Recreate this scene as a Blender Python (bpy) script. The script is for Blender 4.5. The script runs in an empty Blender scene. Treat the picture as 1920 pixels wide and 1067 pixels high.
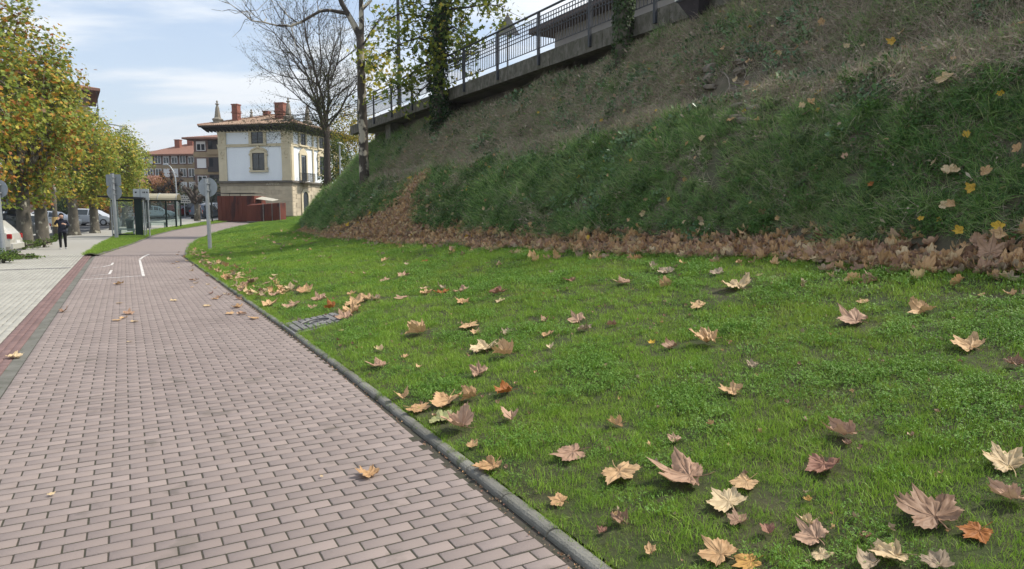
import bpy, bmesh, math, random
import numpy as np
from mathutils import Vector, Matrix, Euler
from mathutils.bvhtree import BVHTree

R = math.radians
SC = bpy.context.scene
COL = SC.collection

# ------------------------------------------------------------------ camera
CAM_Z = 1.65
PITCH = math.atan(133.5 / 1280.0)
cam_d = bpy.data.cameras.new('camera')
cam_d.lens = 24.0
cam_d.sensor_width = 36.0
cam_d.sensor_fit = 'HORIZONTAL'
cam_d.clip_start = 0.05
cam_d.clip_end = 9000
cam = bpy.data.objects.new('camera', cam_d)
COL.objects.link(cam)
cam.location = (0, 0, CAM_Z)
cam.rotation_euler = (math.pi / 2 - PITCH, 0, 0)
SC.camera = cam

# ------------------------------------------------------------------ sky, sun, exposure
SUN_AZ = 78.0      # degrees from +Y towards +X
SUN_EL = 51.0
SKY_STRENGTH = 0.13
world = bpy.data.worlds.new('World')
SC.world = world
world.use_nodes = True
wn, wl = world.node_tree.nodes, world.node_tree.links
wn.clear()
w_out = wn.new('ShaderNodeOutputWorld')
w_bg = wn.new('ShaderNodeBackground')
w_sky = wn.new('ShaderNodeTexSky')
w_sky.sky_type = 'NISHITA'
w_sky.sun_disc = False
w_sky.sun_elevation = R(SUN_EL)
w_sky.sun_rotation = R(SUN_AZ)
w_sky.air_density = 1.0
w_sky.dust_density = 0.7
w_sky.ozone_density = 1.5
w_tc = wn.new('ShaderNodeTexCoord')
w_sep = wn.new('ShaderNodeSeparateXYZ')
wl.new(w_tc.outputs['Generated'], w_sep.inputs[0])
def wmath(op, a, b=None, clamp=False):
    n = wn.new('ShaderNodeMath'); n.operation = op; n.use_clamp = clamp
    for i, x in enumerate((a, b)):
        if x is None: continue
        if isinstance(x, (int, float)): n.inputs[i].default_value = x
        else: wl.new(x, n.inputs[i])
    return n.outputs[0]
zc = wmath('MAXIMUM', w_sep.outputs[2], 0.0)
den = wmath('ADD', zc, 0.16)
w_cmb = wn.new('ShaderNodeCombineXYZ')
wl.new(wmath('DIVIDE', w_sep.outputs[0], den), w_cmb.inputs[0])
wl.new(wmath('DIVIDE', w_sep.outputs[1], den), w_cmb.inputs[1])
w_map = wn.new('ShaderNodeMapping')
w_map.inputs['Rotation'].default_value = (0, 0, R(24))
w_map.inputs['Scale'].default_value = (0.55, 1.75, 1)
w_map.inputs['Location'].default_value = (3.1, 0.7, 0)
wl.new(w_cmb.outputs[0], w_map.inputs[0])
w_n1 = wn.new('ShaderNodeTexNoise')
w_n1.inputs['Scale'].default_value = 1.15
w_n1.inputs['Detail'].default_value = 9
w_n1.inputs['Roughness'].default_value = 0.56
w_n1.inputs['Distortion'].default_value = 0.5
wl.new(w_map.outputs[0], w_n1.inputs[0])
w_ramp = wn.new('ShaderNodeMapRange')
w_ramp.interpolation_type = 'SMOOTHSTEP'
w_ramp.inputs['From Min'].default_value = 0.42
w_ramp.inputs['From Max'].default_value = 0.63
w_ramp.inputs['To Min'].default_value = 0.03
w_ramp.inputs['To Max'].default_value = 0.97
wl.new(w_n1.outputs[0], w_ramp.inputs[0])
# the thin cloud sheet thickens towards the horizon
hz = wmath('POWER', wmath('SUBTRACT', 1.0, zc, True), 5.0)
fac = wmath('ADD', w_ramp.outputs[0], wmath('MULTIPLY', hz, 0.45), True)
w_scale = wn.new('ShaderNodeVectorMath'); w_scale.operation = 'SCALE'
w_scale.inputs['Scale'].default_value = SKY_STRENGTH
wl.new(w_sky.outputs[0], w_scale.inputs[0])
w_mix = wn.new('ShaderNodeMix'); w_mix.data_type = 'RGBA'
wl.new(fac, w_mix.inputs[0])
wl.new(w_scale.outputs[0], w_mix.inputs[6])
w_mix.inputs[7].default_value = (0.80, 0.82, 0.84, 1)
wl.new(w_mix.outputs[2], w_bg.inputs[0])
w_bg.inputs[1].default_value = 1.0
wl.new(w_bg.outputs[0], w_out.inputs[0])

sun_d = bpy.data.lights.new('sun', 'SUN')
sun_d.energy = 4.0
sun_d.angle = R(5.0)
sun_d.color = (1.0, 0.93, 0.82)
sun = bpy.data.objects.new('sun', sun_d)
COL.objects.link(sun)
_sd = Vector((math.sin(R(SUN_AZ)) * math.cos(R(SUN_EL)), math.cos(R(SUN_AZ)) * math.cos(R(SUN_EL)), math.sin(R(SUN_EL))))
sun.rotation_euler = _sd.to_track_quat('Z', 'Y').to_euler()
sun.location = (60, 30, 60)

SC.view_settings.view_transform = 'Standard'
SC.view_settings.look = 'None'
SC.view_settings.exposure = 0.62
SC.view_settings.gamma = 1.0
SC.view_settings.use_curve_mapping = False
SC.render.engine = 'CYCLES'
SC.cycles.max_bounces = 6
SC.cycles.diffuse_bounces = 3
SC.cycles.transmission_bounces = 6
SC.cycles.transparent_max_bounces = 8
SC.cycles.use_denoising = True
SC.cycles.sample_clamp_indirect = 6

# ------------------------------------------------------------------ frame of the place
TH = R(29.5)                       # the path runs 29.5 degrees left of the view
S_, C_ = math.sin(TH), math.cos(TH)
def st(s, t):                       # along the path, across it (right is positive)
    return (-S_ * s + C_ * t, C_ * s + S_ * t)
def to_st(x, y):
    return (-S_ * x + C_ * y, C_ * x + S_ * y)
def g(Y):                           # the street climbs gently in the distance
    Y = np.asarray(Y, float)
    d = np.clip(Y - 33, 0, 57)
    return 0.0005 * d * d + np.clip(Y - 90, 0, 50) * 0.03
def gf(Y): return float(g(Y))
def ray(px, py):
    cx, cy = (px - 960) / 1280.0, (533.5 - py) / 1280.0
    cp, sp = math.cos(PITCH), math.sin(PITCH)
    return Vector((cx, cp + cy * sp, cy * cp - sp))
def AT(px, py, Y):                  # the point seen at (px, py) standing Y metres away
    d = ray(px, py); k = Y / d.y
    return Vector((d.x * k, Y, CAM_Z + d.z * k))
def GP(px, py):                     # the point of the street level seen at (px, py)
    d = ray(px, py); Y = 5.0; lo, hi = 0.5, 400.0
    for _ in range(60):
        mid = (lo + hi) / 2
        z = CAM_Z + d.z * mid / d.y
        if z > gf(mid): lo = mid
        else: hi = mid
    return Vector((d.x * lo / d.y, lo, gf(lo)))

def smooth(a, n):
    k = np.exp(-0.5 * (np.arange(-3 * n, 3 * n + 1) / n) ** 2); k /= k.sum()
    p = np.concatenate([2 * a[0] - a[3 * n:0:-1], a, 2 * a[-1] - a[-2:-3 * n - 2:-1]])
    return np.convolve(p, k, 'valid')
YG = np.arange(-8, 110.01, 0.25)
def edge(t0, y1, far, t1=None):
    ys = np.arange(-8, y1 + 0.01, 1.0)
    xs = []
    for y in ys:
        t = t0
        if t1 is not None: t = t0 + (t1 - t0) * min(max((y - 3) / 4, 0), 1)
        s = (y - t * S_) / C_
        xs.append(-S_ * s + C_ * t)
    ys = np.concatenate([ys, [p[0] for p in far]]); xs = np.concatenate([xs, [p[1] for p in far]])
    return smooth(np.interp(YG, ys, xs), 6)
_K = edge(1.86, 26, [(34, -16.1), (41, -18.9), (50, -21.9), (60, -24.4), (68, -26.0), (76, -26.8), (88, -27.0), (110, -25.5)], 2.0)
_PL = edge(-1.05, 26, [(38.3, -21.0), (47, -24.7), (56, -27.6), (65, -29.1), (73, -29.7), (80, -29.5), (90, -29.2), (110, -28)])
_SR = edge(-1.45, 26, [(38.3, -23.0), (49, -28.2), (60, -30.3), (72, -32.0), (80, -32.2), (110, -32)])
_SL = edge(-4.05, 32, [(42, -28.0), (50, -32.0), (58, -34.5), (72, -38.0), (90, -38.5), (110, -38.5)])
def K(y): return np.interp(y, YG, _K)
def PL(y): return np.interp(y, YG, _PL)
def SR(y): return np.interp(y, YG, _SR)
def SL(y): return np.interp(y, YG, _SL)

# ------------------------------------------------------------------ noise
def vnoise(x, y, seed=0):
    x = np.asarray(x, float); y = np.asarray(y, float)
    xi = np.floor(x).astype(np.int64); yi = np.floor(y).astype(np.int64)
    xf = x - xi; yf = y - yi
    def h(a, b):
        n = (a * 374761393 + b * 668265263 + seed * 974634177) & 0xffffffff
        n = ((n ^ (n >> 13)) * 1274126177) & 0xffffffff
        return ((n ^ (n >> 16)) & 0xffff) / 65535.0
    u = xf * xf * (3 - 2 * xf); v = yf * yf * (3 - 2 * yf)
    return (h(xi, yi) * (1 - u) + h(xi + 1, yi) * u) * (1 - v) + (h(xi, yi + 1) * (1 - u) + h(xi + 1, yi + 1) * u) * v
def fbm(x, y, seed=0, oct=4):
    r = 0; a = 0.5; f = 1.0
    for i in range(oct):
        r = r + a * vnoise(np.asarray(x) * f, np.asarray(y) * f, seed + i * 17); a *= 0.5; f *= 2.03
    return r / (1 - 0.5 ** oct)

# ------------------------------------------------------------------ mesh helpers
class MB:
    def __init__(self): self.v = []; self.f = []; self.m = []
    def add(self, vs, fs, mi=0):
        o = len(self.v); self.v.extend([tuple(p) for p in vs])
        for f in fs: self.f.append(tuple(i + o for i in f)); self.m.append(mi)
        return self
    def box(self, x0, x1, y0, y1, z0, z1, mi=0):
        vs = [(x0, y0, z0), (x1, y0, z0), (x1, y1, z0), (x0, y1, z0), (x0, y0, z1), (x1, y0, z1), (x1, y1, z1), (x0, y1, z1)]
        fs = [(3, 2, 1, 0), (4, 5, 6, 7), (0, 1, 5, 4), (1, 2, 6, 5), (2, 3, 7, 6), (3, 0, 4, 7)]
        return self.add(vs, fs, mi)
    def cbox(self, x0, x1, y0, y1, z0, z1, b, mi=0):      # box with chamfered upright and top edges
        def ringp(z, i):
            a, c = x0 + i, x1 - i; d, e = y0 + i, y1 - i
            return [(a + b, d, z), (c - b, d, z), (c, d + b, z), (c, e - b, z), (c - b, e, z), (a + b, e, z), (a, e - b, z), (a, d + b, z)]
        vs = ringp(z0, 0) + ringp(z1 - b, 0) + ringp(z1, b)
        fs = [tuple(range(7, -1, -1)), tuple(range(16, 24))]
        for k in (0, 8):
            for i in range(8): j = (i + 1) % 8; fs.append((k + i, k + j, k + 8 + j, k + 8 + i))
        return self.add(vs, fs, mi)
    def tube(self, pts, rad, n=6, cap=True, mi=0):
        pts = [Vector(p) for p in pts]
        if isinstance(rad, (int, float)): rad = [rad] * len(pts)
        vs = []; fs = []
        ref = None
        for i, p in enumerate(pts):
            d = (pts[min(i + 1, len(pts) - 1)] - pts[max(i - 1, 0)])
            if d.length < 1e-9: d = Vector((0, 0, 1))
            d.normalize()
            if ref is None:
                ref = Vector((1, 0, 0)) if abs(d.x) < 0.8 else Vector((0, 1, 0))
            a = (ref - d * ref.dot(d)); a.normalize(); ref = a
            b = d.cross(a)
            for k in range(n):
                q = 2 * math.pi * k / n
                vs.append(p + (a * math.cos(q) + b * math.sin(q)) * rad[i])
        for i in range(len(pts) - 1):
            for k in range(n):
                j = (k + 1) % n
                fs.append((i * n + k, i * n + j, (i + 1) * n + j, (i + 1) * n + k))
        if cap:
            fs.append(tuple(range(n - 1, -1, -1)))
            e = (len(pts) - 1) * n; fs.append(tuple(range(e, e + n)))
        return self.add(vs, fs, mi)
    def cyl(self, x, y, r, z0, z1, n=12, r1=None, mi=0):
        return self.tube([(x, y, z0), (x, y, z1)], [r, r if r1 is None else r1], n, True, mi)
    def lathe(self, x, y, prof, n=12, mi=0):
        vs = []; fs = []
        for r, z in prof:
            for k in range(n):
                q = 2 * math.pi * k / n; vs.append((x + r * math.cos(q), y + r * math.sin(q), z))
        for i in range(len(prof) - 1):
            for k in range(n):
                j = (k + 1) % n; fs.append((i * n + k, i * n + j, (i + 1) * n + j, (i + 1) * n + k))
        fs.append(tuple(range(n - 1, -1, -1))); e = (len(prof) - 1) * n; fs.append(tuple(range(e, e + n)))
        return self.add(vs, fs, mi)
    def prism(self, poly, fn, d0, d1, mi=0):              # poly in 2D, fn(a, b, d) -> xyz
        n = len(poly)
        vs = [fn(a, b, d0) for a, b in poly] + [fn(a, b, d1) for a, b in poly]
        fs = [tuple(range(n - 1, -1, -1)), tuple(range(n, 2 * n))]
        for i in range(n): j = (i + 1) % n; fs.append((i, j, n + j, n + i))
        return self.add(vs, fs, mi)
    def sphere(self, c, r, n=8, m=6, sc=(1, 1, 1), mi=0):
        vs = []; fs = []
        for i in range(1, m):
            a = math.pi * i / m
            for k in range(n):
                q = 2 * math.pi * k / n
                vs.append((c[0] + r * sc[0] * math.sin(a) * math.cos(q), c[1] + r * sc[1] * math.sin(a) * math.sin(q), c[2] + r * sc[2] * math.cos(a)))
        t = len(vs); vs.append((c[0], c[1], c[2] + r * sc[2])); vs.append((c[0], c[1], c[2] - r * sc[2]))
        for i in range(m - 2):
            for k in range(n): j = (k + 1) % n; fs.append((i * n + k, (i + 1) * n + k, (i + 1) * n + j, i * n + j))
        for k in range(n):
            j = (k + 1) % n; fs.append((t, k, j)); fs.append((t + 1, (m - 2) * n + j, (m - 2) * n + k))
        return self.add(vs, fs, mi)
    def mesh(self, name, mats, smooth=False, fix=True):
        me = bpy.data.meshes.new(name)
        me.from_pydata([tuple(p) for p in self.v], [], self.f)
        for m in (mats if isinstance(mats, (list, tuple)) else [mats]): me.materials.append(m)
        if any(self.m): me.polygons.foreach_set('material_index', self.m)
        if fix:
            bm = bmesh.new(); bm.from_mesh(me); bmesh.ops.recalc_face_normals(bm, faces=bm.faces); bm.to_mesh(me); bm.free()
        if smooth: me.polygons.foreach_set('use_smooth', [True] * len(me.polygons))
        me.update()
        return me
    def build(self, name, mats, parent=None, smooth=False, fix=True):
        return obj(name, self.mesh(name, mats, smooth, fix), parent)

def obj(name, me, parent=None, loc=None, rot=None, scale=None):
    o = bpy.data.objects.new(name, me)
    COL.objects.link(o)
    if parent is not None: o.parent = parent
    if loc is not None: o.location = loc
    if rot is not None: o.rotation_euler = rot
    if scale is not None: o.scale = (scale,) * 3 if isinstance(scale, (int, float)) else scale
    return o
def tag(o, label, cat, group=None):
    o['label'] = label; o['category'] = cat
    if group: o['group'] = group
    return o
def thing(name, label, cat, loc=(0, 0, 0), rz=0.0, group=None):
    o = bpy.data.objects.new(name, None); COL.objects.link(o)
    o.location = loc; o.rotation_euler = (0, 0, rz)
    o.empty_display_size = 0.2
    return tag(o, label, cat, group)
def structure(o, label=None):
    o['kind'] = 'structure'
    if label: o['label'] = label
    return o
def stuff(o, label=None, cat=None):
    o['kind'] = 'stuff'
    if label: o['label'] = label
    if cat: o['category'] = cat
    return o
def np_mesh(name, V, F, mats, smooth=False, attrs=None, mi=None):
    """V (n,3); F (m,k) constant-size faces"""
    me = bpy.data.meshes.new(name)
    V = np.ascontiguousarray(V, np.float32); F = np.ascontiguousarray(F, np.int32)
    n, k = F.shape
    me.vertices.add(len(V)); me.vertices.foreach_set('co', V.ravel())
    me.loops.add(n * k); me.loops.foreach_set('vertex_index', F.ravel())
    me.polygons.add(n); me.polygons.foreach_set('loop_start', np.arange(n, dtype=np.int32) * k)
    if mi is not None: me.polygons.foreach_set('material_index', np.ascontiguousarray(mi, np.int32))
    for m in (mats if isinstance(mats, (list, tuple)) else [mats]): me.materials.append(m)
    me.update(calc_edges=True)
    if smooth: me.polygons.foreach_set('use_smooth', np.ones(n, bool))
    for an, (typ, data) in (attrs or {}).items():
        a = me.attributes.new(an, typ, 'POINT')
        a.data.foreach_set({'FLOAT': 'value', 'FLOAT_COLOR': 'color', 'FLOAT_VECTOR': 'vector', 'INT': 'value', 'FLOAT2': 'vector'}[typ], np.ascontiguousarray(data).ravel())
    me.validate()
    return me

# ------------------------------------------------------------------ materials
MATS = {}
def newmat(name):
    m = bpy.data.materials.new(name); m.use_nodes = True
    nt = m.node_tree; nt.nodes.clear()
    out = nt.nodes.new('ShaderNodeOutputMaterial')
    return m, nt, nt.nodes, nt.links, out
def setin(n, k, v):
    if k in n.inputs: n.inputs[k].default_value = v
def c4(c): return (c[0], c[1], c[2], 1)
def M(name, c1, c2=None, rough=0.8, scale=4.0, bump=0.0, metal=0.0, spec=0.3, detail=6, bscale=None, lo=0.35, hi=0.65, world=False, stretch=None, tint=None, spots=None):
    """plain surface: two colours mixed by noise, a finer noise as relief; tint = strength of a per-piece 'tint' attribute"""
    if name in MATS: return MATS[name]
    m, nt, N, L, out = newmat(name)
    b = N.new('ShaderNodeBsdfPrincipled'); L.new(b.outputs[0], out.inputs[0])
    setin(b, 'Roughness', rough); setin(b, 'Metallic', metal); setin(b, 'Specular IOR Level', spec)
    if world:
        co = N.new('ShaderNodeNewGeometry').outputs['Position']
    else:
        co = N.new('ShaderNodeTexCoord').outputs['Object']
    if stretch:
        mp = N.new('ShaderNodeMapping'); mp.inputs['Scale'].default_value = stretch; L.new(co, mp.inputs[0]); co = mp.outputs[0]
    if c2 is None: c2 = tuple(x * 0.8 for x in c1)
    nz = N.new('ShaderNodeTexNoise'); nz.inputs['Scale'].default_value = scale; nz.inputs['Detail'].default_value = detail
    nz.inputs['Roughness'].default_value = 0.6
    L.new(co, nz.inputs[0])
    mr = N.new('ShaderNodeMapRange'); mr.inputs[1].default_value = lo; mr.inputs[2].default_value = hi; L.new(nz.outputs[0], mr.inputs[0])
    mx = N.new('ShaderNodeMix'); mx.data_type = 'RGBA'; L.new(mr.outputs[0], mx.inputs[0])
    mx.inputs[6].default_value = c4(c1); mx.inputs[7].default_value = c4(c2)
    colr = mx.outputs[2]
    if spots:
        col_s, sc_s, thr = spots
        n3 = N.new('ShaderNodeTexNoise'); n3.inputs['Scale'].default_value = sc_s; n3.inputs['Detail'].default_value = 5; L.new(co, n3.inputs[0])
        r3 = N.new('ShaderNodeMapRange'); r3.inputs[1].default_value = thr; r3.inputs[2].default_value = thr + 0.06; L.new(n3.outputs[0], r3.inputs[0])
        m3 = N.new('ShaderNodeMix'); m3.data_type = 'RGBA'; L.new(r3.outputs[0], m3.inputs[0]); L.new(colr, m3.inputs[6]); m3.inputs[7].default_value = c4(col_s)
        colr = m3.outputs[2]
    if tint:
        at = N.new('ShaderNodeAttribute'); at.attribute_name = 'tint'
        r2 = N.new('ShaderNodeMapRange'); r2.inputs[3].default_value = 1 - tint; r2.inputs[4].default_value = 1 + tint; L.new(at.outputs['Fac'], r2.inputs[0])
        hv = N.new('ShaderNodeVectorMath'); hv.operation = 'SCALE'; L.new(colr, hv.inputs[0]); L.new(r2.outputs[0], hv.inputs['Scale'])
        colr = hv.outputs[0]
    L.new(colr, b.inputs['Base Color'])
    if bump:
        n2 = N.new('ShaderNodeTexNoise'); n2.inputs['Scale'].default_value = bscale or scale * 6; n2.inputs['Detail'].default_value = 5
        L.new(co, n2.inputs[0])
        bp = N.new('ShaderNodeBump'); bp.inputs['Strength'].default_value = bump; bp.inputs['Distance'].default_value = 0.02
        L.new(n2.outputs[0], bp.inputs['Height']); L.new(bp.outputs[0], b.inputs['Normal'])
    MATS[name] = m
    return m
def glass_mat(name, col, rough=0.08, dark=True, alpha=None):
    if name in MATS: return MATS[name]
    m, nt, N, L, out = newmat(name)
    b = N.new('ShaderNodeBsdfPrincipled')
    setin(b, 'Base Color', c4(col)); setin(b, 'Roughness', rough); setin(b, 'Specular IOR Level', 0.6)
    if alpha is None: L.new(b.outputs[0], out.inputs[0])
    else:
        t = N.new('ShaderNodeBsdfTransparent'); t.inputs[0].default_value = (0.86, 0.93, 0.9, 1)
        mx = N.new('ShaderNodeMixShader'); mx.inputs[0].default_value = alpha
        L.new(t.outputs[0], mx.inputs[1]); L.new(b.outputs[0], mx.inputs[2]); L.new(mx.outputs[0], out.inputs[0])
    MATS[name] = m
    return m
def foliage_mat(name, cols, trans=0.35, rough=0.6, patch=None, rnd=True, attr=False, spec=0.25, inst=0.25):
    """leaf surface: colour ramp by instance random (or a colour attribute), large patches by place, some light through the blade"""
    if name in MATS: return MATS[name]
    m, nt, N, L, out = newmat(name)
    if attr:
        at = N.new('ShaderNodeAttribute'); at.attribute_name = 'col'; colr = at.outputs['Color']
    else:
        oi = N.new('ShaderNodeObjectInfo')
        cr = N.new('ShaderNodeValToRGB')
        cr.color_ramp.interpolation = 'LINEAR'
        els = cr.color_ramp.elements
        while len(els) < len(cols): els.new(0.5)
        for i, c in enumerate(cols):
            els[i].position = i / max(1, len(cols) - 1); els[i].color = c4(c)
        L.new(oi.outputs['Random'], cr.inputs[0]); colr = cr.outputs[0]
    if patch:
        colp, scp, lo, hi, amt = patch
        ge = N.new('ShaderNodeNewGeometry')
        nz = N.new('ShaderNodeTexNoise'); nz.inputs['Scale'].default_value = scp; nz.inputs['Detail'].default_value = 4; L.new(ge.outputs['Position'], nz.inputs[0])
        mr = N.new('ShaderNodeMapRange'); mr.inputs[1].default_value = lo; mr.inputs[2].default_value = hi; mr.inputs[4].default_value = amt; L.new(nz.outputs[0], mr.inputs[0])
        mx = N.new('ShaderNodeMix'); mx.data_type = 'RGBA'; L.new(mr.outputs[0], mx.inputs[0]); L.new(colr, mx.inputs[6]); mx.inputs[7].default_value = c4(colp)
        colr = mx.outputs[2]
    b = N.new('ShaderNodeBsdfPrincipled'); setin(b, 'Roughness', rough); setin(b, 'Specular IOR Level', spec)
    L.new(colr, b.inputs['Base Color'])
    t = N.new('ShaderNodeBsdfTranslucent'); L.new(colr, t.inputs[0])
    ms = N.new('ShaderNodeMixShader'); ms.inputs[0].default_value = trans
    L.new(b.outputs[0], ms.inputs[1]); L.new(t.outputs[0], ms.inputs[2]); L.new(ms.outputs[0], out.inputs[0])
    MATS[name] = m
    return m

# ------------------------------------------------------------------ scatter (only for uncountable stuff)
def proto_collection(name, meshes):
    c = bpy.data.collections.new(name)
    for i, me in enumerate(meshes):
        o = bpy.data.objects.new('%s_%02d' % (name, i), me); c.objects.link(o)
    return c
_GN = {}
def scatter_group(coll):
    if coll.name in _GN: return _GN[coll.name]
    ng = bpy.data.node_groups.new('scatter_' + coll.name, 'GeometryNodeTree')
    ng.interface.new_socket('Geometry', in_out='INPUT', socket_type='NodeSocketGeometry')
    ng.interface.new_socket('Geometry', in_out='OUTPUT', socket_type='NodeSocketGeometry')
    N, L = ng.nodes, ng.links
    gi = N.new('NodeGroupInput'); go = N.new('NodeGroupOutput')
    ci = N.new('GeometryNodeCollectionInfo'); ci.inputs['Collection'].default_value = coll
    ci.inputs['Separate Children'].default_value = True; ci.inputs['Reset Children'].default_value = True
    ip = N.new('GeometryNodeInstanceOnPoints'); ip.inputs['Pick Instance'].default_value = True
    def at(nm, ty):
        a = N.new('GeometryNodeInputNamedAttribute'); a.data_type = ty; a.inputs['Name'].default_value = nm
        return [o for o in a.outputs if o.enabled and o.name == 'Attribute'][0]
    L.new(gi.outputs[0], ip.inputs['Points']); L.new(ci.outputs[0], ip.inputs['Instance'])
    L.new(at('idx', 'INT'), ip.inputs['Instance Index'])
    L.new(at('rot', 'FLOAT_VECTOR'), ip.inputs['Rotation'])
    L.new(at('scl', 'FLOAT'), ip.inputs['Scale'])
    L.new(ip.outputs[0], go.inputs[0])
    _GN[coll.name] = ng
    return ng
def scatter(name, coll, P, rot, scl, label, cat, parent=None):
    P = np.asarray(P, np.float32); n = len(P)
    me = bpy.data.meshes.new(name)
    me.vertices.add(n); me.vertices.foreach_set('co', P.ravel())
    k = len(coll.objects)
    for an, ty, da, key in (('rot', 'FLOAT_VECTOR', np.asarray(rot, np.float32), 'vector'), ('scl', 'FLOAT', np.asarray(scl, np.float32), 'value'),
                            ('idx', 'INT', RNG.integers(0, k, n).astype(np.int32), 'value')):
        a = me.attributes.new(an, ty, 'POINT'); a.data.foreach_set(key, np.ascontiguousarray(da).ravel())
    o = obj(name, me, parent)
    md = o.modifiers.new('scatter', 'NODES'); md.node_group = scatter_group(coll)
    stuff(o, label, cat)
    return o
RNG = np.random.default_rng(7)
random.seed(5)
def eul_from_up(n, yaw):
    """euler angles that stand +Z along n (n,3) with a yaw about it"""
    n = n / np.linalg.norm(n, axis=1, keepdims=True)
    # R = Rz(a) Ry(b) Rz(yaw): z axis -> (cos a sin b, sin a sin b, cos b)
    a = np.arctan2(n[:, 1], n[:, 0]); b = np.arccos(np.clip(n[:, 2], -1, 1))
    ca, sa, cb, sb, cy, sy = np.cos(a), np.sin(a), np.cos(b), np.sin(b), np.cos(yaw), np.sin(yaw)
    r00 = ca * cb * cy - sa * sy; r10 = sa * cb * cy + ca * sy; r20 = -sb * cy
    r21 = sb * sy; r22 = cb
    return np.stack([np.arctan2(r21, r22), np.arcsin(np.clip(-r20, -1, 1)), np.arctan2(r10, r00)], 1)

# ================================================================== LARGE STRUCTURE
UU = np.arange(-7, 75.01, 0.2)
_bu = [-7, 0, 10, 20, 25, 29, 33, 37, 42, 50, 60, 75]
_bt = {-7: 6.8, 0: 6.8, 10: 6.8, 20: 6.85, 25: 7.0, 29: 7.3}
_bxy = [st(u, _bt[u]) if u in _bt else None for u in _bu]
for u, p in ((33, (-9.8, 33.0)), (37, (-11.6, 37.5)), (42, (-13.3, 43.0)), (50, (-14.6, 51.0)), (60, (-14.2, 62.0)), (75, (-12.0, 78.0))):
    _bxy[_bu.index(u)] = p
BX = smooth(np.interp(UU, _bu, [p[0] for p in _bxy]), 12)
BY = smooth(np.interp(UU, _bu, [p[1] for p in _bxy]), 12)
_tx, _ty = np.gradient(BX), np.gradient(BY)
_tl = np.hypot(_tx, _ty)
NX, NY = _ty / _tl, -_tx / _tl
ZB = smooth(np.interp(UU, [-7, 4, 10, 14, 20, 27, 37, 50, 60, 75], [1.25, 1.2, 1.05, 0.95, 0.82, 0.68, 0.76, 1.25, 1.55, 1.75]), 10)
ZR = smooth(np.interp(UU, [-7, 6, 9, 12, 15, 21, 27, 33, 42, 60, 75], [6.15, 6.1, 5.9, 5.5, 5.3, 5.1, 5.15, 5.3, 5.0, 4.6, 4.3]), 8)
KYU = np.interp(UU, [-7, 26, 60, 75], [-7 * C_ + 0.95, 26 * C_ + 0.95, 60, 90])
def iu(a, u): return np.interp(u, UU, a)
PD = [0, 0.25, 0.6, 1.0, 1.5, 1.75, 2.05, 2.4, 3.0, 3.5, 3.9, 5.5]
PZ = [0, 0.08, 0.21, 0.33, 0.455, 0.485, 0.505, 0.60, 0.79, 0.94, 1.0, 1.04]
def lawn_pos(u, v):
    u = np.asarray(u, float); v = np.asarray(v, float)
    ky = iu(KYU, u); kx = K(ky)
    bx, by = iu(BX, u), iu(BY, u)
    x = kx + (bx - kx) * v; y = ky + (by - ky) * v
    zk = g(ky) + 0.035
    z = zk + (iu(ZB, u) - zk) * (0.12 * v * v + 0.88 * v)
    z = z + (fbm(x * 0.55, y * 0.55, 3) - 0.5) * 0.16 * np.clip(v * 6, 0, 1) * np.clip((1 - v) * 6, 0, 1)
    return np.stack([x, y, z], -1)
def bank_pos(u, d):
    u = np.asarray(u, float); d = np.asarray(d, float)
    x = iu(BX, u) + iu(NX, u) * d; y = iu(BY, u) + iu(NY, u) * d
    zb, zr = iu(ZB, u), iu(ZR, u)
    z = zb + (zr - zb) * np.interp(d, PD, PZ)
    far = np.interp(u, [36, 46], [6.0, 4.9])
    k = np.clip((d - 5.5) / 1.6, 0, 1)
    z = z * (1 - k) + far * k
    amp = np.clip(d * 1.6, 0, 1) * np.clip((5.2 - d) / 1.2, 0, 1)
    z = z + ((fbm(u * 0.42, d * 0.8, 11) - 0.5) * 0.38 + (fbm(u * 1.7, d * 1.7, 29) - 0.5) * 0.34) * amp
    return np.stack([x, y, z], -1)
def nrm(fn, a, b, e=0.06):
    p = fn(a, b); q = fn(a + e, b) - p; r = fn(a, b + (e if fn is bank_pos else 0.015)) - p
    n = np.cross(r, q); n *= np.sign(n[..., 2:3] + 1e-9)
    return n / np.linalg.norm(n, axis=-1, keepdims=True)

def grid_mesh(name, P, mats, smooth=True, attrs=None, mi=None):
    a, b = P.shape[:2]
    i = np.arange(a * b).reshape(a, b)
    F = np.stack([i[:-1, :-1], i[1:, :-1], i[1:, 1:], i[:-1, 1:]], -1).reshape(-1, 4)
    return np_mesh(name, P.reshape(-1, 3), F, mats, smooth, attrs, mi)
def strip(name, ys, xl, xr, zoff, mats, nx=2, uv=False):
    """sheet between two edge lines, following the street level"""
    ys = np.asarray(ys, float)
    k = np.linspace(0, 1, nx)
    X = xl(ys)[:, None] * (1 - k) + xr(ys)[:, None] * k
    Yg = np.repeat(ys[:, None], nx, 1)
    Z = g(Yg) + zoff
    return grid_mesh(name, np.stack([X, Yg, Z], -1), mats, False)

# --- ground sheet to the horizon
m_ground = M('ground_earth', (0.10, 0.11, 0.05), (0.13, 0.11, 0.07), 0.95, 0.05, world=True)
ys = np.concatenate([[-400, -60, 0, 20, 33], np.arange(36, 142, 3), [200, 400, 900, 2000, 3300]])
xs = np.array([-3500, -1500, -400, -120, -60, -30, 0, 30, 60, 120, 400, 1500, 3500.])
gx, gy = np.meshgrid(xs, ys)
structure(obj('ground', grid_mesh('ground', np.stack([gx, gy, g(gy) - 0.10], -1), m_ground)), 'earth ground reaching the horizon')

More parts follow.
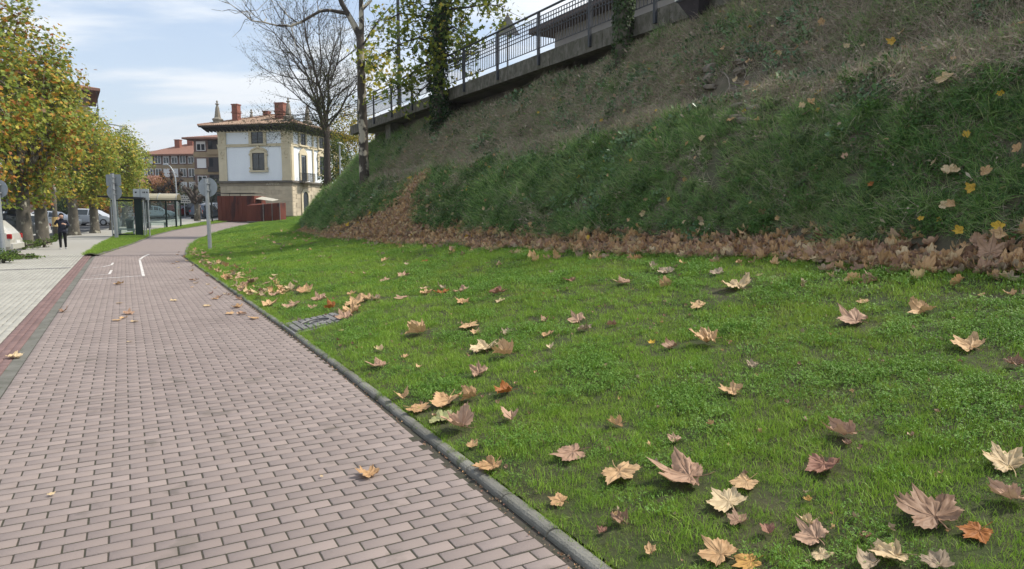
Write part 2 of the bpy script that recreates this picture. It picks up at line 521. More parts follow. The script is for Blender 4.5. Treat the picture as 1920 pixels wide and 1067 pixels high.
# --- road and parking on the left
m_asph = M('asphalt', (0.085, 0.088, 0.092), (0.062, 0.063, 0.066), 0.9, 0.35, 0.25, world=True, bscale=60, spots=((0.12, 0.12, 0.12), 0.5, 0.60))
ys = np.concatenate([np.arange(-8, 34, 6.0), np.arange(34, 138, 2.0)])
structure(obj('road', strip('road', ys, lambda y: np.full_like(y, -160.0), lambda y: SL(np.minimum(y, 108)) + 0.12, -0.07, m_asph)), 'grey asphalt street and parking beyond the plane trees')
m_line = M('road_paint', (0.62, 0.62, 0.60), (0.45, 0.45, 0.44), 0.7, 8, world=True)

# --- terrain: lawn and embankment
m_soil = M('lawn_soil', (0.035, 0.05, 0.014), (0.06, 0.055, 0.028), 0.95, 1.3, 0.6, world=True, bscale=25)
m_bank = M('bank_soil', (0.14, 0.115, 0.085), (0.085, 0.085, 0.05), 0.95, 1.1, 0.9, world=True, bscale=14)
vv = np.concatenate([np.linspace(0, 1, 26)])
ug, vg = np.meshgrid(UU, vv, indexing='ij')
lawn = structure(obj('lawn', grid_mesh('lawn', lawn_pos(ug, vg), m_soil)), 'sloping green lawn between the path and the bank')
dd = np.concatenate([np.arange(0, 5.5, 0.12), [5.6, 6.0, 6.5, 7.2, 9, 14, 25, 60]])
ug, dg = np.meshgrid(UU, dd, indexing='ij')
bank = structure(obj('embankment', grid_mesh('embankment', bank_pos(ug, dg), m_bank)), 'steep overgrown embankment below the walkway')
_tv, _tf = [], []
for o in (lawn, bank):
    off = len(_tv); _tv += [v.co.copy() for v in o.data.vertices]
    _tf += [tuple(i + off for i in p.vertices) for p in o.data.polygons]
BVH = BVHTree.FromPolygons(_tv, _tf)
def LP(px, py):
    """where the view through (px, py) meets lawn or bank"""
    h = BVH.ray_cast(Vector((0, 0, CAM_Z)), ray(px, py).normalized())
    return (h[0], h[1] if h[1].z > 0 else -h[1]) if h[0] is not None else (GP(px, py), Vector((0, 0, 1)))
def ground_z(x, y):
    h = BVH.ray_cast(Vector((x, y, 40)), Vector((0, 0, -1)))
    return h[0].z if h[0] is not None else gf(y)

# --- path: sand bed with bricks laid across, brickwork sheet beyond
m_sand = M('joint_sand', (0.058, 0.048, 0.040), (0.045, 0.046, 0.030), 0.95, 9, 0.4, world=True)
m_brick = M('path_brick', (0.272, 0.226, 0.206), (0.225, 0.184, 0.170), 0.85, 0.35, 0.5, world=True, bscale=140, tint=0.10, spots=((0.19, 0.16, 0.143), 2.6, 0.63))
def brick_sheet_mat():
    m, nt, N, L, out = newmat('far_brickwork')
    b = N.new('ShaderNodeBsdfPrincipled'); setin(b, 'Roughness', 0.85); L.new(b.outputs[0], out.inputs[0])
    at = N.new('ShaderNodeAttribute'); at.attribute_name = 'lay'
    br = N.new('ShaderNodeTexBrick'); br.inputs['Scale'].default_value = 1.0
    br.inputs['Brick Width'].default_value = 0.2; br.inputs['Row Height'].default_value = 0.1
    br.inputs['Mortar Size'].default_value = 0.008
    br.inputs['Color1'].default_value = (0.272, 0.226, 0.206, 1); br.inputs['Color2'].default_value = (0.235, 0.192, 0.178, 1); br.inputs['Mortar'].default_value = (0.10, 0.08, 0.07, 1)
    L.new(at.outputs['Vector'], br.inputs['Vector']); L.new(br.outputs[0], b.inputs['Base Color'])
    return m
m_brickfar = brick_sheet_mat()
Y_SPLIT = 27.2
ys = np.concatenate([np.arange(-2, Y_SPLIT, 1.0), [Y_SPLIT]])
path = structure(obj('path', strip('path', ys, lambda y: PL(y) - 0.02, lambda y: K(y) - 0.05, -0.0042, m_sand)), 'brick paved path curving into the distance')
ys = np.arange(Y_SPLIT - 0.35, 108, 0.5)
k = np.linspace(0, 1, 9)
X = PL(ys)[:, None] * (1 - k) + (K(ys) - 0.04)[:, None] * k
Yg = np.repeat(ys[:, None], 9, 1)
arc = np.concatenate([[0], np.cumsum(np.hypot(np.diff(PL(ys)), np.diff(ys)))])
lay = np.stack([(X - PL(ys)[:, None]) * 0.9, np.repeat(arc[:, None], 9, 1) , 0 * X], -1)
obj('far_brickwork', grid_mesh('far_brickwork', np.stack([X, Yg, g(Yg) - 0.003], -1), m_brickfar, False, {'lay': ('FLOAT_VECTOR', lay.reshape(-1, 3).astype(np.float32))}), path)['kind'] = 'stuff'

def paver_template(L_, W_, dep=0.03, ch=0.004):
    a, b = L_ / 2, W_ / 2
    v = []
    for (ia, z) in ((0, -dep), (0, -ch), (ch, 0)):
        v += [(-a + ia, -b + ia, z), (a - ia, -b + ia, z), (a - ia, b - ia, z), (-a + ia, b - ia, z)]
    f = [(8, 9, 10, 11)]
    for kk in (0, 4):
        for i in range(4):
            j = (i + 1) % 4; f.append((kk + i, kk + j, kk + 4 + j, kk + 4 + i))
    return np.array(v, float), np.array(f, int)
def lay_pavers(parent, name, rest_name, pieces, mat, chamfer=0.004, nbig=300, label=None):
    """pieces: (s, t, length across t, width along s) in path coordinates; the nearest become single objects, the rest one mesh"""
    P = np.array(pieces)
    xy = np.stack([-S_ * P[:, 0] + C_ * P[:, 1], C_ * P[:, 0] + S_ * P[:, 1]], 1)
    d = np.hypot(xy[:, 0], xy[:, 1])
    px = 960 + 1280 * xy[:, 0] / np.maximum(xy[:, 1], 0.1)
    py = 533.5 + 1280 * (CAM_Z / np.maximum(xy[:, 1], 0.1) - 0.1043)
    vis = (xy[:, 1] > 1.5) & (px > -60) & (px < 1980) & (py < 1120)
    order = np.argsort(np.where(vis, d, 1e6 + d))
    big = order[:nbig]; rest = order[nbig:]
    cache = {}
    for i in big:
        s, t, l, w = P[i]
        key = (round(l, 3), round(w, 3), random.randrange(7))
        if key not in cache:
            v, f = paver_template(l, w, ch=chamfer)
            cache[key] = np_mesh(name, v, f, mat, False, {'tint': ('FLOAT', np.full(len(v), random.random(), np.float32))})
        obj(name, cache[key], parent, (xy[i, 0], xy[i, 1], gf(xy[i, 1]) + random.uniform(-0.0022, 0.0014)), (random.gauss(0, 0.004), random.gauss(0, 0.004), TH + random.gauss(0, 0.006)))
    V = []; F = []; T = []
    off = 0
    for i in rest:
        s, t, l, w = P[i]
        v, f = paver_template(l, w, ch=chamfer)
        a = TH + random.gauss(0, 0.006)
        ca, sa = math.cos(a), math.sin(a)
        z = gf(xy[i, 1]) + random.uniform(-0.0022, 0.0014)
        vx = v[:, 0] * ca - v[:, 1] * sa + xy[i, 0]; vy = v[:, 0] * sa + v[:, 1] * ca + xy[i, 1]
        V.append(np.stack([vx, vy, v[:, 2] + z + v[:, 0] * random.gauss(0, 0.004)], 1)); F.append(f + off); off += len(v)
        T.append(np.full(len(v), random.random(), np.float32))
    o = obj(rest_name, np_mesh(rest_name, np.concatenate(V), np.concatenate(F), mat, False, {'tint': ('FLOAT', np.concatenate(T))}), parent)
    o['kind'] = 'stuff'
    return o
pcs = []
row = 0
s = -1.6
while s < 31.2:
    t = -1.05 + (0.1 if row % 2 else 0.0)
    yk = C_ * s + 1.0 * S_
    # kerb side limit in t
    tk = 1.86 + (2.0 - 1.86) * min(max((yk - 3) / 4, 0), 1) - 0.115
    if yk > 24: tk = min(tk, (to_st(float(K(yk + 0.3)), yk + 0.3))[1] - 0.115)
    if row % 2: pcs.append((s, -1.0, 0.091, 0.0885))
    while t + 0.05 < tk:
        l = min(0.2, tk - t)
        if l > 0.045: pcs.append((s, t + l / 2, l - 0.0075, 0.0885))
        t += 0.2
    row += 1; s += 0.1
lay_pavers(path, 'brick', 'brick_remainder', pcs, m_brick, 0.004)

# painted marks on the path
m_white = M('path_paint', (0.66, 0.65, 0.62), (0.33, 0.29, 0.27), 0.75, 9, world=True, lo=0.38, hi=0.68)
def ribbon(pts, w, z):
    mb = MB(); n = len(pts); L_ = []
    for i in range(n):
        a = Vector(pts[max(i - 1, 0)]); b = Vector(pts[min(i + 1, n - 1)])
        d = (b - a).normalized(); q = Vector((-d.y, d.x)) * w / 2; p = Vector(pts[i])
        L_.append(((p + q).x, (p + q).y, gf(p.y) + z)); L_.append(((p - q).x, (p - q).y, gf(p.y) + z))
    mb.add(L_, [(2 * i, 2 * i + 1, 2 * i + 3, 2 * i + 2) for i in range(n - 1)])
    return mb
def px_line(pp): return [tuple(GP(*p).xy) for p in pp]
for pp, w in (([(152, 525), (210, 521), (264, 517.5)], 0.08), ([(269, 518), (266, 505), (262, 488)], 0.07), ([(262, 487), (268, 482), (279, 477)], 0.08),
              ([(174, 502), (195, 500), (209, 497), (212, 493)], 0.06), ([(171, 517), (190, 515.5), (205, 514), (209, 507)], 0.06)):
    o = ribbon(px_line(pp), w, 0.0045).build('painted_line', m_white, path)

# --- concrete edging strip, red brick band, pale pavement on the left of the path
m_conc = M('concrete', (0.20, 0.195, 0.172), (0.125, 0.123, 0.104), 0.9, 2.5, 0.5, world=True, bscale=80, tint=0.14, spots=((0.10, 0.105, 0.07), 7.0, 0.60))
ys = np.arange(-2, 34, 1.0)
def off_edge(f, dx): return lambda y: f(y) + dx
edging = structure(obj('edging_strip', strip('edging_strip', ys[ys <= 27], lambda y: PL(y) - 0.150, lambda y: PL(y) - 0.005, -0.004, m_conc)), 'flush concrete edging between brick path and pavement')
m_red = M('red_brick', (0.20, 0.13, 0.12), (0.16, 0.105, 0.098), 0.85, 1.5, 0.3, world=True, bscale=110, tint=0.15)
band = structure(obj('brick_band', strip('brick_band', ys[ys <= 33], lambda y: SR(y) - 0.02, lambda y: PL(y) - 0.14, -0.014, m_sand)), 'narrow red brick band beside the pavement')
pcs = []
for c in range(3):
    for r_ in range(330):
        pcs.append((-0.5 + r_ * 0.1 + (0.05 if c == 1 else 0), -1.185 - 0.0435 - c * 0.0885 , 0.082, 0.0935))
lay_pavers(band, 'red_brick', 'red_brick_remainder', pcs, m_red, 0.004, nbig=180)
m_pave = M('pale_paver', (0.35, 0.34, 0.30), (0.285, 0.278, 0.245), 0.9, 0.6, 0.3, world=True, bscale=90, tint=0.07, spots=((0.29, 0.28, 0.245), 0.9, 0.62))
def pave_sheet_mat():
    m, nt, N, L, out = newmat('far_paving')
    b = N.new('ShaderNodeBsdfPrincipled'); setin(b, 'Roughness', 0.9); L.new(b.outputs[0], out.inputs[0])
    ge = N.new('ShaderNodeNewGeometry'); nz = N.new('ShaderNodeTexNoise'); nz.inputs['Scale'].default_value = 0.6; L.new(ge.outputs['Position'], nz.inputs[0])
    mx = N.new('ShaderNodeMix'); mx.data_type = 'RGBA'; L.new(nz.outputs[0], mx.inputs[0]); mx.inputs[6].default_value = (0.31, 0.30, 0.27, 1); mx.inputs[7].default_value = (0.31, 0.30, 0.27, 1)
    L.new(mx.outputs[2], b.inputs['Base Color'])
    return m
ys = np.concatenate([np.arange(-2, 27, 1.0), [27.0]])
pavement = structure(obj('pavement', strip('pavement', ys, SL, SR, -0.010, m_sand)), 'pale paved pavement beside the plane trees')
mb_far = strip('far_paving', np.arange(26.8, 108, 1.0), SL, SR, -0.002, pave_sheet_mat(), 6)
obj('far_paving', mb_far, pavement)['kind'] = 'stuff'
pcs = []
for c in range(26):
    t = -1.455 - 0.05 - c * 0.1
    s0 = 4.0 + (0.2 if c % 2 else 0.0)
    s = s0
    while s < 33.0:
        if not (24.45 < s + 0.2 and s - 0.2 < 24.75) or True:
            pcs.append((s, t, 0.092, 0.394))
        s += 0.4
lay_pavers(pavement, 'paver', 'paver_remainder', pcs, m_pave, 0.004, nbig=250)
# step down to the road
mb = MB()
ysk = np.arange(-2, 106, 1.0)
for a, b in zip(ysk[:-1], ysk[1:]):
    xa, xb = float(SL(a)), float(SL(b))
    za, zb_ = gf(a), gf(b)
    mb.add([(xa, a, za - 0.12), (xb, b, zb_ - 0.12), (xb, b, zb_ + 0.004), (xa, a, za + 0.004), (xa - 0.14, a, za - 0.12), (xb - 0.14, b, zb_ - 0.12), (xb - 0.14, b, zb_ + 0.004), (xa - 0.14, a, za + 0.004)],
           [(2, 3, 7, 6), (4, 5, 6, 7), (0, 1, 2, 3)])
structure(mb.build('road_kerb', m_conc), 'concrete kerb along the road')

# --- kerb of rounded half-metre stones between path and lawn
kerb = structure(obj('kerb', strip('kerb', np.arange(-2, 90, 1.0), lambda y: K(y) - 0.095, lambda y: K(y) - 0.005, -0.008, m_conc)), 'low rounded concrete kerb between the brick path and the lawn')
prof = [(-0.045, -0.05), (-0.045, 0.010), (-0.040, 0.023), (-0.026, 0.033), (0.0, 0.037), (0.026, 0.033), (0.040, 0.023), (0.045, 0.010), (0.045, -0.05)]
kv = MB()
L2 = 0.2460
vs = [(x, y, z) for y in (-L2, -L2 + 0.006, L2 - 0.006, L2) for x, z in [((a * 0.95, b - 0.004) if abs(y) == L2 else (a, b)) for a, b in prof]]
n = len(prof)
kv.add(vs, [(r_ * n + i, r_ * n + i + 1, (r_ + 1) * n + i + 1, (r_ + 1) * n + i) for r_ in range(3) for i in range(n - 1)] + [tuple(range(n)), tuple(range(4 * n - 1, 3 * n - 1, -1))])
kmeshes = []
for i in range(5):
    me = kv.mesh('kerbstone', m_conc, False)
    a = me.attributes.new('tint', 'FLOAT', 'POINT'); a.data.foreach_set('value', np.full(len(me.vertices), random.random(), np.float32))
    kmeshes.append(me)
yy = -1.0
arcY = np.arange(-1, 70, 0.01); arcX = K(arcY) - 0.05
al = np.concatenate([[0], np.cumsum(np.hypot(np.diff(arcX), np.diff(arcY)))])
for i in range(int(al[-1] / 0.5)):
    q = i * 0.5 + 0.25
    x = float(np.interp(q, al, arcX)); y = float(np.interp(q, al, arcY))
    x2 = float(np.interp(q + 0.2, al, arcX)); y2 = float(np.interp(q + 0.2, al, arcY))
    obj('kerbstone', kmeshes[random.randrange(5)], kerb, (x, y, gf(y) + random.uniform(-0.004, 0.004)), (random.gauss(0, 0.006), random.gauss(0, 0.012), math.atan2(-(x2 - x), y2 - y) + random.gauss(0, 0.006)))

# --- far verge between path and pavement
def wedge_pos(y, v):
    xl = np.asarray(SR(y)); xr = np.asarray(PL(y)) - 0.1
    return np.stack([xl + (xr - xl) * v, y, g(y) + 0.03 + 0.05 * np.sin(np.pi * v)], -1)
ys = np.arange(26.6, 100, 0.5)
yg, vg = np.meshgrid(ys, np.linspace(0, 1, 7), indexing='ij')
verge = structure(obj('verge', grid_mesh('verge', wedge_pos(yg, vg), m_soil)), 'grass verge between path and bus shelters')
vk = MB()
for a, b in zip(ys[:-1], ys[1:]):
    xa, xb = float(PL(a)) - 0.1, float(PL(b)) - 0.1; za, zb_ = gf(a), gf(b)
    vk.add([(xa, a, za - .05), (xb, b, zb_ - .05), (xb, b, zb_ + .045), (xa, a, za + .045), (xa + .095, a, za - .05), (xb + .095, b, zb_ - .05), (xb + .095, b, zb_ + .045), (xa + .095, a, za + .045)], [(3, 2, 6, 7), (4, 5, 6, 7), (0, 1, 2, 3)])
structure(vk.build('verge_kerb', m_conc), 'thin concrete kerb along the verge')

# --- distant hills
m_hill = M('hill_woods', (0.035, 0.06, 0.025), (0.06, 0.075, 0.035), 0.95, 0.012, world=True)
hx = np.linspace(-3200, 2200, 150); hyy = np.linspace(0, 1, 14)
hxg, hv = np.meshgrid(hx, hyy, indexing='ij')
ridge = 275 + 90 * (fbm(hxg / 520.0, 0 * hxg, 51) - 0.5) * 2 + 16 * (fbm(hxg / 60.0, hv * 3, 77) - 0.5)
ridge = ridge * np.interp(hxg, [-3200, -1500, -800, 2200], [1.15, 1.0, 0.9, 0.8])
hz_ = ridge * np.sin(hv * math.pi / 2) ** 1.2 + 3
structure(obj('hill', grid_mesh('hill', np.stack([hxg, 1900 + hv * 900 + 60 * np.sin(hxg / 300), hz_], -1), m_hill)), 'wooded hills far behind the town')

# ================================================================== GRASS, LEAVES, BANK COVER
def blades(n, rad, h0, h1, w, lean, segs, droop, seed, lean_dir=None):
    r = np.random.default_rng(seed)
    V = []; F = []; off = 0
    for i in range(n):
        q = r.uniform(0, 2 * math.pi); rr = rad * math.sqrt(r.uniform())
        b = np.array([rr * math.cos(q), rr * math.sin(q), -0.01])
        yaw = r.uniform(0, 2 * math.pi) if lean_dir is None else r.normal(lean_dir, 0.9)
        d = np.array([math.cos(yaw), math.sin(yaw), 0]); sd_ = np.array([-d[1], d[0], 0])
        tw = r.uniform(-0.8, 0.8); sd_ = sd_ * math.cos(tw) + d * math.sin(tw)
        h = r.uniform(h0, h1); le = r.uniform(0.1, 1) * lean; ww = w * r.uniform(0.7, 1.25)
        for k in range(segs + 1):
            u = k / segs
            p = b + d * (le * h * u ** 1.7) + np.array([0, 0, h * u * (1 - droop * u * le)])
            wk = ww * (1 - u ** 1.6) + ww * 0.06
            V.append(p - sd_ * wk / 2); V.append(p + sd_ * wk / 2)
        for k in range(segs):
            F.append((off + 2 * k, off + 2 * k + 1, off + 2 * k + 3, off + 2 * k + 2))
        off += 2 * (segs + 1)
    return np.array(V), np.array(F)
G1 = [(0.17, 0.31, 0.034), (0.22, 0.37, 0.042), (0.28, 0.42, 0.055), (0.19, 0.33, 0.038)]
m_grass = foliage_mat('lawn_grass', G1, 0.32, 0.5, patch=((0.25, 0.33, 0.05), 0.55, 0.48, 0.70, 0.6))
m_clover = foliage_mat('clover_leaf', [(0.12, 0.25, 0.04), (0.15, 0.29, 0.045), (0.18, 0.32, 0.055)], 0.3, 0.5)
m_thatch = foliage_mat('dry_thatch', [(0.22, 0.20, 0.09), (0.28, 0.23, 0.12), (0.16, 0.16, 0.05)], 0.3, 0.8)
def mixmesh(name, parts, mats):
    V = []; F = []; MI = []; off = 0
    for i, (v, f) in enumerate(parts):
        V.append(v); F.append(f + off); MI.append(np.full(len(f), i)); off += len(v)
    return np_mesh(name, np.concatenate(V), np.concatenate(F), mats, False, None, np.concatenate(MI))
gp = []
for i in range(7):
    a = blades(52, 0.085, 0.014, 0.056, 0.0029, 0.95, 2, 0.35, 100 + i)
    b = blades(5, 0.085, 0.012, 0.04, 0.003, 1.3, 2, 0.5, 300 + i)
    gp.append(mixmesh('grass_tuft', [a, b], [m_grass, m_thatch]))
COLL_GRASS = proto_collection('grass_tuft', gp)
def leaflets(n, rad, size, h0, h1, seed, tri=True, fold=0.25, tilt=0.5):
    r = np.random.default_rng(seed); V = []; F = []; off = 0
    for i in range(n):
        q = r.uniform(0, 6.283); rr = rad * math.sqrt(r.uniform())
        c = np.array([rr * math.cos(q), rr * math.sin(q), r.uniform(h0, h1)])
        y0 = r.uniform(0, 6.283); tl = r.normal(0, tilt, 2)
        for k in range(3 if tri else 1):
            y = y0 + k * 2.1; s = size * r.uniform(0.7, 1.25)
            d = np.array([math.cos(y), math.sin(y), tl[0] * math.cos(y) + tl[1] * math.sin(y)]); e = np.array([-math.sin(y), math.cos(y), 0])
            up = np.array([0, 0, fold * s])
            V += [c, c + d * s * 0.55 + e * s * 0.45 + up, c + d * s, c + d * s * 0.5 - up * 0.3, c + d * s * 0.55 - e * s * 0.45 + up]
            F += [(off, off + 3, off + 2, off + 1), (off, off + 4, off + 2, off + 3)]
            off += 5
    return np.array(V), np.array(F)
cp = []
for i in range(5):
    a = leaflets(30, 0.095, 0.0085, 0.012, 0.04, 500 + i)
    b = blades(22, 0.09, 0.02, 0.05, 0.003, 0.8, 2, 0.3, 520 + i)
    cp.append(mixmesh('clover_tuft', [a, b], [m_clover, m_grass]))
COLL_CLOVER = proto_collection('clover_tuft', cp)

def in_view(P, mx=420, my=420):
    Y = np.maximum(P[:, 1], 0.05)
    cp, sp = math.cos(PITCH), math.sin(PITCH)
    dz = P[:, 2] - CAM_Z
    zc = P[:, 1] * cp - dz * sp; yc = P[:, 1] * sp + dz * cp
    px = 960 + 1280 * P[:, 0] / np.maximum(zc, 0.05); py = 533.5 - 1280 * yc / np.maximum(zc, 0.05)
    return (zc > 0.3) & (px > -mx) & (px < 1920 + mx) & (py > -my) & (py < 1067 + my)
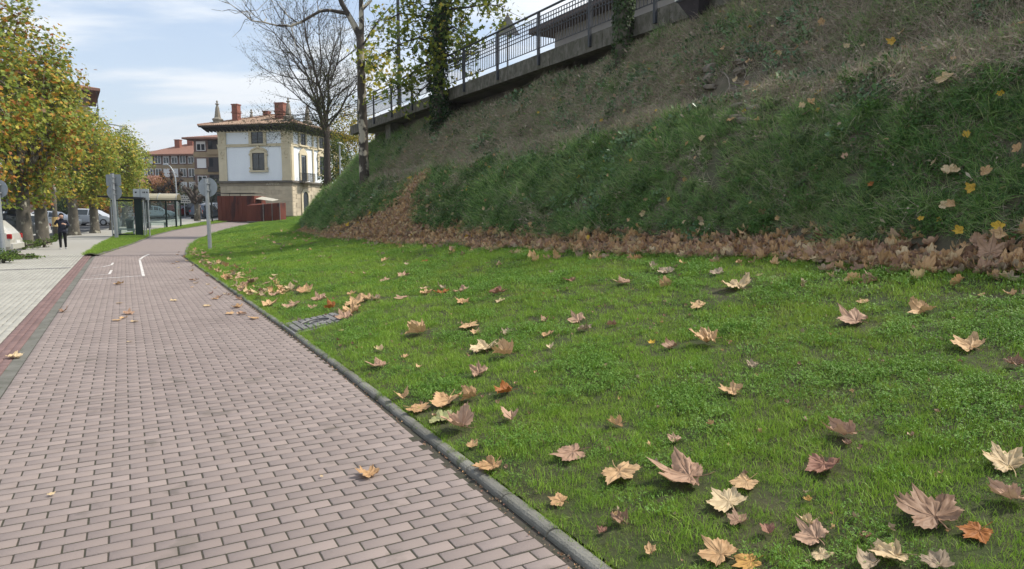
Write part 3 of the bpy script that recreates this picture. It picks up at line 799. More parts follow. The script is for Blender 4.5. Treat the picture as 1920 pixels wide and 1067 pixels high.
# fallen leaves placed later: (px, py, width, colour, form, tilt, label, turn); the grass is pressed down under them
HERO = [
 (1160, 893, 94, 'tan', 'flat', 24, 'broad flat star-shaped tan leaf in the near lawn, whole and unfolded', 200), (1293, 904, 112, 'pink', 'cup', 16, 'wide pinkish-brown leaf with raised lobes right of the star-shaped tan one', 60), (1400, 912, 62, 'tan', 'flat', 26, 'tan leaf touching the upper side of a paler leaf', 120),
 (1366, 952, 84, 'pale', 'flat', 22, 'pale tan leaf lying just below another tan leaf', 20), (1075, 856, 76, 'pink', 'flat', 18, 'pinkish leaf above and left of the star-shaped tan leaf', 100), (1158, 801, 42, 'tan', 'curl', 14, 'rolled tan leaf alone in the middle of the near lawn', 80), (1267, 833, 30, 'pink', 'crumple', 10, 'small crumpled brown leaf above the wide pinkish one', 0),
 (960, 791, 44, 'pink', 'fold', 22, 'pink-tan leaf folded lengthwise standing upright in the grass', 0), (924, 880, 66, 'tan', 'cup', 15, 'tan leaf with a dark torn corner beside the kerb', 140), (1052, 946, 46, 'tan', 'flat', 14, 'small tan leaf near the kerb at the bottom', 60), (866, 806, 82, 'pink', 'fold', 16, 'reddish-brown folded leaf at the bottom of the kerb cluster', 40),
 (826, 792, 62, 'green', 'flat', 12, 'greenish leaf with orange tip in the kerb cluster', 10), (842, 757, 76, 'tan', 'cup', 20, 'broad tan leaf heading the kerb cluster', 170), (886, 750, 46, 'tan', 'fold', 20, 'folded pinkish-tan leaf right of the broad tan one', 90), (778, 771, 60, 'tan', 'flat', 10, 'pale tan leaf lying flat at the left of the kerb cluster', 250), (756, 750, 36, 'tan', 'fold', 14, 'narrow leaf edge-on by the kerb left of the cluster', 20),
 (950, 739, 48, 'orange', 'curl', 8, 'rusty orange rolled leaf in the mid lawn', 90), (1375, 741, 52, 'tan', 'cup', 18, 'tan cupped leaf alone in the right middle lawn', 30), (900, 706, 42, 'pink', 'crumple', 14, 'shrivelled brown leaf with pale rim above the orange rolled one', 0), (714, 690, 46, 'pink', 'cup', 16, 'pink-brown leaf close to the kerb in the mid lawn', 80),
 (951, 669, 58, 'tan', 'fold', 22, 'big tan leaf folded like a book in the mid lawn', 70), (915, 656, 70, 'pale', 'cup', 10, 'pale leaf lying against the book-folded tan leaf', 160), (880, 614, 46, 'tan', 'flat', 24, 'light tan upright leaf above the pale pair', 180), (893, 627, 26, 'tan', 'cup', 12, 'small tan leaf under the light upright one', 30), (788, 627, 56, 'tan', 'fold', 12, 'long tan leaf left of the light upright one', 100),
 (1028, 631, 32, 'tan', 'cup', 26, 'small bright tan leaf standing up in the mid lawn', 200), (1084, 605, 42, 'pink', 'cup', 12, 'pinkish upper leaf of a touching pair', 20), (1098, 621, 34, 'grey', 'crumple', 14, 'greyish lower leaf of a touching pair', 140), (1022, 604, 26, 'brown', 'curl', 8, 'small brown rolled leaf left of the touching pair', 0), (1032, 656, 20, 'pale', 'fold', 12, 'tiny pale folded leaf below the small bright one', 0),
 (1331, 646, 66, 'tan', 'crumple', 14, 'ragged tan leaf with dark holes in the right lawn', 60), (1262, 654, 38, 'brown', 'curl', 4, 'dark brown rolled leaf left of the ragged tan one', 90), (1222, 647, 20, 'yellow', 'cup', 12, 'small yellow leaf scrap beside a dark rolled leaf', 0), (1313, 577, 38, 'tan', 'flat', 14, 'small tan pointed leaf in the upper right lawn', 40), (1606, 608, 64, 'pink', 'cup', 22, 'dusty pink arched leaf in the right lawn', 30),
 (1734, 588, 54, 'tan', 'curl', 8, 'tan leaf rolled into a tube far right', 90), (1820, 656, 62, 'tan', 'cup', 10, 'tan low arched leaf near the right edge', 10), (1385, 543, 70, 'pale', 'cup', 10, 'pale wide leaf below the litter strip at right', 0), (1345, 516, 32, 'grey', 'cup', 8, 'small greyish leaf above the pale wide one', 0), (1250, 514, 40, 'grey', 'cup', 8, 'grey curled leaf below the litter strip', 30), (1174, 533, 38, 'pink', 'cup', 12, 'brown two-lobed leaf in the upper lawn', 80),
 (1072, 529, 30, 'purple', 'cup', 12, 'dark reddish leaf in the upper lawn', 40), (936, 551, 42, 'purple', 'cup', 20, 'dark red-brown upright leaf in the upper lawn', 120), (939, 567, 27, 'pale', 'flat', 8, 'small pale leaf below the dark red-brown upright one', 0), (870, 549, 38, 'pink', 'cup', 16, 'pink-brown leaf above a tan crescent leaf', 60), (869, 571, 36, 'tan', 'cup', 14, 'tan crescent leaf in the upper lawn', 10),
 (798, 552, 32, 'tan', 'cup', 4, 'tan flat leaf, left of a row of two', 0), (829, 552, 34, 'orange', 'cup', 4, 'rust-edged leaf, right of a row of two', 30), (797, 543, 26, 'pale', 'flat', 4, 'thin pale leaf above the left of the row', 0), (831, 543, 28, 'grey', 'curl', 2, 'thin grey sliver leaf above the rust-edged one', 90), (755, 561, 36, 'pink', 'flat', 10, 'pinkish leaf left of the row of two', 45), (708, 563, 24, 'grey', 'curl', 2, 'slim grey leaf at the far left of the row', 60),
 (757, 520, 30, 'pink', 'cup', 10, 'brown arched leaf in the far middle lawn', 0), (721, 528, 26, 'pink', 'flat', 4, 'small flat brown leaf left of the arched one', 0), (722, 490, 22, 'tan', 'cup', 8, 'small tan leaf far up the lawn', 0), (797, 492, 20, 'orange', 'flat', 8, 'small orange leaf far up the lawn', 30),
 (1590, 820, 68, 'pink', 'curl', 14, 'brown rolled leaf at the right of the near lawn', 70), (1546, 881, 74, 'purple', 'cup', 14, 'purple-brown lobed leaf in the right foreground', 150), (1890, 880, 76, 'pale', 'cup', 10, 'pale bumpy leaf at the right picture edge', 0), (1900, 941, 62, 'pink', 'curl', 12, 'brown half-rolled leaf cut by the right picture edge', 80),
 (1752, 983, 118, 'brown', 'cup', 24, 'largest dark brown leaf, its lobes curled, in the right foreground', 0), (1835, 1006, 58, 'orange', 'flat', 30, 'rust-orange leaf leaning against the largest dark one', 110), (1530, 1018, 68, 'pink', 'cup', 18, 'pink-brown leaf between two pale yellow scraps', 20), (1518, 988, 46, 'pale', 'curl', 14, 'pale cream leaf lying on the pink-brown one', 110), (1540, 1049, 42, 'pale', 'cup', 18, 'pale yellow scrap below the pink-brown leaf', 200),
 (1441, 1004, 34, 'purple', 'fold', 10, 'small purple folded leaf in the foreground', 0), (1352, 1050, 76, 'tan', 'flat', 26, 'light tan leaf cut by the bottom edge', 30), (1408, 1062, 62, 'gold', 'flat', 14, 'golden leaf at the bottom edge beside a light tan one', 100), (1678, 1052, 72, 'pale', 'cup', 20, 'olive-tan leaf at the bottom edge', 80), (1632, 1066, 66, 'grey', 'curl', 8, 'grey rolled leaf at the bottom edge beside the olive one', 90), (1760, 1068, 56, 'grey', 'cup', 8, 'grey-brown leaf at the bottom edge below the largest dark one', 0),
 (1620, 570, 26, 'tan', 'flat', 8, 'small orange-tan leaf above the dusty pink one', 0), (1897, 558, 22, 'tan', 'fold', 16, 'small upright leaf at the right edge below the litter', 0), (1905, 690, 34, 'brown', 'crumple', 8, 'dark shrivelled leaf at the right edge', 0), (1412, 691, 26, 'grey', 'crumple', 10, 'grey shrivelled leaf in the right middle lawn', 0), (1842, 556, 14, 'tan', 'flat', 6, 'tiny tan leaf near the right edge', 0), (1612, 508, 30, 'brown', 'cup', 6, 'brown leaf just below the litter strip at right', 0), (1425, 519, 18, 'pale', 'flat', 4, 'tiny pale leaf below the litter strip', 0), (1570, 513, 16, 'grey', 'cup', 6, 'tiny greyish leaf left of a brown leaf under the litter', 0),
 (713, 660, 22, 'pale', 'fold', 4, 'thin pale leaf near the kerb above the pink-brown one', 45), (762, 672, 18, 'tan', 'cup', 10, 'tiny tan leaf right of the thin pale one', 0), (786, 693, 16, 'tan', 'fold', 14, 'tiny upright leaf right of the pink-brown kerb leaf', 0), (952, 628, 26, 'grey', 'crumple', 6, 'faded grey leaf right of the light upright leaf', 0), (1150, 612, 26, 'brown', 'curl', 2, 'thin dark leaf right of the touching pair', 90), (886, 842, 30, 'tan', 'cup', 16, 'small tan leaf below the kerb cluster', 0), (745, 870, 1, 'tan', 'flat', 0, '', 0),
 (1515, 945, 18, 'gold', 'fold', 10, 'tiny golden leaf above the pale cream one', 30), (1220, 1043, 30, 'tan', 'crumple', 8, 'small tan leaf at the bottom near the kerb', 0), (1165, 985, 44, 'brown', 'crumple', 4, 'dark decayed leaf below the star-shaped tan one', 0), (1130, 1003, 22, 'purple', 'crumple', 4, 'small black-brown leaf near the kerb corner', 0), (1385, 985, 44, 'brown', 'cup', 6, 'brown leaf tucked under the pale tan one', 0), (1775, 955, 40, 'brown', 'curl', 20, 'upright brown curl on top of the largest dark leaf', 10), (1590, 838, 20, 'brown', 'crumple', 2, 'dark scrap under the brown rolled leaf', 0),
 # round the cast cover
 (622, 580, 30, 'orange', 'fold', 22, 'rusty upright leaf at the back edge of the iron cover', 80), (668, 574, 46, 'tan', 'cup', 18, 'large tan leaf behind the iron cover', 30), (688, 563, 40, 'tan', 'cup', 18, 'tan leaf stacked above the large one behind the cover', 100), (661, 590, 46, 'tan', 'crumple', 10, 'tan leaf on the right corner of the iron cover', 0), (648, 598, 40, 'pink', 'cup', 6, 'pink-brown leaf on the right side of the iron cover', 40), (707, 563, 26, 'pale', 'curl', 4, 'pale sliver right of the stacked tan leaf', 60), (586, 580, 24, 'pink', 'cup', 8, 'small brown leaf left behind the iron cover', 0), (600, 563, 34, 'pink', 'cup', 8, 'pink-brown leaf above the iron cover', 30), (658, 554, 22, 'tan', 'cup', 8, 'small tan leaf above the stacked pair', 0),
 (541, 579, 34, 'pink', 'cup', 10, 'pink-brown leaf left of the iron cover', 0), (556, 572, 28, 'brown', 'cup', 8, 'dark brown leaf beside the pink-brown one left of the cover', 60), (506, 574, 38, 'tan', 'cup', 12, 'orange-tan leaf near the kerb left of the cover', 20), (570, 550, 40, 'tan', 'cup', 8, 'tan leaf in the middle of the leaf row above the cover', 0), (545, 545, 26, 'pale', 'fold', 4, 'long pale leaf at the top of the row above the cover', 60), (528, 551, 30, 'tan', 'cup', 6, 'tan leaf left in the row above the cover', 0), (514, 556, 28, 'pink', 'cup', 6, 'brown leaf at the left end of the row above the cover', 0), (640, 622, 14, 'tan', 'flat', 4, 'small tan leaf on the front of the iron cover', 0), (512, 527, 18, 'pink', 'fold', 12, 'small pink upright leaf further up beside the kerb', 0),
]
_fp = []
for h in HERO:
    q = LP(h[0], h[1])[0]; _fp.append((q.x, q.y, max(0.05, 0.46 * h[2] * q.length / 1280)))
FOOT = np.array(_fp)
def pressed(P):
    k = np.ones(len(P))
    for x, y, r_ in FOOT:
        d = np.hypot(P[:, 0] - x, P[:, 1] - y)
        k = np.minimum(k, np.where(d < r_, 0.42, np.where(d < r_ + 0.10, 0.7, 1.0)))
    return k
def ud_of(p):
    us = np.arange(-3, 45, 0.1); ds = np.arange(0, 4.6, 0.05); ug_, dg_ = np.meshgrid(us, ds, indexing='ij')
    Q_ = bank_pos(ug_, dg_); e = np.sum((Q_ - np.array(p)) ** 2, -1); i = np.unravel_index(np.argmin(e), e.shape)
    return us[i[0]], ds[i[1]]
# grate in the lawn: no grass there
GRC = LP(592, 606)[0]
def near_grate(P):
    ls, lt = to_st(P[:, 0] - GRC.x, P[:, 1] - GRC.y)
    return (np.abs(ls) < 0.46) & (np.abs(lt) < 0.43)
def lawn_sample(dens, umin=-3, umax=74, wmax=9.0):
    dmax = dens(np.array([2.0]))[0]
    # split in u bands so that the candidates follow the density
    out = []
    bands = [(-3, 3), (3, 7), (7, 12), (12, 20), (20, 32), (32, 50), (50, 74)]
    for a, b in bands:
        y0 = max(1.5, C_ * a + 0.8)
        dm = dens(np.array([y0]))[0]
        wid = 5.2 if b <= 32 else 9.5
        n = int(dm * (b - a) * wid)
        u = RNG.uniform(a, b, n); v = RNG.uniform(0.004, 0.995, n)
        P = lawn_pos(u, v)
        ky = iu(KYU, u); w = np.hypot(iu(BX, u) - K(ky), iu(BY, u) - ky)
        d = np.hypot(P[:, 0], P[:, 1])
        keep = RNG.uniform(0, 1, n) < dens(d) / dm * (w / wid)
        keep &= in_view(P) & ~near_grate(P)
        out.append(np.concatenate([P[keep], u[keep, None], v[keep, None]], 1))
    return np.concatenate(out)
def d_grass(d): return np.clip(430 * (4.0 / np.maximum(d, 4.0)) ** 1.15, 40, 430)
Q = lawn_sample(d_grass)
P = Q[:, :3]
clov = fbm(P[:, 0] * 1.5, P[:, 1] * 1.5, 91) + RNG.normal(0, 0.13, len(P))
right = np.clip((P[:, 0] - 0.3) / 3.0, 0, 1)
is_cl = clov > 0.67 - 0.08 * right
bare = (fbm(P[:, 0] * 2.3, P[:, 1] * 2.3, 7) < 0.29) & (RNG.uniform(0, 1, len(P)) < 0.35)
near_k = np.clip(Q[:, 4] / 0.035, 0, 1)
dist = np.hypot(P[:, 0], P[:, 1])
sc = (0.85 + 0.5 * fbm(P[:, 0] * 1.4, P[:, 1] * 1.4, 19)) * np.clip((dist / 5.0) ** 0.38, 1, 2.3) * RNG.uniform(0.75, 1.25, len(P)) * (0.75 + 0.25 * near_k) * pressed(P)
rot = np.stack([RNG.normal(0, 0.16, len(P)), RNG.normal(0, 0.16, len(P)), RNG.uniform(0, 6.28, len(P))], 1)
bare |= (Q[:, 4] < 0.022 + 0.02 * fbm(P[:, 0] * 3, P[:, 1] * 3, 44)) & (RNG.uniform(0, 1, len(P)) < 0.55)
k1 = ~is_cl & ~bare
lg = scatter('lawn_grass', COLL_GRASS, P[k1], rot[k1], sc[k1], 'short green grass growing over the sloping lawn', 'grass')
k2 = is_cl & ~bare
scatter('clover', COLL_CLOVER, P[k2], rot[k2], sc[k2], 'low clover patches growing among the lawn grass', 'clover')
# verge grass
n = 9000
yv = RNG.uniform(26.8, 92, n); v = RNG.uniform(0.03, 0.97, n)
P = wedge_pos(yv, v)
w = (PL(yv) - SR(yv)); keep = RNG.uniform(0, 3.4, n) < w
P = P[keep]
scatter('verge_grass', COLL_GRASS, P, np.stack([RNG.normal(0, .15, len(P)), RNG.normal(0, .15, len(P)), RNG.uniform(0, 6.28, len(P))], 1), RNG.uniform(1.5, 2.6, len(P)), 'bright grass on the verge by the bus shelters', 'grass')

# ---- plane leaves
def leaf_outline(seed, n=56):
    r = np.random.default_rng(seed)
    A = np.radians([-90, -78, -55, -28, -12, 8, 24, 40, 56, 70, 90])
    Rr = np.array([0.06, 0.30, 0.52, 0.72, 0.64, 0.62, 0.80, 0.98, 0.80, 0.68, 1.06])
    ang = np.concatenate([A, math.pi - A[-2::-1]]); rad = np.concatenate([Rr, Rr[-2::-1]])
    rad = rad * (1 + r.normal(0, 0.08, len(rad))); rad[-1] = rad[0]
    t = np.linspace(-math.pi / 2, 1.5 * math.pi, n, endpoint=False)
    q = np.interp(t, ang, rad)
    teeth = np.where(np.arange(n) % 2 == 0, 1.06, 0.95); teeth = teeth + r.normal(0, 0.02, n)
    q = q * np.where(q > 0.4, teeth, 1)
    return np.stack([q * np.cos(t), q * np.sin(t)], 1) * 0.52
def leaf_mesh(name, mat, seed, curl=0.3, bend=0.0, fold=0.0, n=56, rings=(0.3, 0.62, 0.84, 1.0), stem=True, crumple=0.05):
    r = np.random.default_rng(seed + 1000)
    o2 = leaf_outline(seed, n)
    V2 = [np.zeros((1, 2))]
    for k in rings: V2.append(o2 * k)
    V2 = np.concatenate(V2); x, y = V2[:, 0].copy(), V2[:, 1].copy()
    flat = V2.copy()
    rr = np.hypot(x, y); an = np.arctan2(y, x)
    z = curl * rr ** 2 * (0.7 + 0.6 * np.cos(5 * an + r.uniform(0, 6)) * 0.5 + 0.5 * np.cos(2 * an + r.uniform(0, 6)))
    z += crumple * (fbm(x * 9 + 50, y * 9 + 50, seed) - 0.5) + crumple * 0.8 * (fbm(x * 22 + 50, y * 22 + 50, seed + 5) - 0.5)
    z += -0.02 * np.abs(np.sin(2.5 * (an - math.pi / 2))) * rr * 2
    if fold: z += np.abs(x) * fold
    if bend:
        ax = r.uniform(0, math.pi); ca, sa = math.cos(ax), math.sin(ax)
        p = x * ca + y * sa; q = -x * sa + y * ca
        p2 = np.sin(bend * p) / bend; z = z + (1 - np.cos(bend * p)) / bend
        x, y = p2 * ca - q * sa, p2 * sa + q * ca
    V = np.stack([x, y, z], 1)
    F = [(0, 1 + i, 1 + (i + 1) % n) for i in range(n)]
    for k in range(len(rings) - 1):
        a, b = 1 + k * n, 1 + (k + 1) * n
        for i in range(n):
            j = (i + 1) % n
            F.append((a + i, b + i, b + j)); F.append((a + i, b + j, a + j))
    V = list(V); fl = list(flat)
    if stem:
        base = len(V); prev = None
        sx = r.uniform(-0.15, 0.15); ln = r.uniform(0.25, 0.45)
        for k in range(5):
            u = k / 4
            c = np.array([sx * u * u, -0.03 - ln * u, 0.01 + 0.06 * u * u * r.uniform(0.2, 1)])
            for q in range(3):
                a = q * 2.094; V.append(c + np.array([math.cos(a) * 0.011, 0, math.sin(a) * 0.011])); fl.append(np.array([5, 5.]))
        for k in range(4):
            for q in range(3):
                a = base + k * 3 + q; b = base + k * 3 + (q + 1) % 3
                F.append((a, b, b + 3)); F.append((a, b + 3, a + 3))
    V = np.array(V); fl = np.array(fl)
    V[:, 2] -= V[:, 2].min() * 0.6
    fl3 = np.concatenate([fl, np.zeros((len(fl), 1))], 1).astype(np.float32)
    return np_mesh(name, V, np.array(F), mat, True, {'lv': ('FLOAT_VECTOR', fl3)})
def leaf_mat(name, c, c2, trans=0.18):
    if name in MATS: return MATS[name]
    m, nt, N, L, out = newmat(name)
    at = N.new('ShaderNodeAttribute'); at.attribute_name = 'lv'
    cur = None
    for a in (90, 40, 140, -24, 204):
        dx, dy = math.cos(R(a)), math.sin(R(a))
        d1 = N.new('ShaderNodeVectorMath'); d1.operation = 'DOT_PRODUCT'; d1.inputs[1].default_value = (dx, dy, 0); L.new(at.outputs['Vector'], d1.inputs[0])
        d2 = N.new('ShaderNodeVectorMath'); d2.operation = 'DOT_PRODUCT'; d2.inputs[1].default_value = (-dy, dx, 0); L.new(at.outputs['Vector'], d2.inputs[0])
        ab = N.new('ShaderNodeMath'); ab.operation = 'ABSOLUTE'; L.new(d2.outputs['Value'], ab.inputs[0])
        lt = N.new('ShaderNodeMath'); lt.operation = 'LESS_THAN'; lt.inputs[1].default_value = 0.0; L.new(d1.outputs['Value'], lt.inputs[0])
        ad = N.new('ShaderNodeMath'); ad.operation = 'ADD'; L.new(ab.outputs[0], ad.inputs[0]); L.new(lt.outputs[0], ad.inputs[1])
        if cur is None: cur = ad.outputs[0]
        else:
            mn = N.new('ShaderNodeMath'); mn.operation = 'MINIMUM'; L.new(cur, mn.inputs[0]); L.new(ad.outputs[0], mn.inputs[1]); cur = mn.outputs[0]
    vr = N.new('ShaderNodeMapRange'); vr.inputs[1].default_value = 0.002; vr.inputs[2].default_value = 0.012; vr.inputs[3].default_value = 0.55; vr.inputs[4].default_value = 0.0; L.new(cur, vr.inputs[0])
    nz = N.new('ShaderNodeTexNoise'); nz.inputs['Scale'].default_value = 7; nz.inputs['Detail'].default_value = 6; L.new(at.outputs['Vector'], nz.inputs[0])
    oi = N.new('ShaderNodeObjectInfo')
    an = N.new('ShaderNodeMath'); an.operation = 'MULTIPLY_ADD'; an.inputs[1].default_value = 0.35; L.new(oi.outputs['Random'], an.inputs[0]); L.new(nz.outputs[0], an.inputs[2])
    mr = N.new('ShaderNodeMapRange'); mr.inputs[1].default_value = 0.42; mr.inputs[2].default_value = 0.95; L.new(an.outputs[0], mr.inputs[0])
    mx = N.new('ShaderNodeMix'); mx.data_type = 'RGBA'; L.new(mr.outputs[0], mx.inputs[0]); mx.inputs[6].default_value = c4(c); mx.inputs[7].default_value = c4(c2)
    m2 = N.new('ShaderNodeMix'); m2.data_type = 'RGBA'; L.new(vr.outputs[0], m2.inputs[0]); L.new(mx.outputs[2], m2.inputs[6]); m2.inputs[7].default_value = c4([x * 0.45 for x in c2])
    b = N.new('ShaderNodeBsdfPrincipled'); setin(b, 'Roughness', 0.6); setin(b, 'Specular IOR Level', 0.3); L.new(m2.outputs[2], b.inputs['Base Color'])
    bp = N.new('ShaderNodeBump'); bp.inputs['Strength'].default_value = 0.5; bp.inputs['Distance'].default_value = 0.01; L.new(vr.outputs[0], bp.inputs['Height']); L.new(bp.outputs[0], b.inputs['Normal'])
    t = N.new('ShaderNodeBsdfTranslucent'); L.new(m2.outputs[2], t.inputs[0])
    ms = N.new('ShaderNodeMixShader'); ms.inputs[0].default_value = trans; L.new(b.outputs[0], ms.inputs[1]); L.new(t.outputs[0], ms.inputs[2]); L.new(ms.outputs[0], out.inputs[0])
    MATS[name] = m
    return m
LEAFCOL = {
    'tan': ((0.60, 0.40, 0.215), (0.46, 0.27, 0.13)), 'pink': ((0.50, 0.325, 0.22), (0.38, 0.235, 0.155)), 'brown': ((0.36, 0.225, 0.145), (0.25, 0.15, 0.095)),
    'purple': ((0.33, 0.17, 0.115), (0.24, 0.12, 0.085)), 'gold': ((0.56, 0.33, 0.10), (0.44, 0.23, 0.07)), 'orange': ((0.40, 0.15, 0.04), (0.30, 0.11, 0.03)),
    'pale': ((0.66, 0.52, 0.32), (0.52, 0.37, 0.20)), 'yellow': ((0.66, 0.44, 0.05), (0.50, 0.30, 0.05)), 'grey': ((0.42, 0.33, 0.23), (0.30, 0.22, 0.15)), 'green': ((0.36, 0.38, 0.17), (0.40, 0.30, 0.14)),
}
LM = {k: leaf_mat('leaf_' + k, *v) for k, v in LEAFCOL.items()}

# ---- litter along the foot of the bank and up the trodden trail (uncountable)
lit = []
for i in range(14):
    key = ['grey', 'pink', 'tan', 'pink', 'tan', 'brown', 'grey', 'pale', 'tan', 'pink', 'pale', 'grey', 'pink', 'tan'][i]
    lit.append(leaf_mesh('litter_leaf', LM[key], 40 + i, RNG.uniform(0.5, 1.3), RNG.uniform(2.0, 5.5), RNG.uniform(0, 0.5), n=26, rings=(0.4, 0.75, 1.0), stem=False, crumple=0.12))
COLL_LIT = proto_collection('litter_leaf', lit)
fewl = [leaf_mesh('pale_litter_leaf', LM[kk], 70 + i, RNG.uniform(0.3, 0.9), RNG.uniform(0.6, 2.5), 0.1, n=26, rings=(0.4, 0.75, 1.0), stem=False, crumple=0.1) for i, kk in enumerate(['pale', 'tan', 'tan', 'pale', 'grey', 'pink', 'tan', 'yellow'])]
COLL_LIT2 = proto_collection('pale_litter_leaf', fewl)
def edge_wob(u): return (fbm(u * 0.8, 0 * u, 63) - 0.5) * 0.7
# strip along the foot, piled
N_ = 15000
u = RNG.uniform(-3, 36, N_)
dist_u = np.hypot(iu(BX, u), iu(BY, u))
keep = RNG.uniform(0, 1, N_) < np.clip((9.0 / dist_u) ** 0.6, 0, 1)
u = u[keep]
wid = np.interp(u, [-3, 5, 12, 18, 22, 26, 30, 36], [0.12, 0.12, 0.2, 0.55, 1.15, 0.8, 0.4, 0.3])
d = RNG.beta(1.6, 1.8, len(u)) * (wid + 0.32) - 0.28 + edge_wob(u) * 0.6 + RNG.normal(0, 0.05, len(u)) - np.where(RNG.uniform(0, 1, len(u)) < 0.07, RNG.exponential(0.22, len(u)), 0)
def any_pos(u, d):
    P = bank_pos(u, np.maximum(d, 0))
    v = 1 + np.minimum(d, 0) / 5.0
    Pl = lawn_pos(u, v)
    return np.where((d < 0)[:, None], Pl, P)
P = any_pos(u, d)
pile = np.exp(-((d - 0.0) / 0.2) ** 2) * 0.04
P[:, 2] += RNG.uniform(0.01, 1, len(P)) * (pile + 0.02) + 0.01
rot = np.stack([RNG.normal(0, 0.36, len(P)), RNG.normal(0, 0.36, len(P)), RNG.uniform(0, 6.28, len(P))], 1)
scl = RNG.uniform(0.09, 0.2, len(P))
LPTS, LROT, LSC = [P], [rot], [scl]
# the trail that climbs from the foot to the bench at u 21..26, then along the bench
N_ = 7500
k = RNG.uniform(0, 1, N_) ** 1.15
TR = [ud_of(LP(*q)[0]) for q in ((728, 446), (745, 415), (766, 380), (786, 345))]
ut = np.interp(k, [0, 0.35, 0.7, 1.0], [q[0] for q in TR]); dt_ = np.interp(k, [0, 0.35, 0.7, 1], [q[1] for q in TR])
u2 = ut + RNG.normal(0, 1, N_) * (0.42 + 0.9 * (1 - k) ** 2); d2 = np.abs(dt_ + RNG.normal(0, 0.1, N_))
P = bank_pos(u2, d2); P[:, 2] += RNG.uniform(0.04, 0.2, N_)
LPTS.append(P); LROT.append(np.stack([RNG.normal(0, 0.55, N_), RNG.normal(0, 0.55, N_), RNG.uniform(0, 6.28, N_)], 1)); LSC.append(RNG.uniform(0.1, 0.21, N_))
scatter('leaf_litter', COLL_LIT, np.concatenate(LPTS), np.concatenate(LROT), np.concatenate(LSC), 'brown leaf litter drifted along the foot of the bank', 'leaf litter')
# thin pale litter over the bank, thicker on the far half and on the bench
N_ = 12000
u = RNG.uniform(-2, 38, N_); d = RNG.uniform(0.05, 4.2, N_)
den = 0.18 + 0.75 * np.clip((u - 15) / 7, 0, 1) * np.clip((34 - u) / 6, 0, 1) * np.clip((3.2 - d) / 1.5, 0.15, 1)
den = den + 0.85 * np.exp(-((d - 1.85) / 0.16) ** 2) * ((u > 14) & (u < 25))
den = den + 0.45 * np.exp(-((u - 17.5 + d * 0.5) / 0.8) ** 2) * (d < 2)
den = den * (0.4 + 1.2 * fbm(u * 0.9, d * 1.2, 41))
keep = RNG.uniform(0, 1, N_) < den * 0.62
P = bank_pos(u[keep], d[keep]); nn = nrm(bank_pos, u[keep], d[keep])
P = P + nn * RNG.uniform(0.05, 0.16, (len(P), 1))
rot = eul_from_up(nn + RNG.normal(0, 0.45, nn.shape), RNG.uniform(0, 6.28, len(P)))
scatter('scattered_litter', COLL_LIT2, P, rot, RNG.uniform(0.05, 0.15, len(P)), 'pale dry leaves strewn thinly over the bank', 'leaf litter')

# ---- bank growth
BG = [(0.14, 0.29, 0.075), (0.19, 0.345, 0.09), (0.24, 0.385, 0.10), (0.175, 0.28, 0.09)]
m_bgrass = foliage_mat('bank_grass', BG, 0.3, 0.5, patch=((0.20, 0.25, 0.09), 0.35, 0.5, 0.72, 0.6))
m_bgdark = foliage_mat('bank_grass_dark', [(0.045, 0.12, 0.036), (0.06, 0.155, 0.045), (0.055, 0.11, 0.04)], 0.25, 0.5)
m_bglight = foliage_mat('bank_grass_light', [(0.25, 0.38, 0.12), (0.30, 0.42, 0.14), (0.34, 0.37, 0.16)], 0.3, 0.5)
m_dry = foliage_mat('bank_dry', [(0.38, 0.31, 0.23), (0.27, 0.215, 0.16), (0.50, 0.42, 0.32), (0.23, 0.20, 0.135)], 0.2, 0.8)
m_ivy = foliage_mat('ivy_leaf', [(0.06, 0.13, 0.05), (0.10, 0.19, 0.07), (0.15, 0.24, 0.09)], 0.2, 0.35, spec=0.5)
m_weed = foliage_mat('weed_leaf', [(0.05, 0.12, 0.02), (0.08, 0.17, 0.03), (0.06, 0.10, 0.035)], 0.35, 0.5)
tb = []
for i in range(6):
    a = blades(26, 0.13, 0.14, 0.40, 0.009, 1.15, 4, 0.55, 700 + i)
    a2 = blades(18, 0.13, 0.14, 0.38, 0.009, 1.2, 4, 0.55, 710 + i)
    a3 = blades(9, 0.13, 0.18, 0.44, 0.0085, 1.25, 4, 0.6, 715 + i)
    b = blades(6, 0.13, 0.12, 0.36, 0.007, 1.4, 4, 0.6, 720 + i)
    tb.append(mixmesh('long_grass', [a, a2, a3, b], [m_bgrass, m_bgdark, m_bglight, m_dry]))
COLL_LONG = proto_collection('long_grass', tb)
db = []
for i in range(6):
    a = blades(34, 0.16, 0.10, 0.36, 0.0075, 1.5, 4, 0.6, 740 + i)
    b = blades(9, 0.15, 0.12, 0.30, 0.008, 1.2, 3, 0.5, 760 + i)
    l_ = leaflets(4, 0.15, 0.03, 0.03, 0.15, 765 + i, tri=False, tilt=0.9)
    db.append(mixmesh('dry_growth', [a, b, l_], [m_dry, m_bgrass, m_dry]))
COLL_DRY = proto_collection('dry_growth', db)
iv = []
for i in range(5):
    a = leaflets(34, 0.17, 0.055, 0.01, 0.12, 780 + i, tri=False, tilt=0.8)
    iv.append(mixmesh('ivy_cluster', [a], [m_ivy]))
COLL_IVY = proto_collection('ivy_cluster', iv)
wd = []
for i in range(4):
    a = leaflets(30, 0.15, 0.03, 0.03, 0.18, 790 + i, tri=True, tilt=0.6)
    b = blades(16, 0.14, 0.1, 0.25, 0.005, 0.9, 3, 0.4, 795 + i)
    wd.append(mixmesh('weed_cluster', [a, b], [m_weed, m_bgrass]))
COLL_WEED = proto_collection('weed_cluster', wd)
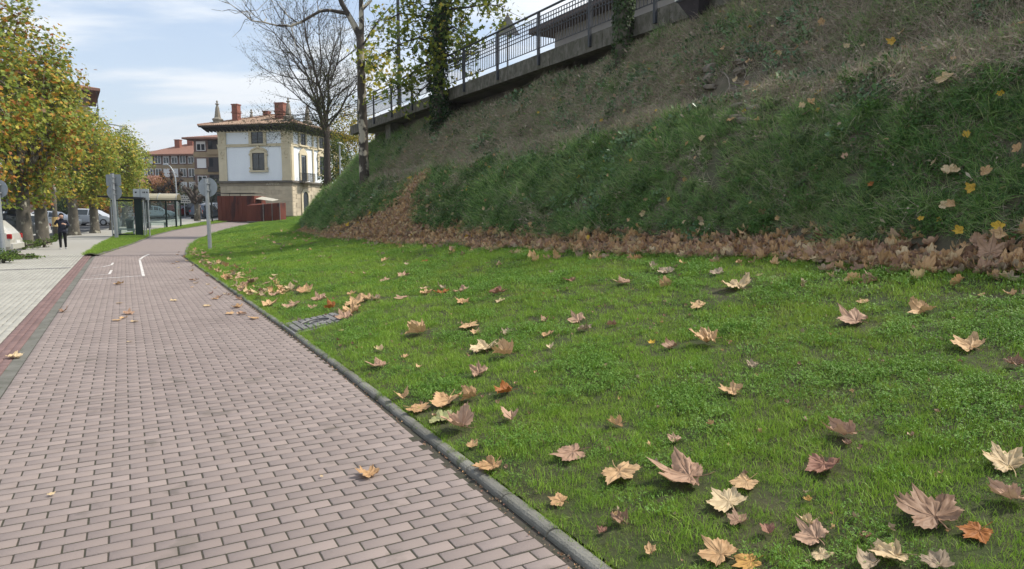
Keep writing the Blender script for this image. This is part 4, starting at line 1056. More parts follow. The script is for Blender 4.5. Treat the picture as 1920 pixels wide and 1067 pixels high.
def bank_sample(n, u0, u1, d0, d1, fn):
    u = RNG.uniform(u0, u1, n); d = RNG.uniform(d0, d1, n)
    dd_ = np.hypot(iu(BX, u), iu(BY, u))
    p = fn(u, d) * np.clip((10.0 / dd_) ** 0.8, 0.16, 1)
    keep = RNG.uniform(0, 1, n) < p
    u, d = u[keep], d[keep]
    P = bank_pos(u, d); v = in_view(P); u, d, P = u[v], d[v], P[v]
    nn = nrm(bank_pos, u, d)
    far = np.clip((np.hypot(P[:, 0], P[:, 1]) / 10.0) ** 0.45, 0.9, 1.9)
    return u, d, P, nn, far
zone_low = lambda u, d: np.clip((np.interp(u, [0, 4, 8, 14], [1.15, 1.28, 1.5, 1.65]) + (fbm(u * 0.5, 0 * u, 5) - 0.5) * 0.7 - d) / 0.22, 0, 1)
def far_green(u): return np.clip((u - 26) / 3, 0, 1)
brown_patch = lambda u, d: fbm(u * 0.55, d * 0.9, 123)
trail = lambda u, d: np.exp(-((u - np.interp(d, [q[1] for q in TR], [q[0] for q in TR])) / (0.85 + 0.9 * np.clip(1 - d, 0, 1))) ** 2) * (d < TR[-1][1] + 0.1)
foot = lambda u, d: np.clip((d - np.interp(u, [-3, 12, 18, 22, 26, 30], [0.05, 0.1, 0.3, 0.6, 0.35, 0.1])) / 0.15, 0, 1)
RU, RD = ud_of(LP(1368, 175)[0])
RU0, RU1 = ud_of(LP(1290, 205)[0])[0], ud_of(LP(1460, 200)[0])[0]
def rock_w(u, d): return np.exp(-(((u - RU) / (abs(RU0 - RU1) * 0.42)) ** 4 + ((d - RD) / 0.55) ** 4))
def f_long(u, d):
    a = zone_low(u, d) * np.clip((0.68 - brown_patch(u, d)) / 0.12, 0.3, 1) * np.where(u > 15, 0.62, 1)
    up = (1 - zone_low(u, d)) * np.clip((brown_patch(u + 40, d) - 0.54) / 0.08, 0, 1) * 0.3 * np.clip((d - 2.2) / 0.4, 0.2, 1)
    top = np.clip((d - 3.3) / 0.4, 0, 1) * (u < 12) * 0.6
    rightside = np.clip((3.6 - u) / 1.2, 0, 1) * (d < 1.8) * 0.7
    return np.clip(np.maximum.reduce([a, up, top, rightside, far_green(u) * 0.9]) * foot(u, d) * (1 - 0.95 * trail(u, d)) * (1 - rock_w(u, d)), 0, 1)
u, d, P, nn, far = bank_sample(44000, -4, 62, 0.03, 4.6, f_long)
out = nn.copy(); out[:, 2] = out[:, 2] * 0.9 + 0.35
down = nn * [1, 1, 0]
rot = eul_from_up(out + down * 0.55 + RNG.normal(0, 0.18, nn.shape), RNG.uniform(0, 6.28, len(P)))
scatter('bank_grass', COLL_LONG, P, rot, far * RNG.uniform(0.4, 0.95, len(P)) * (0.55 + 0.8 * fbm(u * 0.9, d, 33)), 'long drooping grass growing over the lower bank', 'grass')
def f_dry(u, d):
    a = (1 - zone_low(u, d)) * np.clip((4.4 - d) / 0.3, 0, 1)
    b = zone_low(u, d) * np.clip((brown_patch(u, d) - 0.56) / 0.1, 0.08, 0.7)
    rock = rock_w(u, d)
    return np.clip(np.maximum(a, b) * (1 - 0.8 * far_green(u)) * (1 - 0.93 * rock) * foot(u, d) * (1 - trail(u, d)), 0, 1)
u, d, P, nn, far = bank_sample(36000, -4, 45, 0.05, 4.5, f_dry)
rot = eul_from_up(nn + (nn * [1, 1, 0]) * 0.5 + RNG.normal(0, 0.3, nn.shape), RNG.uniform(0, 6.28, len(P)))
scatter('dry_growth', COLL_DRY, P, rot, far * RNG.uniform(0.5, 1.05, len(P)), 'withered grass and stalks covering the upper bank', 'dry growth')
def f_ivy(u, d):
    a = np.clip((fbm(u * 0.7 + 9, d * 1.1, 222) - 0.55) / 0.07, 0, 1) * 0.7
    b = np.clip((d - 3.0) / 0.5, 0, 1) * (u > 13) * 0.8
    c = np.exp(-(((u - 3.8) / 0.5) ** 2 + ((d - 3.2) / 0.7) ** 2)) * 1.0
    return np.clip(np.maximum.reduce([a, b, c]) * foot(u, d) * (1 - trail(u, d)) * (1 - 0.9 * rock_w(u, d)), 0, 1)
u, d, P, nn, far = bank_sample(13000, -4, 48, 0.05, 4.6, f_ivy)
rot = eul_from_up(nn + RNG.normal(0, 0.2, nn.shape), RNG.uniform(0, 6.28, len(P)))
scatter('ivy_cover', COLL_IVY, P, rot, far * RNG.uniform(0.6, 1.1, len(P)), 'dark ivy creeping over the bank under the walkway', 'ivy')
def f_weed(u, d):
    return np.clip((fbm(u * 0.8 + 3, d * 1.3, 333) - 0.46) / 0.08, 0, 1) * np.where(d < 1.5, 1.0, 0.06) * foot(u, d) * (1 - trail(u, d))
u, d, P, nn, far = bank_sample(11000, -4, 40, 0.05, 3.6, f_weed)
rot = eul_from_up(nn + [0, 0, 0.5] + RNG.normal(0, 0.2, nn.shape), RNG.uniform(0, 6.28, len(P)))
scatter('bank_weeds', COLL_WEED, P, rot, far * RNG.uniform(0.5, 1.0, len(P)), 'leafy weeds and nettles low on the bank', 'weeds')

# ================================================================== BUILDINGS
m_plaster = M('plaster_white', (0.80, 0.84, 0.87), (0.74, 0.78, 0.82), 0.85, 0.5, 0.1, stretch=(1, 1, 0.35))
m_ochre = M('ochre_trim', (0.62, 0.54, 0.38), (0.54, 0.47, 0.33), 0.85, 1.2, 0.15)
m_stone = M('sandstone', (0.56, 0.475, 0.345), (0.44, 0.375, 0.275), 0.9, 0.8, 0.3, tint=0.12)
m_dkstone = M('dark_cornice', (0.17, 0.15, 0.12), (0.10, 0.09, 0.08), 0.9, 2.0, 0.2)
m_pane = glass_mat('dark_pane', (0.02, 0.025, 0.03), 0.1)
m_frame = M('dark_frame', (0.05, 0.05, 0.05), (0.035, 0.035, 0.035), 0.6)
m_wframe = M('white_frame', (0.78, 0.78, 0.76), (0.7, 0.7, 0.68), 0.5)
m_blind = M('white_blind', (0.76, 0.76, 0.74), (0.68, 0.68, 0.66), 0.6, 3, stretch=(0.2, 0.2, 30))
m_tile = M('roof_tile', (0.36, 0.20, 0.13), (0.22, 0.13, 0.09), 0.85, 2.2, 0.3, lo=0.3, hi=0.7)
m_tilepale = M('roof_tile_pale', (0.36, 0.255, 0.185), (0.20, 0.135, 0.10), 0.85, 3.0, 0.3, lo=0.3, hi=0.7)
m_soffit = M('dark_timber', (0.045, 0.04, 0.038), (0.03, 0.027, 0.025), 0.8)
m_chim = M('chimney_brick', (0.29, 0.12, 0.085), (0.21, 0.085, 0.06), 0.9, 6, 0.3)
m_pin = M('grey_stone', (0.27, 0.24, 0.19), (0.19, 0.17, 0.14), 0.9, 5, 0.3)
m_iron = M('black_iron', (0.03, 0.035, 0.035), (0.02, 0.02, 0.02), 0.5)

# ---- pale villa with ochre pilasters
HW, HD = 9.4, 13.0
HX = AT(415, 400, 82.0)
vz = 1.35
villa = thing('villa', 'pale blue plastered villa with ochre pilasters, stone ground floor and tiled hip roof', 'house', (HX.x, 82.0, vz), R(-12.3))
def F_(face):
    if face == 'front': return lambda a, d, z: (a, -d, z)
    return lambda a, d, z: (HW + d, a, z)
def fbox(mb, face, a0, a1, d0, d1, z0, z1):
    f = F_(face)
    mb.add([f(a0, d0, z0), f(a1, d0, z0), f(a1, d1, z0), f(a0, d1, z0), f(a0, d0, z1), f(a1, d0, z1), f(a1, d1, z1), f(a0, d1, z1)],
           [(3, 2, 1, 0), (4, 5, 6, 7), (0, 1, 5, 4), (1, 2, 6, 5), (2, 3, 7, 6), (3, 0, 4, 7)])
    return mb
GZ, TZ = 4.0, 10.1          # top of stone floor, top of plaster
MB().box(0.02, HW - 0.02, 0.02, HD, -0.8, GZ).build('ground_floor_wall', m_stone, villa)
MB().box(0.05, HW - 0.05, 0.05, HD - 0.05, GZ, TZ + 0.1).build('upper_wall', m_plaster, villa)
# stone courses of the ground floor, one block each
blk = {}
for face, ln in (('front', HW), ('side', 8.4)):
    for r_ in range(7):
        z0 = 0.0 + r_ * 0.5
        a = 0.9 - (0.45 if r_ % 2 else 0)
        while a < ln - 0.05:
            w = 0.9 if a + 0.9 < ln - 0.02 else ln - 0.02 - a
            a2 = a + w
            hit = face == 'side' and any(a2 > c0 and a < c1 and z0 < zt for c0, c1, zt in ((2.0, 4.0, 3.2), (6.2, 8.6, 3.4)))
            if not hit and w > 0.2:
                mb = MB(); fbox(mb, face, a + 0.012, a2 - 0.012, -0.01, 0.018, z0 + 0.012, z0 + 0.488)
                o = mb.build('stone_block', m_stone, villa)
                at = o.data.attributes.new('tint', 'FLOAT', 'POINT'); at.data.foreach_set('value', np.full(len(o.data.vertices), random.random(), np.float32))
            a += 0.9
for face in ('front', 'side'):                       # rusticated corner stones
    for r_ in range(8):
        a0, a1 = ((HW - (1.5 if r_ % 2 else 1.2), HW + 0.03) if face == 'front' else (0.0, 0.62 if r_ % 2 else 0.5))
        mb = MB(); fbox(mb, face, a0, a1, 0.02, 0.075, 0.02 + r_ * 0.42, 0.02 + r_ * 0.42 + 0.385)
        o = mb.build('quoin', m_stone, villa)
        at = o.data.attributes.new('tint', 'FLOAT', 'POINT'); at.data.foreach_set('value', np.full(len(o.data.vertices), 0.6 + 0.3 * random.random(), np.float32))
def band_around(name, z0, z1, d, mat, dep=9.0):
    mb = MB(); fbox(mb, 'front', -d, HW + d, -0.02, d, z0, z1); fbox(mb, 'side', 0, HD, -0.02, d - 0.003, z0, z1)
    mb.add([(-d, -0.02, z0), (0.02, -0.02, z0), (0.02, HD, z0), (-d, HD, z0), (-d, -0.02, z1), (0.02, -0.02, z1), (0.02, HD, z1), (-d, HD, z1)], [(3, 2, 1, 0), (4, 5, 6, 7), (0, 1, 5, 4), (1, 2, 6, 5), (2, 3, 7, 6), (3, 0, 4, 7)])
    return mb.build(name, mat, villa)
band_around('frieze', 3.52, 3.86, 0.06, M('frieze_stone', (0.34, 0.29, 0.22), (0.27, 0.23, 0.175), 0.9, 1.0, 0.2))
band_around('lower_cornice', 3.86, 4.0, 0.28, m_dkstone)
band_around('cornice_step', 4.0, 4.10, 0.20, m_dkstone)
band_around('string_course', 8.06, 8.30, 0.11, m_ochre)
band_around('string_cap', 8.30, 8.36, 0.16, m_ochre)  # slim projecting ochre moulding that caps the string course
band_around('eaves_band', 9.72, 10.1, 0.10, m_ochre)
for a0, a1 in ((0.0, 1.05), (HW - 1.15, HW + 0.0)):
    mb = MB(); fbox(mb, 'front', a0, a1, 0.0, 0.085, 4.1, 9.72); p = mb.build('pilaster', m_ochre, villa)
    for z0, z1 in ((4.1, 4.4), (7.75, 8.05), (9.45, 9.72)):
        mb = MB(); fbox(mb, 'front', a0 - 0.02, a1 + 0.02, 0.06, 0.14, z0, z1); mb.build('capital', m_ochre, p)
    for zc in (7.2, 9.0):                            # carved scrolls
        mb = MB(); cx = (a0 + a1) / 2
        for sx in (-1, 1):
            pts = [(cx + sx * (0.05 + 0.26 * math.sin(q * 0.9) * (1 - q / 5)), -0.11, zc + 0.34 * math.cos(q * 0.9) * (1 - q / 5)) for q in np.linspace(0, 4.4, 12)]
            mb.tube(pts, 0.045, 5)
        mb.sphere((cx, -0.11, zc - 0.42), 0.1, 8, 6); mb.build('scroll', m_pin if False else m_ochre, p)
for a0, a1 in ((0.0, 0.5), (4.98, 5.28), (8.95, 9.3)):
    mb = MB(); fbox(mb, 'side', a0, a1, 0.0, 0.085, 4.1, 9.72); mb.build('pilaster', m_ochre, villa)
def villa_window(face, a, z, w, h, ornate, arch=False):
    mb = MB(); fbox(mb, face, a - w / 2, a + w / 2, 0.0, 0.03, z, z + h); wo = mb.build('window', m_pane, villa)
    fr = MB(); t = 0.07
    for q in ((a - w / 2, a - w / 2 + t, z, z + h), (a + w / 2 - t, a + w / 2, z, z + h), (a - 0.035, a + 0.035, z + t, z + h - t), (a - w / 2 + t, a + w / 2 - t, z, z + t), (a - w / 2 + t, a + w / 2 - t, z + h - t, z + h)):
        fbox(fr, face, q[0], q[1], 0.02, 0.06, q[2], q[3])
    for zz in (0.35, 0.66): fbox(fr, face, a - w / 2 + t, a + w / 2 - t, 0.02, 0.045, z + h * zz, z + h * zz + 0.04)
    fr.build('window_frame', m_frame, wo)
    sr = MB(); k = 0.28 if ornate else 0.34
    fbox(sr, face, a - w / 2 - k, a - w / 2, 0.0, 0.13, z - 0.05, z + h + 0.1); fbox(sr, face, a + w / 2, a + w / 2 + k, 0.0, 0.13, z - 0.05, z + h + 0.1)
    fbox(sr, face, a - w / 2, a + w / 2, 0.0, 0.125, z + h, z + h + 0.18)
    f = F_(face)
    if ornate:
        poly = [(a + (w / 2 + k + 0.05) * math.cos(q) * (1 if abs(math.cos(q)) > 0.5 else 0.98), z + h + 0.05 + 0.62 * max(0, math.sin(q)) ** 0.9) for q in np.linspace(0, math.pi, 17)]
        sr.prism(poly, lambda p, q, d: f(p, d, q), 0.0, 0.10)
        rim = [f(a + (w / 2 + k) * 0.95 * math.cos(q), 0.13, z + h + 0.14 + 0.40 * math.sin(q) ** 1.2 + 0.08 * math.cos(4 * q)) for q in np.linspace(0, math.pi, 19)]
        sr.tube(rim, 0.065, 6)
        sr.sphere(f(a, 0.12, z + h + 0.66), 0.19, 10, 6)
        for sx in (-1, 1):
            sr.sphere(f(a + sx * (w / 2 + k + 0.02), 0.1, z + h * 0.92), 0.14, 8, 5); sr.sphere(f(a + sx * (w / 2 + k + 0.02), 0.1, z + 0.2), 0.15, 8, 5)
    sr.build('window_surround', m_ochre, wo)
    si = MB(); fbox(si, face, a - w / 2 - k - 0.12, a + w / 2 + k + 0.12, 0.0, 0.24, z - 0.24, z - 0.06); si.build('window_sill', m_ochre, wo)
    return wo
villa_window('front', 5.2, 8.42, 1.55, 1.32, False)
villa_window('front', 5.25, 5.35, 1.6, 1.95, True)
for a in (2.7, 7.2, 11.2): villa_window('side', a, 8.42, 1.2, 1.3, False)
villa_window('side', 7.2, 5.2, 1.3, 2.2, True); villa_window('side', 11.4, 5.2, 1.3, 2.2, True)
# balcony door on the side
mb = MB(); fbox(mb, 'side', 2.1, 3.3, 0.0, 0.035, 4.15, 7.0); bd = mb.build('balcony_door', m_pane, villa)
mb = MB()
for q in ((1.8, 2.1, 4.15, 7.2), (3.3, 3.6, 4.15, 7.2), (1.8, 3.6, 7.2, 7.4)): fbox(mb, 'side', q[0], q[1], 0, 0.13, q[2], q[3])
f = F_('side'); mb.prism([(1.75, 7.4), (3.65, 7.4), (3.3, 7.75), (2.7, 8.02), (2.1, 7.75)], lambda p, q, d: f(p, d, q), 0.0, 0.12); mb.build('door_surround', m_ochre, bd)
mb = MB()
for a in (2.1, 2.68, 3.24): fbox(mb, 'side', a, a + 0.06, 0.03, 0.06, 4.15, 7.0)
mb.build('door_frame', m_frame, bd)
mb = MB(); fbox(mb, 'side', 1.4, 4.0, 0.2, 0.95, 3.86, 4.02); bal = mb.build('balcony', m_dkstone, villa)
for z in (4.12, 5.0):
    mb = MB(); fbox(mb, 'side', 1.45, 3.95, 0.86, 0.90, z, z + 0.05)
    fbox(mb, 'side', 1.45, 1.49, 0.2, 0.86, z, z + 0.05); fbox(mb, 'side', 3.91, 3.95, 0.2, 0.86, z, z + 0.05); mb.build('balcony_rail', m_iron, bal)
for i in range(22):
    a = 1.47 + i * 0.118
    mb = MB(); fbox(mb, 'side', a - 0.014, a + 0.014, 0.866, 0.894, 4.14, 5.0); mb.build('baluster', m_iron, bal)
for i in range(6):
    mb = MB(); d = 0.25 + i * 0.11; fbox(mb, 'side', 1.456, 1.484, d, d + 0.028, 4.14, 5.0); mb.build('baluster', m_iron, bal)
mb = MB(); f = F_('side'); mb.prism([(2.5, 3.86), (2.9, 3.86), (2.85, 3.45), (2.55, 3.45)], lambda p, q, d: f(p, d, q), 0.0, 0.7); mb.build('bracket', m_stone, bal)
# arched doorways of the ground floor
for a, w, h in ((2.95, 1.25, 2.9), (7.4, 1.9, 3.0)):
    def arch(ww, hh): return [(a - ww / 2, 0)] + [(a + ww / 2 * math.cos(q), hh - ww / 2 + ww / 2 * math.sin(q)) for q in np.linspace(math.pi, 0, 13)] + [(a + ww / 2, 0)]
    mb = MB(); mb.prism(arch(w, h), lambda p, q, d: f(p, d, q), 0.0, 0.03); door = mb.build('arched_door', m_pane, villa)
    outer = arch(w + 0.7, h + 0.35); inner = arch(w, h)
    mb = MB(); n = len(outer)
    for d0, d1 in ((0.0, 0.12),):
        vs = [f(p, d1, q) for p, q in outer] + [f(p, d1, q) for p, q in inner] + [f(p, d0, q) for p, q in outer] + [f(p, d0, q) for p, q in inner]
        fs = []
        for i in range(n - 1):
            fs += [(i, i + 1, n + i + 1, n + i), (2 * n + i, 2 * n + i + 1, i + 1, i), (n + i, n + i + 1, 3 * n + i + 1, 3 * n + i)]
        mb.add(vs, fs)
    mb.build('arch_surround', m_ochre if w < 1.5 else m_stone, door)
# name in raised letters on the frieze
def text_mesh(body, size, depth, mat, name):
    cu = bpy.data.curves.new(name, 'FONT'); cu.body = body; cu.size = size; cu.extrude = depth; cu.align_x = 'CENTER'; cu.align_y = 'CENTER'
    to = bpy.data.objects.new(name, cu); COL.objects.link(to)
    me = bpy.data.meshes.new_from_object(to.evaluated_get(bpy.context.evaluated_depsgraph_get()))
    COL.objects.unlink(to); bpy.data.objects.remove(to); me.materials.clear(); me.materials.append(mat); me.name = name
    return me
m_letter = M('stone_letter', (0.66, 0.60, 0.49), (0.58, 0.52, 0.42), 0.8, 6)
o = obj('lettering', text_mesh('AZPEITIA', 0.36, 0.02, m_letter, 'lettering'), villa, (7.0, -0.085, 3.69), (math.pi / 2, 0, 0), (1.15, 1, 1))
# roof: hipped, with raised tile rows, dark timber eaves on brackets
OV = 1.55
ez, rz = 10.12, 11.9
x0, x1, y0, y1 = -OV, HW + OV, -OV, HD + OV
rx0, rx1, ry0, ry1 = HW / 2 - 0.3, HW / 2 + 0.3, HW / 2 + 0.2, HD - HW / 2 + 0.3
E = [(x0, y0, ez + 0.32), (x1, y0, ez + 0.32), (x1, y1, ez + 0.32), (x0, y1, ez + 0.32)]
Rg = [(HW / 2, ry0, rz + 0.4), (HW / 2, ry1, rz + 0.4)]
mb = MB(); mb.add(E + Rg, [(0, 1, 4), (1, 2, 5, 4), (2, 3, 5), (3, 0, 4, 5)]); roof = mb.build('roof', m_tilepale, villa, fix=False)
def hip_rows(mb, A, B, C, D, step, rad):
    """raised rows of cover tiles from eaves A-B up to ridge D-C"""
    A, B, C, D = map(Vector, (A, B, C, D)); ln = (B - A).length; n = int(ln / step)
    ed = (B - A).normalized(); mid = ((C + D) / 2)
    for i in range(n + 1):
        p = A + ed * (i * ln / n); a = i / n
        # run straight up the slope until the hip
        up = (D - A) - ed * (D - A).dot(ed)
        lo_, hi_ = (D - A).dot(ed), (C - A).dot(ed)
        q = (p - A).dot(ed)
        k = 1.0
        if q < lo_: k = q / max(lo_, 1e-6)
        elif q > hi_: k = (ln - q) / max(ln - hi_, 1e-6)
        if k < 0.03: continue
        e = p + up * k
        nrm_ = Vector((0, 0, 0.02))
        mb.tube([p + nrm_ - up.normalized() * 0.08, e + nrm_], [rad, rad * 0.9], 5, True)
mb = MB(); hip_rows(mb, E[0], E[1], Rg[0], Rg[0], 0.27, 0.085); hip_rows(mb, E[1], E[2], Rg[1], Rg[0], 0.27, 0.085); hip_rows(mb, E[3], E[0], Rg[0], Rg[1], 0.27, 0.085)
mb.build('tile_row', m_tilepale, roof)['kind'] = 'stuff'
mb = MB()
for a, b in ((E[0], Rg[0]), (E[1], Rg[0]), (Rg[0], Rg[1])): mb.tube([Vector(a) + Vector((0, 0, .06)), Vector(b) + Vector((0, 0, .06))], 0.14, 6)
mb.build('ridge_tile', m_tile, roof)
mb = MB(); mb.box(x0 + 0.06, x1 - 0.06, y0 + 0.06, y1 - 0.06, ez + 0.14, ez + 0.30); mb.build('eaves_board', m_soffit, villa)
for i in range(26):
    a = x0 + 0.35 + i * (x1 - x0 - 0.7) / 25
    mb = MB(); mb.prism([(-OV + 0.12, ez + 0.13), (0.0, ez + 0.13), (0.0, ez - 0.32), (-0.25, ez - 0.3)], lambda p, q, d: (a + d, p, q), -0.07, 0.07); mb.build('eaves_bracket', m_soffit, villa)
for i in range(30):
    a = -0.8 + i * (HD + 1.6) / 29
    mb = MB(); mb.prism([(OV - 0.12, ez + 0.13), (0.0, ez + 0.13), (0.0, ez - 0.32), (0.25, ez - 0.3)], lambda p, q, d: (HW + p, a + d, q), -0.07, 0.07); mb.build('eaves_bracket', m_soffit, villa)
def chimney(x, y, z0, w, h):
    c = MB().box(x - w / 2, x + w / 2, y - w / 2, y + w / 2, z0, z0 + h).build('chimney', m_chim, roof)
    MB().box(x - w / 2 - 0.07, x + w / 2 + 0.07, y - w / 2 - 0.07, y + w / 2 + 0.07, z0 + h * 0.62, z0 + h * 0.68).box(x - w / 2 - 0.06, x + w / 2 + 0.06, y - w / 2 - 0.06, y + w / 2 + 0.06, z0 + h, z0 + h + 0.12).build('chimney_band', m_chim, roof)
chimney(1.75, 1.2, 10.6, 0.72, 2.45); chimney(7.3, 1.8, 10.6, 1.1, 2.5); chimney(2.8, 6.0, 11.2, 0.7, 1.7)
for x, y in ((0.0, 0.1), (HW - 0.2, 0.1), (HW - 0.2, 4.4), (0.0, 7.0)):
    MB().lathe(x, y, [(0.75, 10.6), (0.75, 10.95), (0.5, 11.0), (0.62, 11.25), (0.62, 11.35), (0.36, 11.5), (0.2, 12.7), (0.1, 12.95), (0.22, 13.05), (0.22, 13.12), (0.06, 13.2), (0.13, 13.35), (0.05, 13.5)], 8).build('pinnacle', m_pin, villa)

# ---- apartment blocks down the street
m_apt = M('brown_render', (0.21, 0.145, 0.12), (0.17, 0.115, 0.095), 0.9, 0.7)
m_aptband = M('ochre_render', (0.36, 0.28, 0.17), (0.29, 0.22, 0.135), 0.9, 0.7)
m_aptroof = M('brown_tile', (0.25, 0.135, 0.095), (0.19, 0.095, 0.07), 0.9, 1.5, 0.3, stretch=(6, 1, 1))
m_balc = M('balcony_dark', (0.06, 0.05, 0.05), (0.04, 0.04, 0.04), 0.7)
def apt(name, label, loc, rz, W, D, floors, fh, cols, roof_h, ov, seed, base_h=3.2, chim=()):
    r = random.Random(seed)
    t = thing(name, label, 'apartment block', loc, rz)
    H = base_h + floors * fh
    MB().box(0, W, 0, D, -1, H).build('wall', m_apt, t)
    for i in range(floors):
        z = base_h + i * fh
        MB().box(-0.06, W + 0.06, -0.07, D, z - 0.32, z + 0.55).build('floor_band', m_aptband, t)
    for i in range(floors):
        z = base_h + i * fh
        for c, (a, w, kind) in enumerate(cols):
            if kind == 'b':
                b = MB().box(a - w / 2, a + w / 2, -0.02, 0.4, z + 0.2, z + fh - 0.35).build('balcony_recess', m_balc, t)
                MB().box(a - w / 2 - .05, a + w / 2 + .05, -0.32, -0.24, z + 0.1, z + 0.95).build('balcony_front', m_aptband if i % 2 else m_balc, b)
                MB().box(a - w / 2 + .1, a - w / 2 + .75, -0.06, -0.03, z + 0.4, z + fh - 0.5).build('balcony_window', m_pane, b)
            else:
                z0, z1 = z + 0.85, z + 2.2
                shut = r.random() < 0.4
                wo = MB().box(a - w / 2, a + w / 2, -0.10, 0.0, z0, z1).build('window', m_blind if shut else m_pane, t)
                fr = MB(); k = 0.10
                for q in ((a - w / 2 - k, a - w / 2, z0 - k, z1 + k), (a + w / 2, a + w / 2 + k, z0 - k, z1 + k), (a - w / 2, a + w / 2, z0 - k, z0), (a - w / 2, a + w / 2, z1, z1 + k)):
                    fr.box(q[0], q[1], -0.14, -0.05, q[2], q[3])
                if not shut:
                    fr.box(a - 0.05, a + 0.05, -0.13, -0.05, z0, z1)
                    if r.random() < 0.6: fr.box(a - w / 2, a + w / 2, -0.125, -0.05, z1 - 0.35, z1)
                fr.build('window_frame', m_wframe, wo)
    rf = MB(); e = H
    V = [(-ov, -ov, e), (W + ov, -ov, e), (W + ov, D + ov, e), (-ov, D + ov, e), (min(D, W) * 0.42, D / 2, e + roof_h), (W - min(D, W) * 0.42, D / 2, e + roof_h)]
    rf.add(V + [(x, y, z - 0.28) for x, y, z in V[:4]], [(0, 1, 5, 4), (1, 2, 5), (2, 3, 4, 5), (3, 0, 4), (6, 7, 1, 0), (7, 8, 2, 1), (8, 9, 3, 2), (9, 6, 0, 3), (9, 8, 7, 6)])
    ro = rf.build('roof', m_aptroof, t)
    for x, y, w, h in chim:
        MB().box(x, x + w, y, y + 0.8, e + 0.2, e + h).box(x - .08, x + w + .08, y - .08, y + .88, e + h, e + h + 0.12).build('chimney', m_chim, ro)
    # ground floor openings
    for c, (a, w, kind) in enumerate(cols):
        if c % 2 == 0:
            MB().box(a - w / 2 - 0.3, a + w / 2 + 0.3, -0.08, 0.0, 0.1, 2.6).build('shop_opening', m_pane, t)
    return t
p = AT(278, 400, 128.0)
cols = [(0.9 + i * 1.62 if i < 6 else 0, 1.0, 'w') for i in range(6)] + [(10.2, 1.5, 'b')]
apt('apartment_block', 'long brown apartment block with red roof and brick chimneys down the street', (p.x, 128, 2.4), R(-6), 11.3, 11, 4, 2.45, cols, 2.4, 0.8, 4, 0.25, chim=((4.0, 3.0, 1.0, 2.9), (5.6, 4.5, 1.1, 3.2), (8.2, 5, 1.0, 3.4)))
p = AT(369, 400, 116.0)
apt('apartment_block', 'taller brown apartment block with ochre balconies rising beside the villa', (p.x, 116, 2.3), R(-4), 9.5, 11, 4, 2.85, [(1.3, 1.35, 'w'), (3.6, 2.2, 'b'), (6.4, 1.3, 'w'), (8.3, 1.4, 'w')], 1.3, 1.3, 9, 0.45, chim=((6.0, 4, 0.9, 1.7),))
p = AT(178, 400, 84.0)
blk_l = apt('apartment_block', 'brown apartment block with overhanging eaves showing above the plane trees', (p.x - 26 * math.cos(R(33)), 84 - 26 * math.sin(R(33)), 1.2), R(33), 26.0, 12, 5, 2.62, [(1.5 + 2.6 * i, 1.3, 'w') for i in range(8)] + [(22.8, 1.1, 'w'), (24.9, 0.9, 'w')], 1.9, 1.3, 12, 2.2)
# open corner gallery with slender posts
MB().box(26.0, 27.0, -0.9, 8, 12.2, 12.35).build('gallery_floor', m_soffit, blk_l)
for z in (12.9, 13.3): MB().box(26.0, 27.0, -0.9, -0.86, z, z + 0.05).box(26.95, 27.0, -0.86, 8, z, z + 0.05).build('gallery_rail', m_iron, blk_l)
for q in ((26.93, -0.9), (26.1, -0.9)): MB().box(q[0], q[0] + 0.07, q[1], q[1] + 0.07, 9.6, 15.1).build('gallery_post', m_iron, blk_l)

# ---- low terrace with garages behind the parking
p0 = GP(60, 417)
low = thing('low_building', 'low brick-brown building with white doors behind the parked cars', 'building', (-84, 92, 1.6), R(4))
MB().box(0, 34, 0, 8, -1, 4.0).build('wall', M('brick_brown', (0.26, 0.13, 0.09), (0.19, 0.10, 0.075), 0.9, 3), low)
MB().add([(-.5, -.6, 4.0), (34.5, -.6, 4.0), (34.5, 8.6, 4.0), (-.5, 8.6, 4.0), (-.5, 4, 5.4), (34.5, 4, 5.4)], [(0, 1, 5, 4), (2, 3, 4, 5), (0, 4, 3), (1, 2, 5), (0, 3, 2, 1)]).build('roof', m_aptroof, low)
for i in range(8):
    d = MB().box(1.2 + i * 4.1, 3.4 + i * 4.1, -0.06, 0, 0, 2.4).build('door', m_wframe, low)
    MB().box(3.2 + i * 4.1, 3.28 + i * 4.1, -0.10, -0.06, 1.0, 1.15).build('handle', m_iron, d)

# ---- rusty steel kiosk of two boxes in front of the villa
m_corten = M('rusty_steel', (0.155, 0.045, 0.028), (0.105, 0.030, 0.021), 0.85, 1.4, 0.1, stretch=(1, 1, 0.25), spots=((0.06, 0.022, 0.02), 0.9, 0.6))
m_steel = M('grey_steel', (0.30, 0.29, 0.28), (0.22, 0.21, 0.21), 0.5, 3, metal=0.4)
m_awn = M('pale_roof_sheet', (0.46, 0.44, 0.36), (0.38, 0.36, 0.30), 0.6)
kp = AT(409, 413, 72.0)
kio = thing('kiosk', 'large rust-red steel kiosk standing before the villa', 'kiosk', (kp.x, 72, gf(72)), R(-8))
MB().cbox(0, 4.15, 0, 2.4, 0.02, 2.70, 0.02).build('body', m_corten, kio)
for i in range(9): MB().box(0.06 + i * 0.46, 0.06 + i * 0.46 + 0.425, -0.03, 0.001, 0.06, 2.66).build('wall_panel', m_corten, kio)
for i in range(3): MB().box(0.1 + i * 1.2, 0.14 + i * 1.2, 0.1, 0.14, 2.70, 2.95).build('roof_post', m_iron, kio)
MB().box(-0.05, 4.2, 0.05, 2.4, 2.95, 3.02).build('roof_sheet', m_dkstone, kio)
